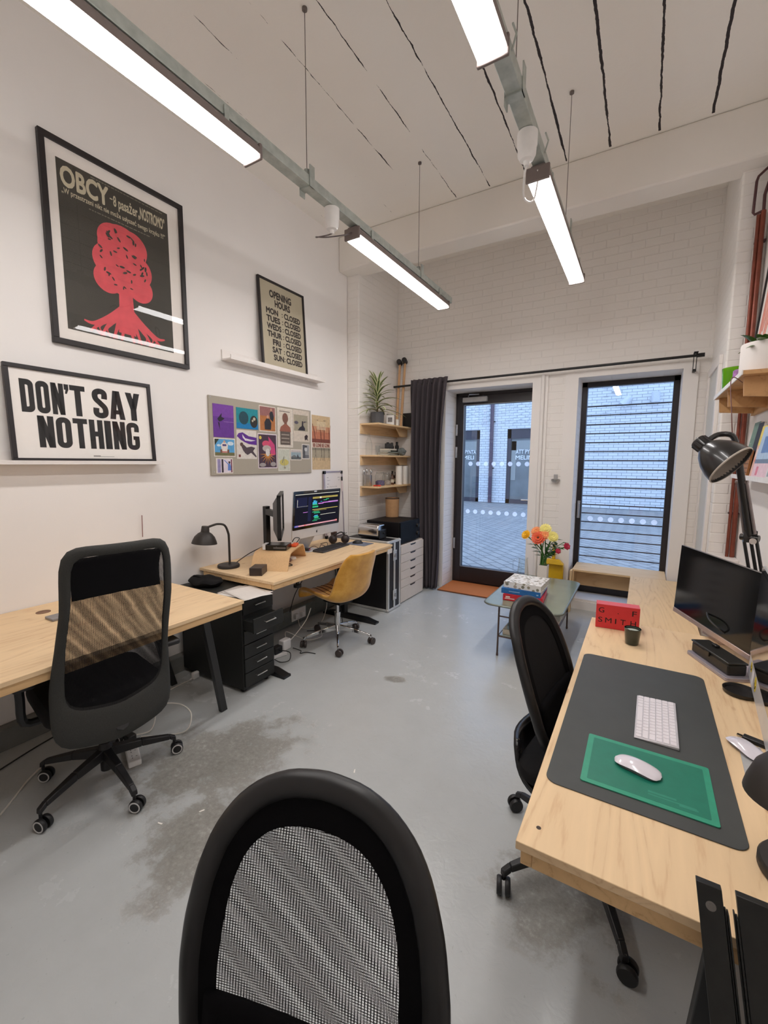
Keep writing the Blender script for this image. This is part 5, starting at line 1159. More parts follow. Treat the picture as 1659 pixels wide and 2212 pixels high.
# middle shelf
lathe_thing('glass_bottle', 'tall clear glass bottle at the near end of the middle corner shelf', 'bottle', (-2.715, 4.19, SZ[1]), [(0, 0.001), (0.034, 0.001), (0.038, 0.006), (0.038, 0.12), (0.034, 0.14), (0.014, 0.205), (0.013, 0.235), (0.015, 0.238), (0.015, 0.246), (0.012, 0.247)], M_clear)
lathe_thing('drinking_glass', 'clear tumbler beside the bottle on the middle shelf', 'glass', (-2.645, 4.27, SZ[1]), [(0, 0.001), (0.024, 0.001), (0.028, 0.11), (0.026, 0.11), (0.022, 0.006)], M_clear)
bk = [((122, 134, 128), 'grey-green'), ((188, 186, 176), 'pale grey'), ((96, 92, 70), 'olive'), ((150, 156, 150), 'sage'), ((58, 66, 58), 'dark green'), ((214, 208, 196), 'cream')]
zz = SZ[1]+0.0006
for k, (c, nm) in enumerate(bk):
    h = (0.010, 0.012, 0.008, 0.012, 0.016, 0.02)[k]; w = (0.12, 0.12, 0.115, 0.11, 0.08, 0.075)[k]
    t = thing('book', '%s book lying in the flat stack on the middle corner shelf' % nm, 'book', (-2.665, 4.535, zz), 0.12*sin(k*2.1)+1.57, group='books on the middle corner shelf')
    book_cover = ink(c)
    MB().box(-w, w, -0.075, 0.075, 0, h*0.18).box(-w, w, -0.075, 0.075, h*0.82, h).box(-w, w, -0.075, -0.072, 0, h).build('cover', book_cover, t)
    MB().box(-w+0.003, w-0.003, -0.071, 0.072, h*0.19, h*0.81).build('pages', plain('book_pages', (226, 220, 206), 0.8) if not bpy.data.materials.get('book_pages') else bpy.data.materials['book_pages'], t)
    zz += h+0.0005
t = thing('camera', 'small black camera on top of the flat books', 'camera', (-2.665, 4.56, zz), 0.6)
MB().box(-0.05, 0.05, -0.025, 0.025, 0.0005, 0.065).build('body', M_black_plastic, t, bevel=0.006)
MB().cyl((0, -0.025, 0.034), (0, -0.055, 0.034), 0.024, seg=20).build('lens', M_black_metal, t)
MB().box(-0.03, 0.0, -0.018, 0.018, 0.065, 0.078).build('viewfinder', M_black_plastic, t, bevel=0.003)
for k, (x, y, h) in enumerate(((-2.745, 4.77, 0.165), (-2.690, 4.80, 0.175))):
    lathe_thing('black_canister', ('black canister behind the books, nearer the camera', 'black canister next to the curtain on the middle shelf')[k], 'canister', (x, y, SZ[1]), [(0, 0.0006), (0.024, 0.0006), (0.024, h*0.72), (0.015, h*0.78), (0.015, h), (0, h)], M_black_plastic)
t = thing('grey_pouch', 'crumpled grey cloth pouch by the curtain on the middle shelf', 'pouch', (-2.602, 4.765, SZ[1]))
b = MB(); b.sphere((0, 0, 0.05), (0.055, 0.05, 0.0495), 20, 12)
for v in b.bm.verts: v.co += Vector((0.006*sin(v.co.z*140), 0.006*cos(v.co.x*120), 0)); v.co.z = max(v.co.z, 0.0006)
b.build('cloth', plain('grey_cloth', (112, 118, 116), 0.9, var=0.2), t)

# bottom shelf
t = thing('cutlery_holder', 'perforated steel cutlery holder with utensils on the bottom shelf', 'cutlery holder', (-2.728, 4.185, SZ[2]))
M_perf = NT('perforated_steel'); _sp = M_perf.n('ShaderNodeSeparateXYZ'); M_perf.l(M_perf.coord(), _sp.inputs[0])
_an = M_perf.math('MULTIPLY', M_perf.math('ARCTAN2', _sp.outputs[1], _sp.outputs[0]), 24/(2*pi)); _zz = M_perf.math('DIVIDE', _sp.outputs[2], 0.0118)
_hx = M_perf.math('ABSOLUTE', M_perf.math('SUBTRACT', M_perf.math('FRACT', _an), 0.5)); _hz = M_perf.math('ABSOLUTE', M_perf.math('SUBTRACT', M_perf.math('FRACT', _zz), 0.5))
_hole = M_perf.math('LESS_THAN', M_perf.math('ADD', M_perf.math('MULTIPLY', _hx, _hx), M_perf.math('MULTIPLY', _hz, _hz)), 0.075)
M_perf.set(Base_Color=M_perf.mix(_hole, (0.62, 0.60, 0.58, 1), (0.03, 0.03, 0.03, 1)), Metallic=M_perf.math('SUBTRACT', 1.0, _hole), Roughness=0.28); M_perf = M_perf.mat
MB().lathe([(0, 0.0008), (0.046, 0.0008), (0.048, 0.004), (0.048, 0.128), (0.045, 0.128), (0.045, 0.006), (0, 0.006)], (0, 0, 0), 28, cap=False).build('cup', M_perf, t)
for k in range(5):
    a = k*1.26; q = Vector((0.022*cos(a), 0.022*sin(a), 0.008)); e = Vector((0.046*cos(a), 0.044*sin(a), 0.175+0.012*(k % 3)))
    t2 = thing('cutlery', ('steel fork', 'steel spoon', 'steel knife', 'steel teaspoon', 'steel serving spoon')[k]+' standing in the perforated holder', 'cutlery', Vector((-2.728, 4.185, SZ[2]))+q, group='cutlery in the holder')
    b = MB().cyl((0, 0, 0), tuple((e-q)*0.8), 0.003, seg=6); b.sphere(tuple((e-q)*0.92), (0.011, 0.011, 0.024), 10, 8); b.build('body', M_chrome, t2)
jl = [(0, 0.001), (0.052, 0.001), (0.058, 0.008), (0.058, 0.115), (0.045, 0.14), (0.040, 0.145)]
def clip_jar(label, x, y, s, fill):
    def ex(t):
        MB().lathe([(0.043*s, 0.146*s), (0.046*s, 0.152*s), (0.043*s, 0.163*s), (0, 0.168*s)], (0, 0, 0), 24, cap=False).build('lid', M_clear, t)
        MB().tube([(0.046*s*cos(q*pi/10), 0.046*s*sin(q*pi/10), 0.148*s) for q in range(20)], 0.0018, 6, closed=True).tube([(0.047*s, 0, 0.15*s), (0.062*s, 0, 0.125*s), (0.060*s, 0, 0.10*s)], 0.0015, 5).build('wire_clip', M_alu, t)
        MB().lathe([(0, 0.007), (0.052*s, 0.007), (0.052*s, 0.05*s), (0.03*s, 0.062*s), (0, 0.056*s)], (0, 0, 0), 20, cap=False).build('contents', plain('jar_contents_%d' % int(x*-1000), fill, 0.8, var=0.4, scale=80), t)
    lathe_thing('storage_jar', label, 'jar', (x, y, SZ[2]), [(r*s, h*s) for r, h in jl], M_clear, extra=ex)
clip_jar('larger clip-top glass jar with purple-grey contents on the bottom shelf', -2.66, 4.345, 1.02, (98, 88, 120))
clip_jar('smaller clip-top glass jar behind the larger one on the bottom shelf', -2.67, 4.52, 0.94, (172, 160, 150))
for k, (x, y, h, c) in enumerate(((-2.725, 4.75, 0.15, (66, 40, 30)), (-2.668, 4.645, 0.13, (86, 52, 34)), (-2.735, 4.85, 0.14, (50, 34, 30)))):
    def ex(t, h=h): MB().cyl((0, 0, h), (0, 0, h+0.014), 0.012, seg=14).build('cap', M_black_plastic, t); MB().lathe([(0.0234, h*0.2), (0.0236, h*0.2), (0.0236, h*0.5), (0.0234, h*0.5)], (0, 0, 0), 18, cap=False).build('label', plain('cream_label', (206, 198, 180), 0.6) if not bpy.data.materials.get('cream_label') else bpy.data.materials['cream_label'], t)
    lathe_thing('brown_bottle', ('tall dark brown bottle behind the jars on the bottom shelf', 'brown bottle in front of the paper rolls on the bottom shelf', 'darkest brown bottle at the back of the bottom shelf')[k], 'bottle', (x, y, SZ[2]), [(0, 0.0006), (0.023, 0.0006), (0.023, h*0.7), (0.010, h*0.85), (0.010, h), (0, h)], plain('brown_glass_%d' % k, c, 0.15), extra=ex)
for k, (x, y, lab) in enumerate(((-2.612, 4.715, 'white paper roll on the bottom shelf, in front of the other roll'), (-2.612, 4.875, 'white paper roll on the bottom shelf, nearest the curtain'))):
    def ex(t): MB().lathe([(0.018, 0.2301), (0.0, 0.2301)], (0, 0, 0), 18, cap=False).build('core', plain('card_core', (150, 126, 96), 0.8) if not bpy.data.materials.get('card_core') else bpy.data.materials['card_core'], t)
    lathe_thing('paper_roll', lab, 'paper roll', (x, y, SZ[2]), [(0, 0.0006), (0.041, 0.0006), (0.042, 0.003), (0.042, 0.228), (0.040, 0.23), (0.0, 0.23)], plain('tissue_white', (240, 236, 230), 0.85, var=0.01) if k == 0 else bpy.data.materials['tissue_white'], extra=ex)
t = thing('red_case', 'flat red-orange case at the front edge of the bottom shelf', 'case', (-2.605, 4.195, SZ[2]), 0.3)
MB().box(-0.042, 0.042, -0.018, 0.018, 0.0006, 0.016).build('body', plain('red_orange_plastic', (214, 62, 40), 0.45), t, bevel=0.005)
MB().box(-0.012, 0.012, -0.0186, -0.018, 0.006, 0.011).build('latch', M_black_plastic, t)

# flight case under the desk end
t = thing('flight_case', 'black flight case with aluminium edges standing at the end of the left desk', 'flight case', (-2.49, 3.91, 0))
x0, x1, y0, y1, z0, z1 = -2.785, -2.205, 3.775, 4.035, 0.004, 0.755
M_panel = plain('black_laminate_panel', (27, 25, 28), 0.5, var=0.08)
MB().box(x0+0.006, x1-0.004, y0+0.004, y1-0.004, z0+0.004, z1-0.004).build('panel', M_panel, t, world=True)
E_ = 0.026; b = MB()
for x in (x0, x1-E_):
    for y in (y0, y1-E_): b.box(x, x+E_, y, y+E_, z0, z1)
for z in (z0, z1-E_):
    for y in (y0, y1-E_): b.box(x0+E_, x1-E_, y, y+E_, z, z+E_)
    for x in (x0, x1-E_): b.box(x, x+E_, y0+E_, y1-E_, z, z+E_)
b.box(x1-0.004, x1+0.002, 3.888, 3.922, z0+E_, z1-E_)
M_edgeal = plain('bright_aluminium', (208, 208, 206), 0.35, 0.4, var=0.04); b.build('edge_profile', M_edgeal, t, world=True, bevel=0.003)
for x in (x0+0.012, x1-0.014):
    for y in (y0+0.014, y1-0.014):
        for z in (z0+0.016, z1-0.014):
            MB().sphere((x, y, z), (0.022, 0.022, 0.0195), 12, 8).build('ball_corner', M_edgeal, t, world=True)
for z in (0.165, 0.595):
    l_ = MB().box(x1+0.002, x1+0.006, 3.868, 3.942, z-0.055, z+0.055).box(x1+0.006, x1+0.010, 3.872, 3.938, z-0.050, z-0.044).box(x1+0.006, x1+0.010, 3.872, 3.938, z+0.044, z+0.05).build('latch_plate', M_edgeal, t, world=True, bevel=0.002)
    MB().cyl((x1+0.006, 3.905, z), (x1+0.016, 3.905, z), 0.020, seg=16).box(x1+0.016, x1+0.020, 3.900, 3.910, z-0.022, z+0.022).build('butterfly_catch', M_alu, l_, world=True)
t = thing('label_tag', 'small white paper tag under the far corner of the left desk', 'tag', (-2.140, 3.70, 0.70))
MB().box(-2.1500, -2.1465, 3.66, 3.75, 0.655, 0.70).build('paper', bpy.data.materials['white_paper'], t, world=True)

# drawer unit, microwave, toaster, paper tube
t = thing('drawer_unit', 'white six-drawer unit with cut-out handles beside the curtain', 'drawers', (-2.5, 4.375, 0))
x0, x1, y0, y1, z1 = -2.785, -2.235, 4.09, 4.66, 0.66
M_drw = plain('white_ash_veneer', (222, 210, 198), 0.45, var=0.03, scale=10)
MB().box(x0, x1-0.012, y0, y1, 0.0, z1).build('carcass', M_drw, t, world=True, bevel=0.002)
for k in range(6):
    h = 0.092 if k < 5 else 0.165; zt = z1-0.012-0.0945*k
    zb_ = zt-0.0905 if k < 5 else 0.014
    d_ = MB().box(x1-0.0115, x1+0.004, y0+0.004, y1-0.004, zb_, zt).build('drawer_front', M_drw, t, world=True, bevel=0.001)
    MB().hexa([(x1+0.0042, 4.310, zt-0.001), (x1+0.0042, 4.455, zt-0.001), (x1+0.0042, 4.432, zt-0.019), (x1+0.0042, 4.333, zt-0.019)][::-1], [(x1+0.0048, 4.310, zt-0.001), (x1+0.0048, 4.455, zt-0.001), (x1+0.0048, 4.432, zt-0.019), (x1+0.0048, 4.333, zt-0.019)][::-1]).build('handle_cutout', M_black_plastic, d_, world=True)
t = thing('microwave', 'glossy black microwave oven standing on the white drawer unit', 'microwave', (-2.44, 4.32, z1))
x0, x1, y0, y1, z0 = -2.68, -2.255, 4.09, 4.58, z1+0.012
z2 = 0.915
M_mw = plain('glossy_black_enamel', (20, 18, 20), 0.45, var=0.05, spec=0.2)
MB().box(x0, x1, y0, y1, z0, z2).build('body', M_mw, t, world=True, bevel=0.008)
MB().box(x1, x1+0.014, y0+0.006, y1-0.115, z0+0.006, z2-0.006).build('oven_door', plain('black_oven_glass', (10, 10, 11), 0.5, spec=0.15), t, world=True, bevel=0.003)
MB().box(x1, x1+0.006, y1-0.110, y1-0.006, z0+0.006, z2-0.006).build('control_panel', M_mw, t, world=True)
for z in (z0+0.075, z0+0.165): MB().cyl((x1+0.006, y1-0.058, z), (x1+0.026, y1-0.058, z), 0.026, 0.022, 20).box(x1+0.026, x1+0.028, y1-0.060, y1-0.056, z, z+0.02).build('knob', M_black_plastic, t, world=True)
for x in (x0+0.05, x1-0.05):
    for y in (y0+0.05, y1-0.05): MB().cyl((x, y, z1+0.0004), (x, y, z1+0.012), 0.015, seg=12).build('foot', M_black_plastic, t, world=True)
t = thing('toaster', 'rounded chrome toaster on top of the flight case', 'toaster', (-2.49, 3.915, 0.756))
b = MB(); L = rrect(-0.085, 0.085, 0.006, 0.150, 0.045, 6); b.at(Matrix(((0, 0, 1, -2.63), (1, 0, 0, 3.915), (0, 1, 0, 0.756), (0, 0, 0, 1)))); b.prism(L, 0.0, 0.26)
b.build('shell', M_chrome, t, world=True, bevel=0.012, seg=3)
MB().box(-2.371, -2.355, 3.845, 3.985, 0.7568, 0.85).box(-2.355, -2.335, 3.905, 3.925, 0.81, 0.825).build('end_panel', M_black_plastic, t, world=True, bevel=0.004)
MB().box(-2.60, -2.40, 3.875, 3.898, 0.9061, 0.9066).box(-2.60, -2.40, 3.932, 3.955, 0.9061, 0.9066).build('slot', M_black_plastic, t, world=True)
t = thing('kraft_canister', 'tall brown kraft paper canister on the microwave under the shelves', 'canister', (-2.58, 4.50, 0.915))
MB().lathe([(0, 0.001), (0.075, 0.001), (0.078, 0.004), (0.084, 0.225), (0.080, 0.228), (0.078, 0.215), (0, 0.21)], (0, 0, 0), 28, cap=False).build('wall', plain('kraft_paper', (176, 136, 96), 0.75, var=0.06), t)
MB().lathe([(0.0842, 0.218), (0.0855, 0.222), (0.0855, 0.232), (0.079, 0.232)], (0, 0, 0), 28, cap=False).build('dark_rim', plain('dark_brown_rim', (60, 44, 36), 0.6), t)

# curtain on its rod
t = thing('curtain_rod', 'long black curtain rod above the door and window', 'curtain rod', (-1.2, 4.88, 2.53))
MB().tube([(-2.786, 4.88, 2.517), (0.36, 4.88, 2.536)], 0.0125, 12).build('rod', M_black_metal, t, world=True)
MB().cyl((0.345, 4.88, 2.536), (0.40, 4.88, 2.537), 0.018, seg=14).build('finial', M_black_metal, t, world=True)
MB().box(0.318, 0.324, 4.875, 4.885, 2.40, 2.55).box(0.340, 0.346, 4.875, 4.885, 2.40, 2.55).box(0.318, 0.346, 4.875, 4.885, 2.395, 2.405).box(0.322, 0.342, 4.885, 4.962, 2.40, 2.42).box(0.316, 0.348, 4.8, 4.88, 2.55, 2.556).build('bracket', M_black_metal, t, world=True)
t = thing('curtain', 'charcoal grey curtain gathered at the left of the glazed door', 'curtain', (-2.32, 4.88, 0))
M_curt = plain('charcoal_curtain', (78, 72, 76), 0.85, var=0.08, scale=260, bump=0.15, spec=0.2)
def curt(a, c):
    z = 2.575 - 2.555*c
    n = 7.0; g = min(1, c*3+0.25)
    xl, xr = -2.532+0.085*c**1.5, -2.048-0.06*c**0.7-0.02*sin(c*5)
    if c > 0.8: xl += (c-0.8)*0.30; xr -= (c-0.8)*0.10
    x = xl+(xr-xl)*a + 0.006*sin(a*40+c*3)
    amp = 0.020+0.026*g
    y = 4.845 - 0.05*c*(1-a)*0.6 + amp*sin(a*n*2*pi + 0.9*sin(c*2.2+a*3)) + 0.012*sin(a*23+c*4)*g - 0.05*c*c*a
    if c < 0.02: y = 4.872 + (y-4.872)*0.6
    return (x, y, z)
b = MB(); b.grid(curt, 180, 60); b.build('cloth', M_curt, t, world=True, solid=0.003, angle=80)

# door mat, bottle opener, dustpan
t = thing('door_mat', 'orange-brown coir mat on the floor inside the glazed door', 'door mat', (-1.62, 5.04, 0))
M_coir = plain('orange_coir', (196, 116, 62), 0.95, var=0.16, scale=320, bump=0.5)
MB().box(-2.095, -1.13, 4.80, 5.28, 0.0006, 0.016).build('coir', M_coir, t, world=True, bevel=0.003)
MB().box(-2.10, -2.095, 4.795, 5.285, 0.0006, 0.012).box(-1.13, -1.125, 4.795, 5.285, 0.0006, 0.012).box(-2.10, -1.125, 4.795, 4.80, 0.0006, 0.012).box(-2.10, -1.125, 5.28, 5.285, 0.0006, 0.012).build('rubber_edge', plain('brown_rubber', (112, 66, 40), 0.8), t, world=True)
t = thing('bottle_opener', 'steel bottle opener screwed to the white brick between door and window', 'bottle opener', (-0.815, 4.978, 1.34))
MB().box(-0.02, 0.02, -0.008, -0.0005, 0.05, 0.11).build('plate', M_alu, t, bevel=0.006)
MB().lathe([(0.045, 0.045), (0.042, 0.03), (0.025, 0.012), (0.0, 0.006)], (0, -0.022, 0.01), 16, cap=False).tube([(0.03*cos(q*pi/8), -0.022+0.02*sin(q*pi/8), 0.055) for q in range(16)], 0.006, 6, closed=True).build('catch', M_alu, t)
t = thing('dustpan', 'yellow dustpan leaning on the wall behind the flower vase', 'dustpan', (-0.79, 4.93, 0.30))
M_yel = plain('yellow_plastic', (222, 178, 26), 0.35, var=0.04)
Md = frame((-0.785, 4.935, 0.0), (1, 0, 0), (0, 0.0, 1))
b = MB().at(Md)
b.prism([(-0.105, 0.012), (0.105, 0.012), (0.105, 0.20), (0.060, 0.245), (-0.060, 0.245), (-0.105, 0.20)], 0.0, 0.006)
b.hexa([(-0.105, 0.012, 0), (-0.099, 0.012, 0), (-0.099, 0.20, 0), (-0.105, 0.20, 0)], [(-0.105, 0.012, 0.012), (-0.099, 0.012, 0.012), (-0.099, 0.20, 0.055), (-0.105, 0.20, 0.055)])
b.hexa([(0.099, 0.012, 0), (0.105, 0.012, 0), (0.105, 0.20, 0), (0.099, 0.20, 0)], [(0.099, 0.012, 0.012), (0.105, 0.012, 0.012), (0.105, 0.20, 0.055), (0.099, 0.20, 0.055)])
b.hexa([(-0.105, 0.196, 0), (0.105, 0.196, 0), (0.060, 0.245, 0), (-0.060, 0.245, 0)], [(-0.105, 0.192, 0.055), (0.105, 0.192, 0.055), (0.060, 0.245, 0.04), (-0.060, 0.245, 0.04)])
M_up = Matrix.Translation((0, 0, 0.285))
b.bm.transform(M_up); b.build('pan', M_yel, t, world=True, bevel=0.003)
b = MB().at(Md); b.prism([(-0.018, 0.245), (0.018, 0.245), (0.014, 0.40), (0.0, 0.415), (-0.014, 0.40)], 0.005, 0.03); b.bm.transform(M_up); b.build('handle', M_yel, t, world=True, bevel=0.004)
MB().cyl((-0.785, 4.98, 0.66), (-0.785, 4.925, 0.665), 0.004, seg=8).build('wall_hook', M_alu, t, world=True)
b = MB().box(-0.895, -0.675, 4.905, 4.935, 0.245, 0.297); b.build('rubber_lip', plain('dark_ochre_lip', (96, 82, 50), 0.6), t, world=True)

# ------------------------------------------------------------ right side: desk, benches and their things
t = thing('plywood_desk', 'pale plywood desk along the right wall with a dark desk mat', 'desk', (0.21, 1.71, 0))
desk_top(t, -0.192, 0.622, 0.894, 2.524)
MB().box(-0.184, 0.614, 2.49, 2.516, 0.682, 0.7195).box(-0.184, 0.614, 0.902, 0.93, 0.682, 0.7195)
for yb in (0.99, 2.35):
    for xb, xt in ((0.135, 0.19), (0.56, 0.50)): legbar(t, (xt, yb, 0.70), (xb, yb, 0.0), 0.03, 0.032)
    MB().box(0.12, 0.54, yb-0.018, yb+0.018, 0.684, 0.719).build('trestle_beam', M_black_metal, t, world=True)
b = MB()
for x, y in ((-0.155, 0.955), (-0.155, 2.47)): b.lathe([(0.0055, 0.0002), (0.0, 0.0003)], (x, y, TZ), 12, cap=False)
b.build('screw_hole', plain('dark_screw', (60, 44, 34), 0.6), t, world=True)

t = thing('desk_mat', 'large charcoal desk mat with rounded corners on the right desk', 'desk mat', (0.037, 1.563, TZ))
MB().at(Matrix.Translation((0, 0, TZ))).prism(rrect(-0.173, 0.249, 1.117, 2.012, 0.03), 0.0004, 0.003).build('mat', plain('charcoal_leatherette', (66, 68, 67), 0.55, var=0.08, scale=9), t, world=True, bevel=0.0008)
t = thing('mouse_pad', 'green pad with a lighter border on the charcoal desk mat', 'mouse pad', (0.054, 1.277, TZ+0.003))
MB().at(Matrix.Translation((0, 0, TZ))).prism(rrect(-0.093, 0.202, 1.163, 1.390, 0.006), 0.0034, 0.0058).build('pad', plain('mint_green_border', (52, 152, 122), 0.4, var=0.05), t, world=True)
MB().at(Matrix.Translation((0, 0, TZ))).prism(rrect(-0.078, 0.187, 1.178, 1.375, 0.003), 0.0058, 0.0061).build('inner_field', plain('teal_green_field', (28, 120, 98), 0.42, var=0.06), t, world=True)
MB().at(Matrix.Translation((0, 0, TZ))).quad(0.06, 0.160, 1.196, 1.2, 0.0063).quad(0.06, 0.12, 1.205, 1.212, 0.0063).quad(0.125, 0.163, 1.19, 1.196, 0.0063).build('faint_print', plain('faint_green_print', (50, 140, 116), 0.4), t, world=True)
M_mouse = plain('white_gloss_plastic', (226, 220, 228), 0.18, var=0.01, coat=0.4)
def white_mouse(label, loc, rz):
    t = thing('computer_mouse', label, 'mouse', loc, rz)
    b = MB(); b.grid(lambda a, c: (-0.0565+0.113*a, (c-0.5)*0.060*max(0.012, 1-abs(2*a-1)**4.2)**0.36, 0.003+0.019*max(0.0, sin(pi*min(0.999, max(0.001, 0.04+0.92*a))))**0.7*(1-0.55*abs(2*c-1)**2.5)), 20, 14)
    b.build('shell', M_mouse, t)
    MB().at().prism([(x*0.93, y*0.9) for x, y in rrect(-0.055, 0.055, -0.026, 0.026, 0.0255)], 0.0004, 0.006).build('base', plain('grey_mouse_base', (120, 118, 122), 0.4) if not bpy.data.materials.get('grey_mouse_base') else bpy.data.materials['grey_mouse_base'], t)
white_mouse('white glossy mouse on the green pad', (0.036, 1.284, TZ+0.0062), radians(-17))
t = thing('keyboard', 'compact white keyboard lying across the charcoal desk mat', 'keyboard', (0.0845, 1.578, TZ+0.003), radians(-1.0))
MB().hexa([(-0.057, -0.14, 0.0006), (0.057, -0.14, 0.0006), (0.057, 0.14, 0.0006), (-0.057, 0.14, 0.0006)], [(-0.057, -0.14, 0.004), (0.057, -0.14, 0.009), (0.057, 0.14, 0.009), (-0.057, 0.14, 0.004)]).build('case', plain('silver_keyboard', (206, 202, 206), 0.35, 0.2), t, bevel=0.002)
M_key = plain('white_keycap', (232, 226, 230), 0.4, var=0.01)
def keyrow(r, widths):
    x0 = -0.053+0.0177*r; y = 0.1365
    for w in widths:
        zt = 0.0042+0.0408*(x0+0.057)
        MB().hexa([(x0, y-w+0.0022, zt), (x0+0.0152, y-w+0.0022, zt+0.0006), (x0+0.0152, y, zt+0.0006), (x0, y, zt)], [(x0+0.0008, y-w+0.003, zt+0.0022), (x0+0.0146, y-w+0.003, zt+0.0028), (x0+0.0146, y-0.0008, zt+0.0028), (x0+0.0008, y-0.0008, zt+0.0022)]).build('key', M_key, t)
        y -= w
u = 0.0188
keyrow(0, [u, u, u, u*1.25, u*5.2, u*1.25, u, u*0.95, u*0.95, u*0.9]); keyrow(1, [u*2.1]+[u]*10+[u*2.4]); keyrow(2, [u*1.75]+[u]*11+[u*1.75]); keyrow(3, [u*1.5]+[u]*12+[u]); keyrow(4, [u]*13+[u*1.5]); keyrow(5, [u*1.35]+[u*1.01]*13)

t = thing('paper_sample_box', 'bright red box reading G . F SMITH at the far edge of the right desk', 'box', (-0.07, 2.42, TZ), radians(5))
MB().box(-0.096, 0.096, -0.032, 0.032, 0.0006, 0.122).build('box', plain('bright_red_board', (214, 52, 56), 0.55, var=0.04), t, bevel=0.0015)
MB().box(-0.0955, 0.0955, -0.0315, 0.0315, 0.1222, 0.1226).build('lid_panel', plain('rose_red_board', (212, 84, 90), 0.5, var=0.03), t)
MB().at(frame((0, -0.0324, 0), (1, 0, 0), (0, 0, 1))).text('G', -0.085, -0.060, 0.080, 0.106, 0.004).text('.', 0.0, 0.0045, 0.082, 0.0865, 0.004).text('F', 0.063, 0.082, 0.080, 0.106, 0.004).text('S', -0.085, -0.066, 0.030, 0.056, 0.004).text('M', -0.053, -0.025, 0.030, 0.056, 0.004).text('I', -0.009, -0.004, 0.030, 0.056, 0.004).text('T', 0.014, 0.037, 0.030, 0.056, 0.004).text('H', 0.058, 0.082, 0.030, 0.056, 0.004).build('lettering', M_ink, t)
t = thing('glass_candle', 'dark green glass candle in front of the red box', 'candle', (0.002, 2.235, TZ))
M_dgreen = plain('dark_green_glass', (24, 40, 32), 0.12, var=0.08, coat=0.6)
MB().lathe([(0, 0.0006), (0.026, 0.0006), (0.028, 0.004), (0.035, 0.075), (0.0335, 0.076), (0.0325, 0.064), (0.0, 0.062)], (0, 0, 0), 32, cap=False).build('cup', M_dgreen, t)
MB().lathe([(0.0322, 0.0635), (0.016, 0.0645), (0, 0.0642)], (0, 0, 0), 28, cap=False).build('wax', plain('pale_green_wax', (178, 186, 176), 0.6), t)

# closed laptop and tool box under the monitor
Pl, Ul, Vl = Vector((0.21, 2.25, 0)), Vector((0.435, -0.90, 0)), Vector((0.90, 0.435, 0))
t = thing('laptop', 'closed grey laptop lying under the black tool box', 'laptop', Pl+Ul*0.13+Vl*0.1+Vector((0, 0, TZ)))
Ml = frame((Pl.x, Pl.y, TZ), tuple(Ul), tuple(Vl))
MB().at(Ml).prism(rrect(0.0, 0.255, 0.0, 0.165, 0.012), 0.0010, 0.0085).build('base', plain('grey_lilac_aluminium', (172, 164, 172), 0.35, 0.4), t, world=True, bevel=0.001)
MB().at(Ml).prism(rrect(0.0, 0.255, 0.0, 0.165, 0.012), 0.0090, 0.0140).build('lid', bpy.data.materials['grey_lilac_aluminium'], t, world=True, bevel=0.001)
t = thing('tool_box', 'black metal tool box with a small latch on the closed laptop', 'tool box', Pl+Ul*0.13+Vl*0.08+Vector((0, 0, TZ+0.014)))
Mt = frame((Pl.x+0.018, Pl.y+0.004, TZ+0.0142), tuple(Ul), tuple(Vl))
M_tool = plain('black_hammered_paint', (34, 33, 30), 0.38, var=0.15, scale=120)
MB().at(Mt).prism([(0.0, 0.0), (0.228, 0.0), (0.228, 0.070), (0.0, 0.070)], 0.0004, 0.043).build('tray', M_tool, t, world=True, bevel=0.006)
MB().at(Mt).prism([(-0.003, -0.003), (0.231, -0.003), (0.231, 0.073), (-0.003, 0.073)], 0.0435, 0.052).build('lid', M_tool, t, world=True, bevel=0.004)
MB().at(Mt).box(0.10, 0.125, -0.008, -0.003, 0.030, 0.048).build('latch', M_tool, t, world=True)
t = thing('key_fob', 'small black clip lying on the tool box lid', 'clip', Mt @ Vector((0.075, 0.05, 0.0525)))
MB().at(Mt).box(0.062, 0.090, 0.04, 0.058, 0.0525, 0.063).build('body', M_black_plastic, t, world=True, bevel=0.003)

# monitor facing the chair
cM, yM, tM = (0.307, 2.484, 0.968), -1.178, 0.039
r = Vector((cos(yM), sin(yM), 0)); nn = Vector((-r.y, r.x, 0)); up = nn*sin(tM)+Vector((0, 0, cos(tM)))
M_ = frame(cM, r, up)
t = thing('monitor', 'thin black monitor with a silver lower edge on the right desk', 'monitor', (cM[0]+nn.x*0.08, cM[1]+nn.y*0.08, TZ))
MB().at(M_).box(-0.302, 0.302, -0.170, 0.172, -0.012, -0.0005).build('housing', plain('dark_silver', (120, 114, 114), 0.35, 0.5), t, world=True, bevel=0.002)
MB().at(M_).quad(-0.299, 0.299, -0.168, 0.170, 0.0003).build('screen', plain('black_glass_screen', (14, 14, 13), 0.10, var=0.05), t, world=True)
MB().at(M_).box(-0.302, 0.302, -0.193, -0.1705, -0.014, 0.002).build('lower_edge', plain('rose_silver', (196, 176, 168), 0.32, 0.6), t, world=True, bevel=0.002)
pb = Vector(cM)+nn*0.08
MB().hexa([tuple(Vector((pb.x, pb.y, TZ+0.01))+r*q+nn*w) for q, w in ((-0.03, 0), (0.03, 0), (0.03, 0.012), (-0.03, 0.012))], [tuple(Vector(cM)-up*0.05+nn*0.02+r*q+nn*w) for q, w in ((-0.03, 0), (0.03, 0), (0.03, 0.012), (-0.03, 0.012))]).build('stand_neck', bpy.data.materials['rose_silver'], t, world=True)
MB().at(frame((pb.x, pb.y, TZ), tuple(r), tuple(nn))).prism(rrect(-0.10, 0.065, -0.055, 0.055, 0.02), 0.0006, 0.010).build('stand_foot', bpy.data.materials['rose_silver'], t, world=True)
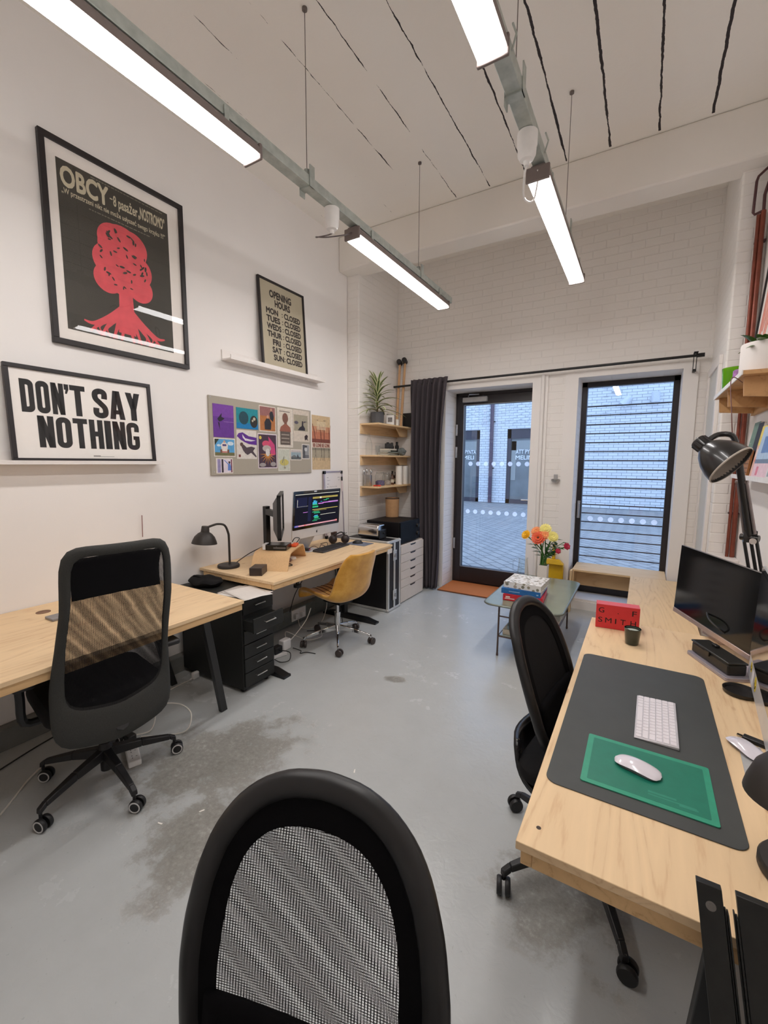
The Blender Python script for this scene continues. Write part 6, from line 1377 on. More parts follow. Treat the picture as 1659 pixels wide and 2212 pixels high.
tag(MB().tube([tuple(Vector(cM)-up*0.10+nn*0.02-r*0.05), (0.30, 2.42, 0.86), (0.33, 2.36, 0.84), (0.37, 2.37, 0.81), (0.44, 2.40, TZ+0.006)], 0.004, 6, smooth=5).build('monitor_cable', M_black_plastic), 'black cable drooping below the monitor on the right desk', 'cable')

t, M_, w, h, ch = aio('all_in_one_computer', 'silver all-in-one computer seen edge-on at the right with yellow stickers on its chin', (0.375, 1.784, 0.974), -1.66, 0.03)
MB().at(M_).quad(-w/2+0.02, w/2-0.02, -h/2+ch+0.02, h/2-0.02, 0.003).build('screen', plain('off_screen', (14, 13, 15), 0.05, coat=0.9), t, world=True)
M_smile = plain('yellow_sticker', (232, 206, 40), 0.4)
for u, v_, rr in ((-0.245, -h/2+0.056, 0.020), (-0.100, -h/2+0.050, 0.026)):
    o = MB().at(M_).lathe([(rr, 0.0004), (0, 0.0006)], (u, v_, 0), 28, cap=False).build('round_sticker', M_smile, t, world=True)
    b = MB().at(M_)
    for s in (-1, 1): b.poly([(u+s*rr*0.33+rr*0.09*cos(q*pi/6), v_+rr*0.3+rr*0.2*sin(q*pi/6), 0.0009) for q in range(12)])
    b.tube([(u+rr*0.6*cos(q), v_+rr*0.6*sin(q), 0.0008) for q in [pi+pi*k/10 for k in range(11)]], rr*0.05, 4)
    b.build('face_marks', M_ink, o, world=True)
MB().at(M_).quad(-0.205, -0.155, -h/2+0.015, -h/2+0.070, 0.0005).build('white_sticker', plain('white_sticker_paper', (226, 224, 226), 0.5), t, world=True)

t = thing('coaster', 'round black dish on the desk beyond the edge-on computer', 'dish', (0.352, 1.940, TZ))
MB().lathe([(0, 0.0006), (0.046, 0.0006), (0.052, 0.004), (0.054, 0.016), (0.050, 0.016), (0.046, 0.006), (0, 0.005)], (0, 0, 0), 32, cap=False).build('dish', plain('black_ceramic', (28, 25, 25), 0.3), t)
t = thing('memory_stick', 'black oblong gadget lying before the edge-on computer', 'gadget', (0.318, 1.610, TZ), radians(-22))
MB().box(-0.01, 0.075, -0.012, 0.012, 0.0006, 0.014).build('body', M_black_plastic, t, bevel=0.003)
MB().box(-0.024, -0.0102, -0.005, 0.005, 0.005, 0.0095).build('plug', M_chrome, t)
t = thing('grey_card', 'pale grey mouse pad card under the second white mouse at the right edge', 'card', (0.32, 1.50, TZ))
MB().at(Matrix.Translation((0, 0, TZ))).prism([(0.292, 1.565), (0.345, 1.585), (0.345, 1.42), (0.285, 1.42)], 0.0004, 0.002).build('card', plain('pale_grey_card', (176, 176, 176), 0.6), t, world=True)
white_mouse('second white mouse, partly cut off at the right edge', (0.306, 1.545, TZ+0.0022), radians(-60))

# dark desk lamp at the right edge of the picture
t = thing('desk_lamp', 'dark dome desk lamp at the right edge, close to the camera', 'lamp', (0.338, 1.10, TZ))
MB().lathe([(0.0, 0.0005), (0.080, 0.0005), (0.084, 0.004), (0.084, 0.018), (0.080, 0.024), (0.0, 0.027)], (0, 0, 0), 40).build('base', M_lamp, t)
MB().tube([(0.03, 0.02, 0.02), (0.035, 0.02, 0.22), (0.07, 0.02, 0.30), (0.10, 0.0, 0.335), (0.08, -0.03, 0.345), (0.0, -0.04, 0.335)], 0.0085, 10, smooth=5).build('stem', M_lamp, t)
c2, ax2 = Vector((-0.045, -0.03, 0.0)), Vector((-0.08, 0.06, 1)).normalized()
c2 = Vector((-0.016, -0.038, -0.028))
so = MB().lathe([(0.0, 0.345), (0.024, 0.345), (0.027, 0.34), (0.031, 0.30), (0.050, 0.288), (0.072, 0.264), (0.086, 0.232), (0.092, 0.212), (0.089, 0.213), (0.083, 0.232), (0.069, 0.261), (0.047, 0.284), (0.0, 0.292)], c2, 40, ax2, cap=False).build('lamp_shade', M_lamp, t)
MB().lathe([(0.090, 0.2125), (0.082, 0.231), (0.068, 0.259), (0.046, 0.282), (0.0, 0.290)], c2, 36, ax2, cap=False).build('shade_lining', bpy.data.materials['cream_shade_lining'], so)

# anglepoise
t = thing('anglepoise_lamp', 'black spring-arm lamp with a large shade above the right monitor', 'lamp', (0.502, 2.375, TZ))
M_gl = plain('glossy_black_enamel_lamp', (30, 28, 28), 0.28, var=0.05, coat=0.3)
MB().lathe([(0, 0.0006), (0.075, 0.0006), (0.078, 0.005), (0.074, 0.022), (0.02, 0.03), (0.014, 0.055), (0, 0.056)], (0, 0, 0), 32, cap=False).build('base', M_gl, t)
J0, J1, J2 = Vector((0.502, 2.375, TZ+0.06)), Vector((0.400, 2.33, 1.262)), Vector((0.318, 2.26, 1.64))
sd = Vector((0.86, -0.5, 0))
for s in (-1, 0.1, 1): MB().tube([tuple(J0+sd*0.022*s), tuple(J1+sd*0.022*s)], 0.0065, 8).build('lower_arm', M_gl, t, world=True)
MB().cyl(tuple(J1-sd*0.032), tuple(J1+sd*0.032), 0.014, seg=14).box(J1.x-0.022, J1.x+0.022, J1.y-0.012, J1.y+0.012, J1.z-0.02, J1.z+0.03).build('elbow', M_gl, t, world=True)
MB().cyl(tuple(J1+Vector((0.006, -0.03, -0.01))), tuple(J1+Vector((0.004, -0.042, -0.01))), 0.012, seg=16).build('elbow_knob', plain('pale_knob', (206, 196, 190), 0.4), t, world=True)
d = (J2-J1)
MB().tube([tuple(J1), tuple(J2)], 0.0135, 10).build('upper_arm', M_gl, t, world=True)
MB().tube([tuple(J1+sd*0.020+d*0.05), tuple(J1+sd*0.016+d*0.62)], 0.006, 8).tube([tuple(J1-sd*0.018+d*0.05), tuple(J1-sd*0.014+d*0.62)], 0.006, 8).cyl(tuple(J1+d*0.62-sd*0.022), tuple(J1+d*0.62+sd*0.022), 0.007).build('spring', plain('grey_spring', (150, 140, 140), 0.35, 0.7), t, world=True)
Cap = Vector((0.184, 2.23, 1.665)); Ax = Vector((0.66, -0.36, -0.62)).normalized()
prof_ = [(0.0, 0.0), (0.028, 0.0), (0.031, 0.004), (0.031, 0.040), (0.036, 0.044), (0.052, 0.060), (0.072, 0.092), (0.084, 0.128), (0.089, 0.160), (0.0865, 0.160), (0.081, 0.128), (0.069, 0.094), (0.050, 0.064), (0.0, 0.054)]
so = MB().lathe(prof_, Cap, 44, Ax, cap=False).build('lamp_shade', M_gl, t, world=True)
MB().lathe([(0.0868, 0.1590), (0.0800, 0.128), (0.068, 0.0955), (0.049, 0.066), (0.0, 0.056)], Cap, 40, Ax, cap=False).build('shade_lining', plain('grey_beige_lining', (148, 138, 128), 0.5, var=0.05), so, world=True)
MB().lathe([(0.0895, 0.157), (0.0905, 0.161), (0.0870, 0.1635)], Cap, 44, Ax, cap=False).build('shade_rim', plain('pale_rim', (186, 176, 164), 0.4), so, world=True)
MB().sphere(tuple(Cap+Ax*0.105), (0.030, 0.030, 0.030), 20, 14).build('bulb', plain('off_bulb', (196, 182, 172), 0.35), so, world=True)
b = MB()
q1 = Ax.orthogonal().normalized(); q2 = Ax.cross(q1)
for k in range(14):
    e = q1*cos(2*pi*k/14)+q2*sin(2*pi*k/14); b.tube([tuple(Cap+Ax*0.006+e*0.031), tuple(Cap+Ax*0.038+e*0.031)], 0.003, 5)
b.build('cooling_rib', M_gl, so, world=True)
MB().cyl(tuple(Cap-Ax*0.014+q1*0.01), tuple(Cap), 0.004, seg=8).build('switch', M_chrome, so, world=True)
MB().tube([tuple(Cap+Ax*0.05+Vector((0, 0.03, 0.03))), (0.255, 2.27, 1.690), (0.30, 2.262, 1.685), tuple(J2)], 0.011, 8, smooth=4).build('shade_bracket', M_gl, t, world=True)
tag(MB().tube([(0.300, 2.262, 1.69), (0.296, 2.30, 1.78), (0.31, 2.5, 1.95), (0.42, 3.0, 2.0)], 0.002, 5, smooth=6).build('lamp_flex', plain('dark_red_flex', (96, 50, 44), 0.6)), 'thin dark red flex rising from the spring-arm lamp to the shelf', 'cable')

# wall shelf with planter, vase and print
M_oak = plywood('warm_oak_ply', (196, 152, 104), (150, 104, 62), 'y', knots=False, scale=1.2)
M_edge = plain('white_shelf_edging', (232, 228, 224), 0.4)
t = thing('wall_shelf', 'plywood wall shelf with white front edge at the upper right', 'shelf', (0.52, 3.4, 2.03))
MB().box(0.402, XR-0.001, 2.88, 3.93, 2.024, 2.044).build('board', M_oak, t, world=True)
MB().box(0.396, 0.4015, 2.88, 3.93, 2.022, 2.046).build('front_edging', M_edge, t, world=True)
MB().box(XR-0.02, XR-0.001, 2.90, 3.92, 1.90, 2.0235).build('wall_batten', M_oak, t, world=True)
for y in (3.83, 3.46, 2.96):
    MB().hexa([(0.418, y, 2.0235), (XR-0.021, y, 2.0235), (XR-0.021, y+0.018, 2.0235), (0.418, y+0.018, 2.0235)], [(0.425, y, 1.925), (XR-0.021, y, 1.91), (XR-0.021, y+0.018, 1.91), (0.425, y+0.018, 1.925)]).build('fin', M_oak, t, world=True)
t = thing('planter', 'round white planter with a dark green succulent on the wall shelf', 'plant', (0.515, 3.03, 2.0442))
MB().lathe([(0, 0.0006), (0.108, 0.0006), (0.112, 0.004), (0.112, 0.145), (0.110, 0.152), (0.104, 0.152), (0.102, 0.13), (0, 0.128)], (0, 0, 0), 48, cap=False).build('pot', plain('matt_white_pot', (226, 220, 216), 0.6, var=0.01), t)
b = MB(); rl = random.Random(11)
for k in range(22):
    a = k*2.4+rl.uniform(-.3, .3); L = rl.uniform(0.09, 0.15); el = rl.uniform(0.25, 1.2); cr = rl.uniform(0.0, 0.06); base = Vector((cr*cos(a), cr*sin(a), 0.131))
    e = Vector((cos(a)*cos(el), sin(a)*cos(el), sin(el))); s_ = Vector((-sin(a), cos(a), 0)); u_ = e.cross(s_)
    rows = []
    for i in range(7):
        q = i/6; w = 0.020*(sin(pi*min(0.97, 0.15+0.85*q))**0.7)*(1-0.2*q); p = base+e*L*q+Vector((0, 0, -0.05*q*q))
        rows.append([b.v(p+s_*w), b.v(p+u_*w*0.4), b.v(p-s_*w), b.v(p-u_*w*0.25)])
    for A, B in zip(rows[:-1], rows[1:]):
        for j in range(4): b.f([A[j], A[(j+1) % 4], B[(j+1) % 4], B[j]])
    b.f(rows[-1])
tag(b.build('leaves', plain('succulent_green', (72, 104, 44), 0.35, var=0.25, scale=12), t), kind='stuff')
M_soil = plain('dark_soil', (48, 38, 30), 0.9, var=0.3); MB().lathe([(0.1015, 0.1315), (0, 0.133)], (0, 0, 0), 32, cap=False).build('soil', M_soil, t)
t = thing('glass_vase', 'bright green glass vase at the far end of the wall shelf', 'vase', (0.485, 3.72, 2.0442))
M_vg = NT('green_glass'); M_vg.set(Base_Color=srgb(120, 190, 30), Roughness=0.08, Transmission_Weight=0.55, IOR=1.3, Specular_IOR_Level=0.5); M_vg = M_vg.mat
MB().lathe([(0, 0.001), (0.062, 0.001), (0.070, 0.01), (0.076, 0.13), (0.079, 0.155), (0.074, 0.155), (0.070, 0.13), (0.062, 0.014), (0, 0.012)], (0, 0, 0), 32, cap=False).build('body', M_vg, t)
t = thing('flowered_tin', 'small purple and yellow patterned tin beside the green vase', 'tin', (0.475, 3.50, 2.0442))
MB().lathe([(0, 0.0006), (0.036, 0.0006), (0.037, 0.003), (0.037, 0.05)], (0, 0, 0), 24, cap=False).build('lower_band', plain('yellow_orange_pattern', (226, 180, 70), 0.5, var=0.3, scale=60), t)
MB().lathe([(0.037, 0.0502), (0.037, 0.10), (0.03, 0.106), (0, 0.106)], (0, 0, 0), 24, cap=False).build('upper_band', plain('purple_pattern', (160, 110, 170), 0.5, var=0.35, scale=50), t)
Mp = frame((0.545, 3.66, 2.0452), (0, -1, 0), (0.075, 0, 1))
t = thing('framed_print', 'black framed print of pink strokes leaning above the wall shelf, cut by the right edge', 'framed print', (0.55, 3.35, 2.0452))
b = MB().at(Mp); W, H = 0.48, 0.98
b.box(0, W, 0, 0.02, 0, 0.02).box(0, W, H-0.02, H, 0, 0.02).box(0, 0.02, 0.02, H-0.02, 0, 0.02).box(W-0.02, W, 0.02, H-0.02, 0, 0.02); b.build('frame', M_wframe, t, world=True)
pr_ = MB().at(Mp).box(0.02, W-0.02, 0.02, H-0.02, 0.003, 0.010).build('print', plain('print_white', (224, 216, 212), 0.6, var=0.02), t, world=True)
b = MB().at(Mp)
for k in range(7): blade(b, [(0.06+0.05*k, 0.20+0.06*(k % 3)), (0.10+0.05*k, 0.45+0.03*(k % 2)), (0.12+0.055*k, 0.75+0.04*(k % 3))], 0.03, 0.05, 0.0106+0.00005*k)
b.build('pink_strokes', plain('salmon_ink', (220, 140, 122), 0.6, var=0.2, scale=20), pr_, world=True)

# lower ledge with magazines
t = thing('magazine_ledge', 'white magazine ledge on the right wall below the plywood shelf', 'shelf', (0.57, 3.2, 1.49))
MB().box(0.520, XR-0.001, 2.60, 3.78, 1.478, 1.494).build('board', M_edge, t, world=True)
MB().box(0.514, 0.5195, 2.60, 3.78, 1.476, 1.503).build('front_lip', M_edge, t, world=True)
def leaning(name, label, y0, y1, h, thick, col, x, motif=None, cat='magazine', lean=0.15):
    Mq = frame((x, y1, 1.4945), (0, -1, 0), (lean, 0, 1)); W = y1-y0
    t = thing(name, label, cat, (x, (y0+y1)/2, 1.4945), group='books and magazines on the white ledge')
    MB().at(Mq).box(0, W, 0.0006+lean*thick, h, -thick, -0.0012).build('pages', plain('magazine_pages', (222, 216, 208), 0.8) if not bpy.data.materials.get('magazine_pages') else bpy.data.materials['magazine_pages'], t, world=True)
    MB().at(Mq).box(0, W+0.001, 0.0006, h, -0.0010, 0).build('cover', ink(col), t, world=True)
    for k, (c, a, b_, c0, c1) in enumerate(motif or ()):
        MB().at(Mq).quad(W*a, W*b_, h*c0, h*c1, 0.0004+0.0001*k).build('cover_print', ink(c), t, world=True)
leaning('book', 'tall sage green book leaning on the white ledge, farthest along', 3.55, 3.72, 0.345, 0.014, (110, 136, 118), 0.555, [((150, 170, 156), 0.05, 0.4, 0.6, 0.615)], 'book')
leaning('book', 'black book leaning against the sage green one', 3.40, 3.535, 0.33, 0.012, (30, 24, 26), 0.548, None, 'book')
leaning('magazine', 'yellow-topped magazine leaning on the white ledge', 3.16, 3.38, 0.30, 0.006, (226, 180, 160), 0.545, [((226, 204, 96), 0, 1, 0.62, 1), ((214, 140, 120), 0.1, 0.8, 0.3, 0.36), ((226, 210, 206), 0.1, 0.9, 0.4, 0.55)])
leaning('magazine', 'pale blue and pink magazine at the front of the white ledge', 2.88, 3.22, 0.285, 0.006, (172, 196, 222), 0.528, [((96, 130, 184), 0.25, 0.8, 0.48, 0.8), ((110, 126, 150), 0.0, 1, 0.28, 0.36), ((226, 196, 206), 0, 1, 0.0, 0.28), ((214, 120, 140), 0.25, 0.4, 0.05, 0.22)])
leaning('magazine', 'red and white magazine on the white ledge at the picture edge', 2.64, 2.87, 0.27, 0.006, (226, 220, 220), 0.526, [((206, 50, 60), 0, 0.6, 0.3, 0.75), ((150, 160, 170), 0.1, 0.9, 0.05, 0.2)])
t = thing('wood_holder', 'brown wooden slotted holder behind the spring-arm lamp on the ledge', 'holder', (0.565, 3.57, 1.4945))
b = MB().at(frame((0.535, 3.55, 1.4945), (0, -1, 0), (0.1, 0, 1))); b.box(0, 0.15, 0.0006, 0.16, -0.012, 0); b.build('panel', plain('brown_ply', (160, 108, 60), 0.6, var=0.1), t, world=True)
b = MB().at(frame((0.535, 3.55, 1.4945), (0, -1, 0), (0.1, 0, 1)))
for i in range(5):
    for j in range(4): b.quad(0.015+0.034*j, 0.034+0.034*j, 0.02+0.027*i, 0.027+0.027*i, 0.0004)
b.build('slot', plain('dark_slot', (50, 30, 18), 0.8), t, world=True)

# copper pipes
t = thing('copper_pipes', 'reddish copper pipes climbing the right pier and looping at the top', 'pipe', (0.60, 4.05, 0.7))
M_cop = plain('painted_copper', (128, 66, 50), 0.4, 0.35, var=0.18, scale=14)
MB().tube([(0.604, 4.065, 0.877), (0.592, 4.065, 3.30)], 0.0155, 12).build('riser_pipe', M_cop, t, world=True)
MB().tube([(0.575, 4.068, 0.877), (0.568, 4.068, 3.28)], 0.011, 10).build('second_pipe', M_cop, t, world=True)
MB().tube([(0.592, 4.062, 3.30), (0.545, 4.062, 3.285), (0.536, 4.062, 3.30), (0.540, 4.062, 3.50), (0.548, 4.062, 3.53), (0.612, 4.055, 3.585)], 0.0085, 8).build('loop_pipe', plain('dark_pipe', (84, 52, 54), 0.45, 0.3), t, world=True)
MB().tube([(0.592, 4.06, 3.30), (0.590, 4.06, 3.40), (0.598, 4.06, 3.44), (0.616, 4.05, 3.52), (0.618, 4.05, 3.585)], 0.0095, 8).build('branch_pipe', bpy.data.materials['dark_pipe'], t, world=True)
MB().box(0.56, 0.622, 4.06, 4.098, 3.10, 3.112).box(0.56, 0.622, 4.06, 4.098, 1.2, 1.212).build('pipe_clip', bpy.data.materials['dark_pipe'], t, world=True)
t = thing('wall_box', 'small white boxed ledge at the foot of the copper pipes', 'boxing', (0.545, 4.0, 0.80))
MB().box(0.475, XR-0.001, 3.93, 4.098, 0.40, 0.875).build('boxing', M_white_trim, t, world=True, bevel=0.003)

# benches
M_ply2 = plywood('pale_pine_ply', (226, 194, 148), (188, 134, 84), 'y', scale=0.8)
M_ply2x = plywood('pale_pine_ply_cross', (224, 192, 148), (184, 130, 82), 'x', scale=0.8)
t = thing('window_bench', 'low plywood bench standing in the tall window recess', 'bench', (-0.16, 5.08, 0))
MB().box(-0.59, 0.25, 4.885, 5.285, 0.432, 0.450).build('top', M_ply2x, t, world=True, bevel=0.001)
MB().box(-0.588, -0.57, 4.89, 5.28, 0.1105, 0.4315).build('side_panel', M_ply2, t, world=True)
MB().box(-0.569, 0.24, 5.10, 5.118, 0.235, 0.4315).build('back_board', M_ply2x, t, world=True)
MB().box(-0.60, -0.582, 4.80, 4.884, 0.0006, 0.45).build('end_panel', M_ply2, t, world=True)
t = thing('long_bench', 'long low plywood bench running from the window bench to the right desk', 'bench', (0.165, 3.7, 0))
MB().box(-0.05, 0.385, 2.62, 4.882, 0.432, 0.450).build('top', M_ply2, t, world=True, bevel=0.001)
for y in (2.70, 4.78): MB().box(-0.04, 0.375, y, y+0.018, 0.0006, 0.4315).build('support', M_ply2x, t, world=True)
MB().box(0.35, 0.368, 2.72, 4.78, 0.12, 0.4315).build('rear_board', M_ply2, t, world=True)

# coffee table
t = thing('coffee_table', 'grey-green topped coffee table with thin metal legs and a lower shelf', 'table', (-0.755, 3.86, 0))
M_top = plain('grey_green_top', (128, 138, 118), 0.22, var=0.08, scale=5, coat=0.3)
MB().prism(rrect(-1.052, -0.455, 3.325, 4.40, 0.075, 8), 0.432, 0.447).build('top', M_top, t, world=True, bevel=0.002)
MB().tube([(x, y, 0.4395) for x, y in rrect(-1.054, -0.453, 3.323, 4.402, 0.077, 8)], 0.0085, 8, closed=True).build('metal_rim', plain('dull_brass_rim', (124, 128, 116), 0.35, 0.6), t, world=True)
M_leg = plain('brown_steel', (92, 74, 68), 0.4, 0.4)
for x, y in ((-0.935, 3.385), (-0.545, 3.385), (-0.935, 4.30), (-0.545, 4.30)):
    sx = -0.004 if x < -0.7 else 0.008
    MB().tube([(x, y, 0.431), (x+sx, y, 0.012)], 0.0075, 8).cyl((x+sx, y, 0.0005), (x+sx, y, 0.02), 0.0095, seg=8).build('leg', M_leg, t, world=True)
b = MB()
for z in (0.335,): b.tube([(-0.935, 3.385, z), (-0.545, 3.385, z)], 0.006, 8).tube([(-0.935, 4.30, z), (-0.545, 4.30, z)], 0.006, 8)
for z in (0.165,):
    b.tube([(-0.937, 3.385, z), (-0.541, 3.385, z)], 0.006, 8).tube([(-0.937, 4.30, z), (-0.541, 4.30, z)], 0.006, 8).tube([(-0.937, 3.385, z), (-0.937, 4.30, z)], 0.006, 8).tube([(-0.541, 3.385, z), (-0.541, 4.30, z)], 0.006, 8)
b.build('rail', M_leg, t, world=True)
MB().box(-0.930, -0.548, 3.392, 4.294, 0.168, 0.174).build('lower_shelf', plain('pale_green_glass_shelf', (168, 178, 172), 0.15, var=0.04, coat=0.4), t, world=True)
def flat_book(label, x, y, z, w, d, h, rz, col, group, pages=(226, 222, 214), spine=None):
    t = thing('book', label, 'book', (x, y, z), rz, group)
    MB().box(-w/2, w/2, -d/2, d/2, 0.0004, 0.003).box(-w/2, w/2, -d/2, d/2, h-0.003, h).box(-w/2, w/2, -d/2, -d/2+0.004, 0.0004, h).build('cover', col, t, bevel=0.001)
    MB().box(-w/2+0.004, w/2-0.004, -d/2+0.0045, d/2-0.004, 0.0032, h-0.0032).build('pages', ink(pages), t)
    if spine: spine(t, w, d, h)
    return t
TT = 0.4475
def sp1(t, w, d, h): MB().at(frame((0, -d/2-0.0004, 0), (1, 0, 0), (0, 0, 1))).quad(-w*0.43, -w*0.32, h*0.5, h*0.75).quad(-w*0.45, -w*0.20, h*0.28, h*0.42).build('spine_print', ink((240, 220, 214)), t)
flat_book('thick red book at the bottom of the stack on the coffee table', -0.79, 3.655, TT+0.001, 0.31, 0.36, 0.05, 0.08, ink((206, 44, 56)), 'stack on the coffee table', (220, 120, 126), sp1)
def sp2(t, w, d, h): MB().at(frame((0, -d/2-0.0004, 0), (1, 0, 0), (0, 0, 1))).quad(w*0.40, w*0.45, h*0.4, h*0.65).quad(-w*0.3, -w*0.02, h*0.45, h*0.6).build('spine_print', ink((150, 190, 220)), t)
flat_book('blue book in the middle of the stack on the coffee table', -0.80, 3.655, TT+0.052, 0.31, 0.33, 0.042, 0.02, ink((36, 108, 176)), 'stack on the coffee table', (214, 222, 228), sp2)
M_peb = NT('pebble_print'); _vo = M_peb.n('ShaderNodeTexVoronoi', i_Scale=26.0, i_Randomness=0.85); M_peb.l(M_peb.coord((1, 1.4, 1)), _vo.inputs['Vector'])
_hs = M_peb.n('ShaderNodeSeparateColor'); M_peb.l(_vo.outputs['Color'], _hs.inputs[0])
_pc = M_peb.ramp(_hs.outputs[0], [(0.0, srgb(96, 96, 82)), (0.4, srgb(150, 144, 122)), (0.7, srgb(186, 170, 150)), (1.0, srgb(120, 116, 100))])
M_peb.set(Base_Color=M_peb.mix(M_peb.math('LESS_THAN', _vo.outputs['Distance'], 0.36), (0.84, 0.82, 0.79, 1), _pc), Roughness=0.5); M_peb = M_peb.mat
flat_book('white pebble-patterned book on top of the coffee table stack', -0.785, 3.66, TT+0.095, 0.30, 0.30, 0.05, -0.04, M_peb, 'stack on the coffee table')
lowz = 0.1745
for k, (x, y, w, d, h, rz, c, lab) in enumerate(((-0.80, 3.52, 0.22, 0.20, 0.045, 0.0, (196, 186, 168), 'cream book at the bottom of the near pile under the coffee table'), (-0.79, 3.53, 0.20, 0.18, 0.03, 0.15, (120, 138, 146), 'grey-blue book on the near pile under the coffee table'))):
    flat_book(lab, x, y, lowz+(0.0455 if k else 0)+0.0005, w, d, h, rz, ink(c), 'books on the lower shelf')
for k, (h, c, lab) in enumerate(((0.05, (226, 222, 214), 'thick white book at the bottom of the far pile under the coffee table'), (0.04, (206, 206, 200), 'pale grey book in the middle of the far pile under the coffee table'), (0.03, (232, 230, 226), 'thin white book on top of the far pile under the coffee table'))):
    flat_book(lab, -0.645+0.01*k, 3.93+0.015*k, lowz+(0, 0.0505, 0.091)[k]+0.0005, 0.19, 0.26, h, 0.05*k, ink(c), 'books on the lower shelf')
t = thing('glass_jug', 'clear glass water jug on the coffee table behind the books', 'jug', (-0.945, 4.20, TT))
MB().lathe([(0, 0.001), (0.050, 0.001), (0.056, 0.006), (0.052, 0.07), (0.042, 0.17), (0.040, 0.20), (0.044, 0.215), (0.042, 0.215), (0.037, 0.20), (0.039, 0.17), (0.048, 0.07), (0.050, 0.012), (0, 0.010)], (0, 0, 0), 32, cap=False).build('body', M_clear, t)
MB().tube([(-0.040, -0.012, 0.19), (-0.085, -0.024, 0.185), (-0.090, -0.026, 0.13), (-0.080, -0.024, 0.08), (-0.050, -0.014, 0.07)], 0.0065, 8, smooth=5).build('handle', M_clear, t)
t = thing('flower_vase', 'slim square white vase holding the bouquet on the coffee table', 'vase', (-0.752, 4.165, TT))
MB().prism(rrect(-0.043, 0.043, -0.043, 0.043, 0.006, 3), 0.0006, 0.175).build('body', plain('ivory_ceramic', (232, 224, 216), 0.4, var=0.02), t)
MB().box(-0.036, 0.036, -0.036, 0.036, 0.1751, 0.1755).build('mouth', plain('vase_inside', (90, 92, 70), 0.7), t)
# bouquet: each stem a thing
M_stem = plain('green_stem', (62, 110, 42), 0.5, var=0.15); M_lf = plain('dark_leaf', (52, 92, 40), 0.45, var=0.2)
fl = {'gerbera': plain('orange_red_petal', (228, 88, 44), 0.5, var=0.12), 'yellow_gerbera': plain('yellow_petal', (244, 184, 30), 0.5, var=0.1), 'chrysanthemum': plain('pale_yellow_petal', (236, 224, 130), 0.55, var=0.1), 'alstroemeria': plain('crimson_petal', (186, 44, 74), 0.5, var=0.15), 'peach': plain('peach_petal', (240, 150, 90), 0.55, var=0.1)}
M_core = plain('dark_flower_core', (96, 54, 30), 0.8)
ZV = TT+0.178
Fr = [('yellow_gerbera', 'yellow gerbera leaning out at the left of the bouquet', -0.165, -0.02, 0.27, 0.050), ('gerbera', 'large orange-red gerbera at the front of the bouquet', -0.045, -0.06, 0.255, 0.068), ('peach', 'peach flower behind the orange gerbera', -0.075, 0.0, 0.305, 0.055), ('peach', 'peach flower at the centre of the bouquet', 0.01, -0.04, 0.285, 0.05), ('chrysanthemum', 'pale yellow flower at the top of the bouquet', 0.005, 0.0, 0.335, 0.058), ('chrysanthemum', 'pale yellow flower right of the orange gerbera', 0.075, -0.03, 0.275, 0.055), ('alstroemeria', 'crimson flower drooping at the right of the bouquet', 0.20, -0.04, 0.20, 0.036), ('alstroemeria', 'crimson bud low at the right of the bouquet', 0.13, -0.05, 0.15, 0.028)]
for k, (kd, lab, dx, dy, dz, r_) in enumerate(Fr):
    t = thing('flower', lab, 'flower', (-0.752, 4.165, ZV), group='bouquet in the white vase')
    top_ = Vector((dx, dy, dz)); bx = Vector((0.025*cos(k*2.4), 0.025*sin(k*2.4), 0.0))
    MB().tube([tuple(bx), tuple(bx*0.6+Vector((dx*0.22, dy*0.22, dz*0.5))), tuple(top_)], 0.0055, 6, smooth=5).build('stem', M_stem, t)
    n_ax = Vector((dx*0.9+0.04, -0.20+dy, 0.13)).normalized(); q1 = n_ax.orthogonal().normalized(); q2 = n_ax.cross(q1)
    b = MB(); np_ = 16 if kd != 'alstroemeria' else 7
    for ring_, (s_, lift) in enumerate(((1.0, 0.10), (0.72, 0.30), (0.45, 0.45))):
        for i in range(np_):
            a = 2*pi*(i+0.5*ring_)/np_; e = q1*cos(a)+q2*sin(a); sd_ = -q1*sin(a)+q2*cos(a); L = r_*s_; w = L*(0.26 if np_ > 8 else 0.45)
            p0 = top_+n_ax*r_*0.1*ring_; b.poly([tuple(p0+e*L*0.15-sd_*w*0.3), tuple(p0+e*L*0.65-sd_*w+n_ax*L*lift*0.8), tuple(p0+e*L+n_ax*L*lift), tuple(p0+e*L*0.65+sd_*w+n_ax*L*lift*0.8), tuple(p0+e*L*0.15+sd_*w*0.3)])
    b.build('petals', fl[kd], t, flat=True)
    MB().sphere(tuple(top_+n_ax*r_*0.14), (r_*0.20, r_*0.20, r_*0.20), 10, 8).build('centre', M_core if kd == 'gerbera' else fl[kd], t)
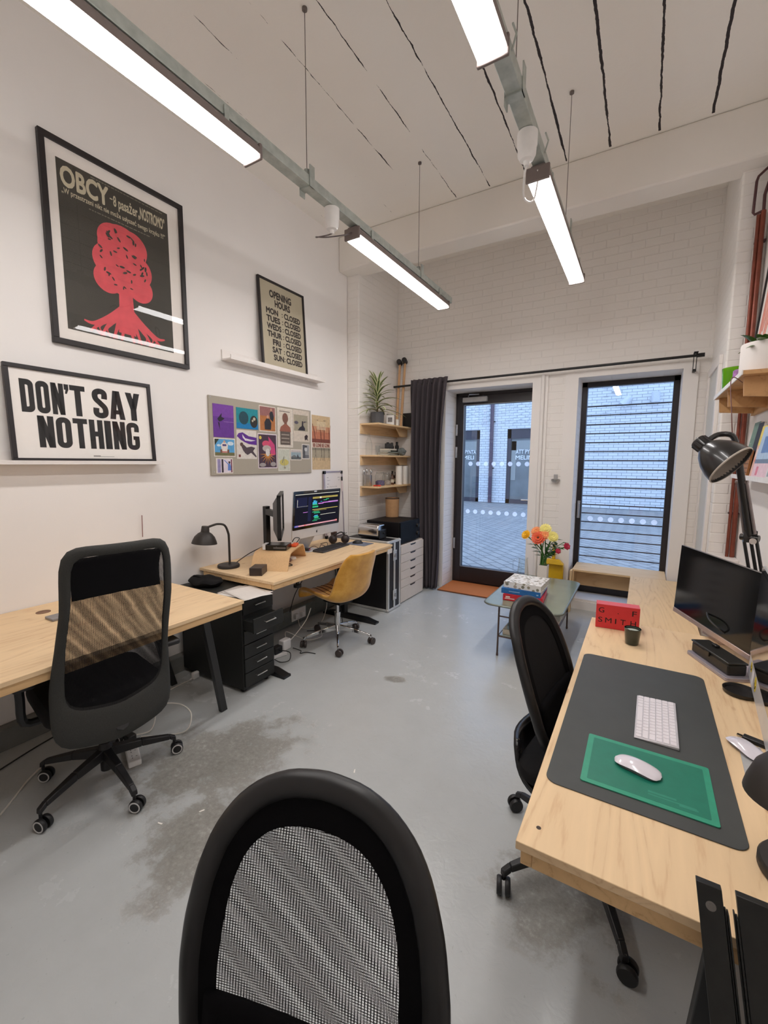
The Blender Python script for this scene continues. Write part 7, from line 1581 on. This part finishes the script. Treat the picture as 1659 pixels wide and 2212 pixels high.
for k, (dx, dy, dz) in enumerate(((0.10, 0.0, 0.26), (0.17, 0.0, 0.23), (0.12, -0.05, 0.16), (-0.10, 0.0, 0.19), (0.05, 0.04, 0.24), (0.14, -0.02, 0.18))):
    t = thing('leafy_sprig', ('upright leafy sprig right of the pale yellow flowers', 'leafy sprig arching out at the right of the bouquet', 'leafy sprig drooping at the lower right of the bouquet', 'leafy sprig at the left under the yellow gerbera', 'leafy sprig at the back of the bouquet', 'short leafy sprig beside the crimson bud')[k], 'leaves', (-0.752, 4.165, ZV), group='bouquet in the white vase')
    MB().tube([(0.02*cos(k), 0.02*sin(k), 0.0), (dx*0.3, dy*0.3, dz*0.55), (dx, dy, dz)], 0.003, 6, smooth=5).build('stem', M_stem, t)
    b = MB()
    for i in range(9):
        f0 = 0.42+0.065*i; base = Vector((dx*f0*f0, dy*f0, dz*f0)); a = i*2.4+k; e = Vector((cos(a)*0.8+(1 if dx > 0 else -1)*0.6, sin(a)*0.8, 0.25)).normalized(); s_ = e.cross(Vector((0, 0, 1))).normalized(); L = 0.075
        b.poly([tuple(base), tuple(base+e*L*0.45-s_*0.017), tuple(base+e*L+Vector((0, 0, -0.012))), tuple(base+e*L*0.45+s_*0.017)])
    tag(b.build('leaves', M_lf, t, flat=True), kind='stuff')

# black metal panels leaning on the desk end
M_blkp = plain('scuffed_black_steel', (30, 30, 28), 0.45, 0.2, var=0.25, scale=40)
def leaner(label, top_l, down, widths, thick=0.016, hole=None):
    t = thing('metal_panel', label, 'panel', (top_l[0]+down[0], top_l[1]+down[1], 0.0))
    tl, dn = Vector(top_l), Vector(down); n_ = Vector((0, 1, 0)) - dn.normalized()*dn.normalized().y; n_.normalize()
    b = MB()
    for x0, x1, dz, dp in widths:
        o_ = Vector((x0, 0, dz)); w_ = Vector((x1-x0, 0, 0)); f = 1+dz/0.85
        A = tl+Vector((x0, 0, 0))+dn*(-dz/0.85); B = tl+Vector((x0, 0, 0))+dn
        b.hexa([tuple(q) for q in (B-n_*dp, B+w_-n_*dp, B+w_+n_*thick, B+n_*thick)], [tuple(q) for q in (A-n_*dp, A+w_-n_*dp, A+w_+n_*thick, A+n_*thick)])
    b.build('plate', M_blkp, t, world=True, bevel=0.0012)
    if hole:
        c = tl+dn*0.035+Vector((hole, 0, 0)); MB().cyl(tuple(c-n_*0.0035), tuple(c-n_*0.0005), 0.0075, 0.0075, 16).cyl(tuple(c-n_*0.0040), tuple(c-n_*0.0034), 0.0045, 0.0045, 12).build('bolt_hole', plain('grey_eyelet', (120, 116, 112), 0.4, 0.5) if not bpy.data.materials.get('grey_eyelet') else bpy.data.materials['grey_eyelet'], t, world=True)
leaner('narrow black metal panel with an eyelet leaning on the end of the right desk', (0.123, 0.862, 0.848), (0.125, -0.235, -0.848), ((0.0, 0.036, 0.0, 0.002), (0.0365, 0.0395, -0.03, 0.0), (0.040, 0.0425, -0.032, 0.003)), hole=0.018)
leaner('wider black metal panel beside the narrow one at the bottom right corner', (0.1715, 0.862, 0.850), (0.125, -0.235, -0.850), ((0.0, 0.0025, -0.03, 0.0), (0.0030, 0.006, -0.035, 0.003), (0.0065, 0.15, 0.0, 0.002)))

# ------------------------------------------------------------ cables, sockets and scraps on the floor
M_wc = plain('white_cable', (226, 222, 212), 0.5); M_bc = plain('black_cable', (24, 23, 24), 0.5)
def cable(name, label, pts, mat, r=0.0035): return tag(MB().tube(pts, r, 8, smooth=7).build(name, mat), label, 'cable')
cable('power_cable', 'white cable running along the floor at the bottom left under the tall chair', [(-2.20, 0.40, 0.004), (-2.36, 0.63, 0.004), (-2.52, 0.80, 0.004), (-2.58, 0.93, 0.004), (-2.50, 1.06, 0.004), (-2.42, 1.15, 0.006)], M_wc, 0.0045)
cable('power_cable', 'white cable looping on the floor right of the tall chair', [(-2.36, 1.26, 0.012), (-2.27, 1.34, 0.004), (-2.18, 1.42, 0.02), (-2.20, 1.47, 0.09), (-2.28, 1.46, 0.13), (-2.37, 1.40, 0.14)], M_wc)
cable('power_cable', 'short white cable from the socket strip behind the tall chair', [(-2.37, 1.24, 0.03), (-2.36, 1.32, 0.02), (-2.40, 1.37, 0.09), (-2.46, 1.33, 0.13)], M_wc)
cable('power_cable', 'white cable from the loose plug by the trestle leg', [(-2.704, 1.843, 0.006), (-2.71, 1.76, 0.005), (-2.70, 1.62, 0.005), (-2.66, 1.45, 0.005)], M_wc)
cable('power_cable', 'black cable along the foot of the left wall', [(-2.60, 0.45, 0.004), (-2.72, 0.75, 0.004), (-2.80, 1.05, 0.004), (-2.83, 1.50, 0.004)], M_bc)
def socket_strip(label, M_, n):
    t = thing('socket_strip', label, 'socket strip', M_.translation); L = 0.055*n+0.03
    MB().at(M_).box(-L/2, L/2, -0.03, 0.03, 0.0006, 0.032).build('body', M_white, t, world=True, bevel=0.006)
    b = MB().at(M_)
    for k in range(n):
        x = -L/2+0.04+0.055*k
        for dx, dy, w, h in ((0, 0.012, 0.004, 0.007), (-0.010, -0.008, 0.007, 0.004), (0.010, -0.008, 0.007, 0.004)): b.quad(x+dx-w/2, x+dx+w/2, dy-h/2, dy+h/2, 0.0326)
    b.build('socket_hole', M_black_plastic, t, world=True)
socket_strip('white socket strip on the floor behind the tall chair\'s legs', frame((-2.27, 1.16, 0), (0.92, -0.38, 0), (0.38, 0.92, 0)), 4)
t = thing('plug', 'black plug in the socket strip behind the tall chair', 'plug', (-2.33, 1.185, 0.033)); MB().box(-0.024, 0.024, -0.024, 0.024, 0, 0.045).build('body', M_black_plastic, t, bevel=0.006)
t = thing('plug', 'white plug lying by the black cabinet behind the trestle leg', 'plug', (-2.72, 1.855, 0.026)); MB().box(0.0005, 0.032, -0.025, 0.025, -0.025, 0.025).build('body', M_white, t, bevel=0.008)
MB().cyl((0.016, -0.025, -0.012), (0.016, -0.045, -0.018), 0.006, seg=8).build('cable_boot', M_white, t)
# grey metal trunking with sockets behind the yellow chair
t = thing('socket_trunking', 'grey metal socket trunking low on the wall behind the yellow chair', 'trunking', (-2.86, 3.0, 0.12))
MB().box(-2.879, -2.80, 2.50, 3.70, 0.02, 0.165).build('channel', plain('grey_green_steel', (112, 116, 112), 0.5, 0.3, var=0.1), t, world=True, bevel=0.003)
MB().box(-2.80, -2.792, 2.96, 3.16, 0.045, 0.155).build('socket_plate', M_white, t, world=True, bevel=0.004)
for y in (3.0, 3.09): MB().box(-2.792, -2.755, y-0.022, y+0.022, 0.075, 0.122).build('white_plug', M_white, t, world=True, bevel=0.006)
cable('power_cable', 'white cable from the socket plate down to the charger', [(-2.752, 3.0, 0.08), (-2.70, 2.98, 0.012), (-2.62, 3.02, 0.005), (-2.55, 3.10, 0.05), (-2.50, 3.12, 0.20), (-2.48, 3.10, 0.33)], M_wc)
cable('power_cable', 'white cable hanging from the desk to the white charger by the cabinet', [(-2.40, 2.78, 0.31), (-2.44, 2.76, 0.20), (-2.48, 2.66, 0.09), (-2.50, 2.58, 0.045)], M_wc, 0.004)
cable('power_cable', 'thin white cable curling behind the charger', [(-2.52, 2.60, 0.06), (-2.60, 2.68, 0.09), (-2.55, 2.78, 0.02), (-2.45, 2.80, 0.005), (-2.40, 2.92, 0.005), (-2.50, 3.02, 0.005)], M_wc, 0.003)
cable('power_cable', 'black cable on the floor beneath the yellow chair', [(-2.60, 2.95, 0.005), (-2.48, 3.05, 0.005), (-2.35, 3.15, 0.02), (-2.45, 3.28, 0.12), (-2.50, 3.30, 0.3), (-2.54, 3.30, 0.6)], M_bc, 0.004)
cable('power_cable', 'black cable hanging from the far desk behind the yellow chair', [(-2.70, 3.05, 0.68), (-2.70, 3.04, 0.50), (-2.74, 2.95, 0.33), (-2.76, 2.90, 0.17)], M_bc, 0.004)
cable('power_cable', 'black lead curling on the floor right of the cabinet', [(-2.43, 2.58, 0.02), (-2.36, 2.60, 0.005), (-2.33, 2.56, 0.005), (-2.30, 2.60, 0.005), (-2.22, 2.62, 0.005)], M_bc, 0.0035)
cable('power_cable', 'black lead looping from the adapters beside the cabinet', [(-2.44, 2.44, 0.05), (-2.36, 2.47, 0.04), (-2.32, 2.42, 0.005), (-2.35, 2.36, 0.005), (-2.42, 2.36, 0.01)], M_bc, 0.0035)
t = thing('charger', 'square white laptop charger standing by the black cabinet', 'charger', (-2.50, 2.56, 0.0)); MB().box(-0.03, 0.03, -0.045, 0.045, 0.0008, 0.09).build('body', M_white, t, bevel=0.01, seg=3)
MB().box(-0.012, 0.012, -0.055, -0.0455, 0.03, 0.055).build('plug_end', M_white, t)
socket_strip('white socket strip on the floor between cabinet and charger', frame((-2.46, 2.40, 0), (0.3, 0.95, 0), (-0.95, 0.3, 0)), 3)
t = thing('adapter', 'black adapter plugged into the strip beside the cabinet', 'adapter', (-2.455, 2.42, 0.0335)); MB().box(-0.028, 0.028, -0.04, 0.04, 0, 0.055).build('body', M_black_plastic, t, bevel=0.006)
MB().cyl((0.028, 0.0, 0.03), (0.05, 0.0, 0.028), 0.005, seg=8).build('cable_boot', M_black_plastic, t)
M_scrap = plain('white_scrap', (240, 236, 228), 0.8)
for (x, y), lab in (((-1.171, 1.675), 'tiny white scrap on the open floor, farthest of three'), ((-1.616, 1.109), 'tiny white scrap on the worn floor patch, middle of three'), ((-1.712, 0.971), 'tiny white scrap on the worn floor, nearest of three')):
    tag(MB().at(Matrix.Translation((x, y, 0.0005)) @ Matrix.Rotation(x*9, 4, 'Z')).hexa([(-0.012, -0.003, 0), (0.012, -0.002, 0), (0.010, 0.003, 0), (-0.010, 0.004, 0)], [(-0.012, -0.003, 0.001), (0.012, -0.002, 0.003), (0.010, 0.003, 0.002), (-0.010, 0.004, 0.001)]).build('paper_scrap', M_scrap), lab, 'scrap', group='paper scraps')
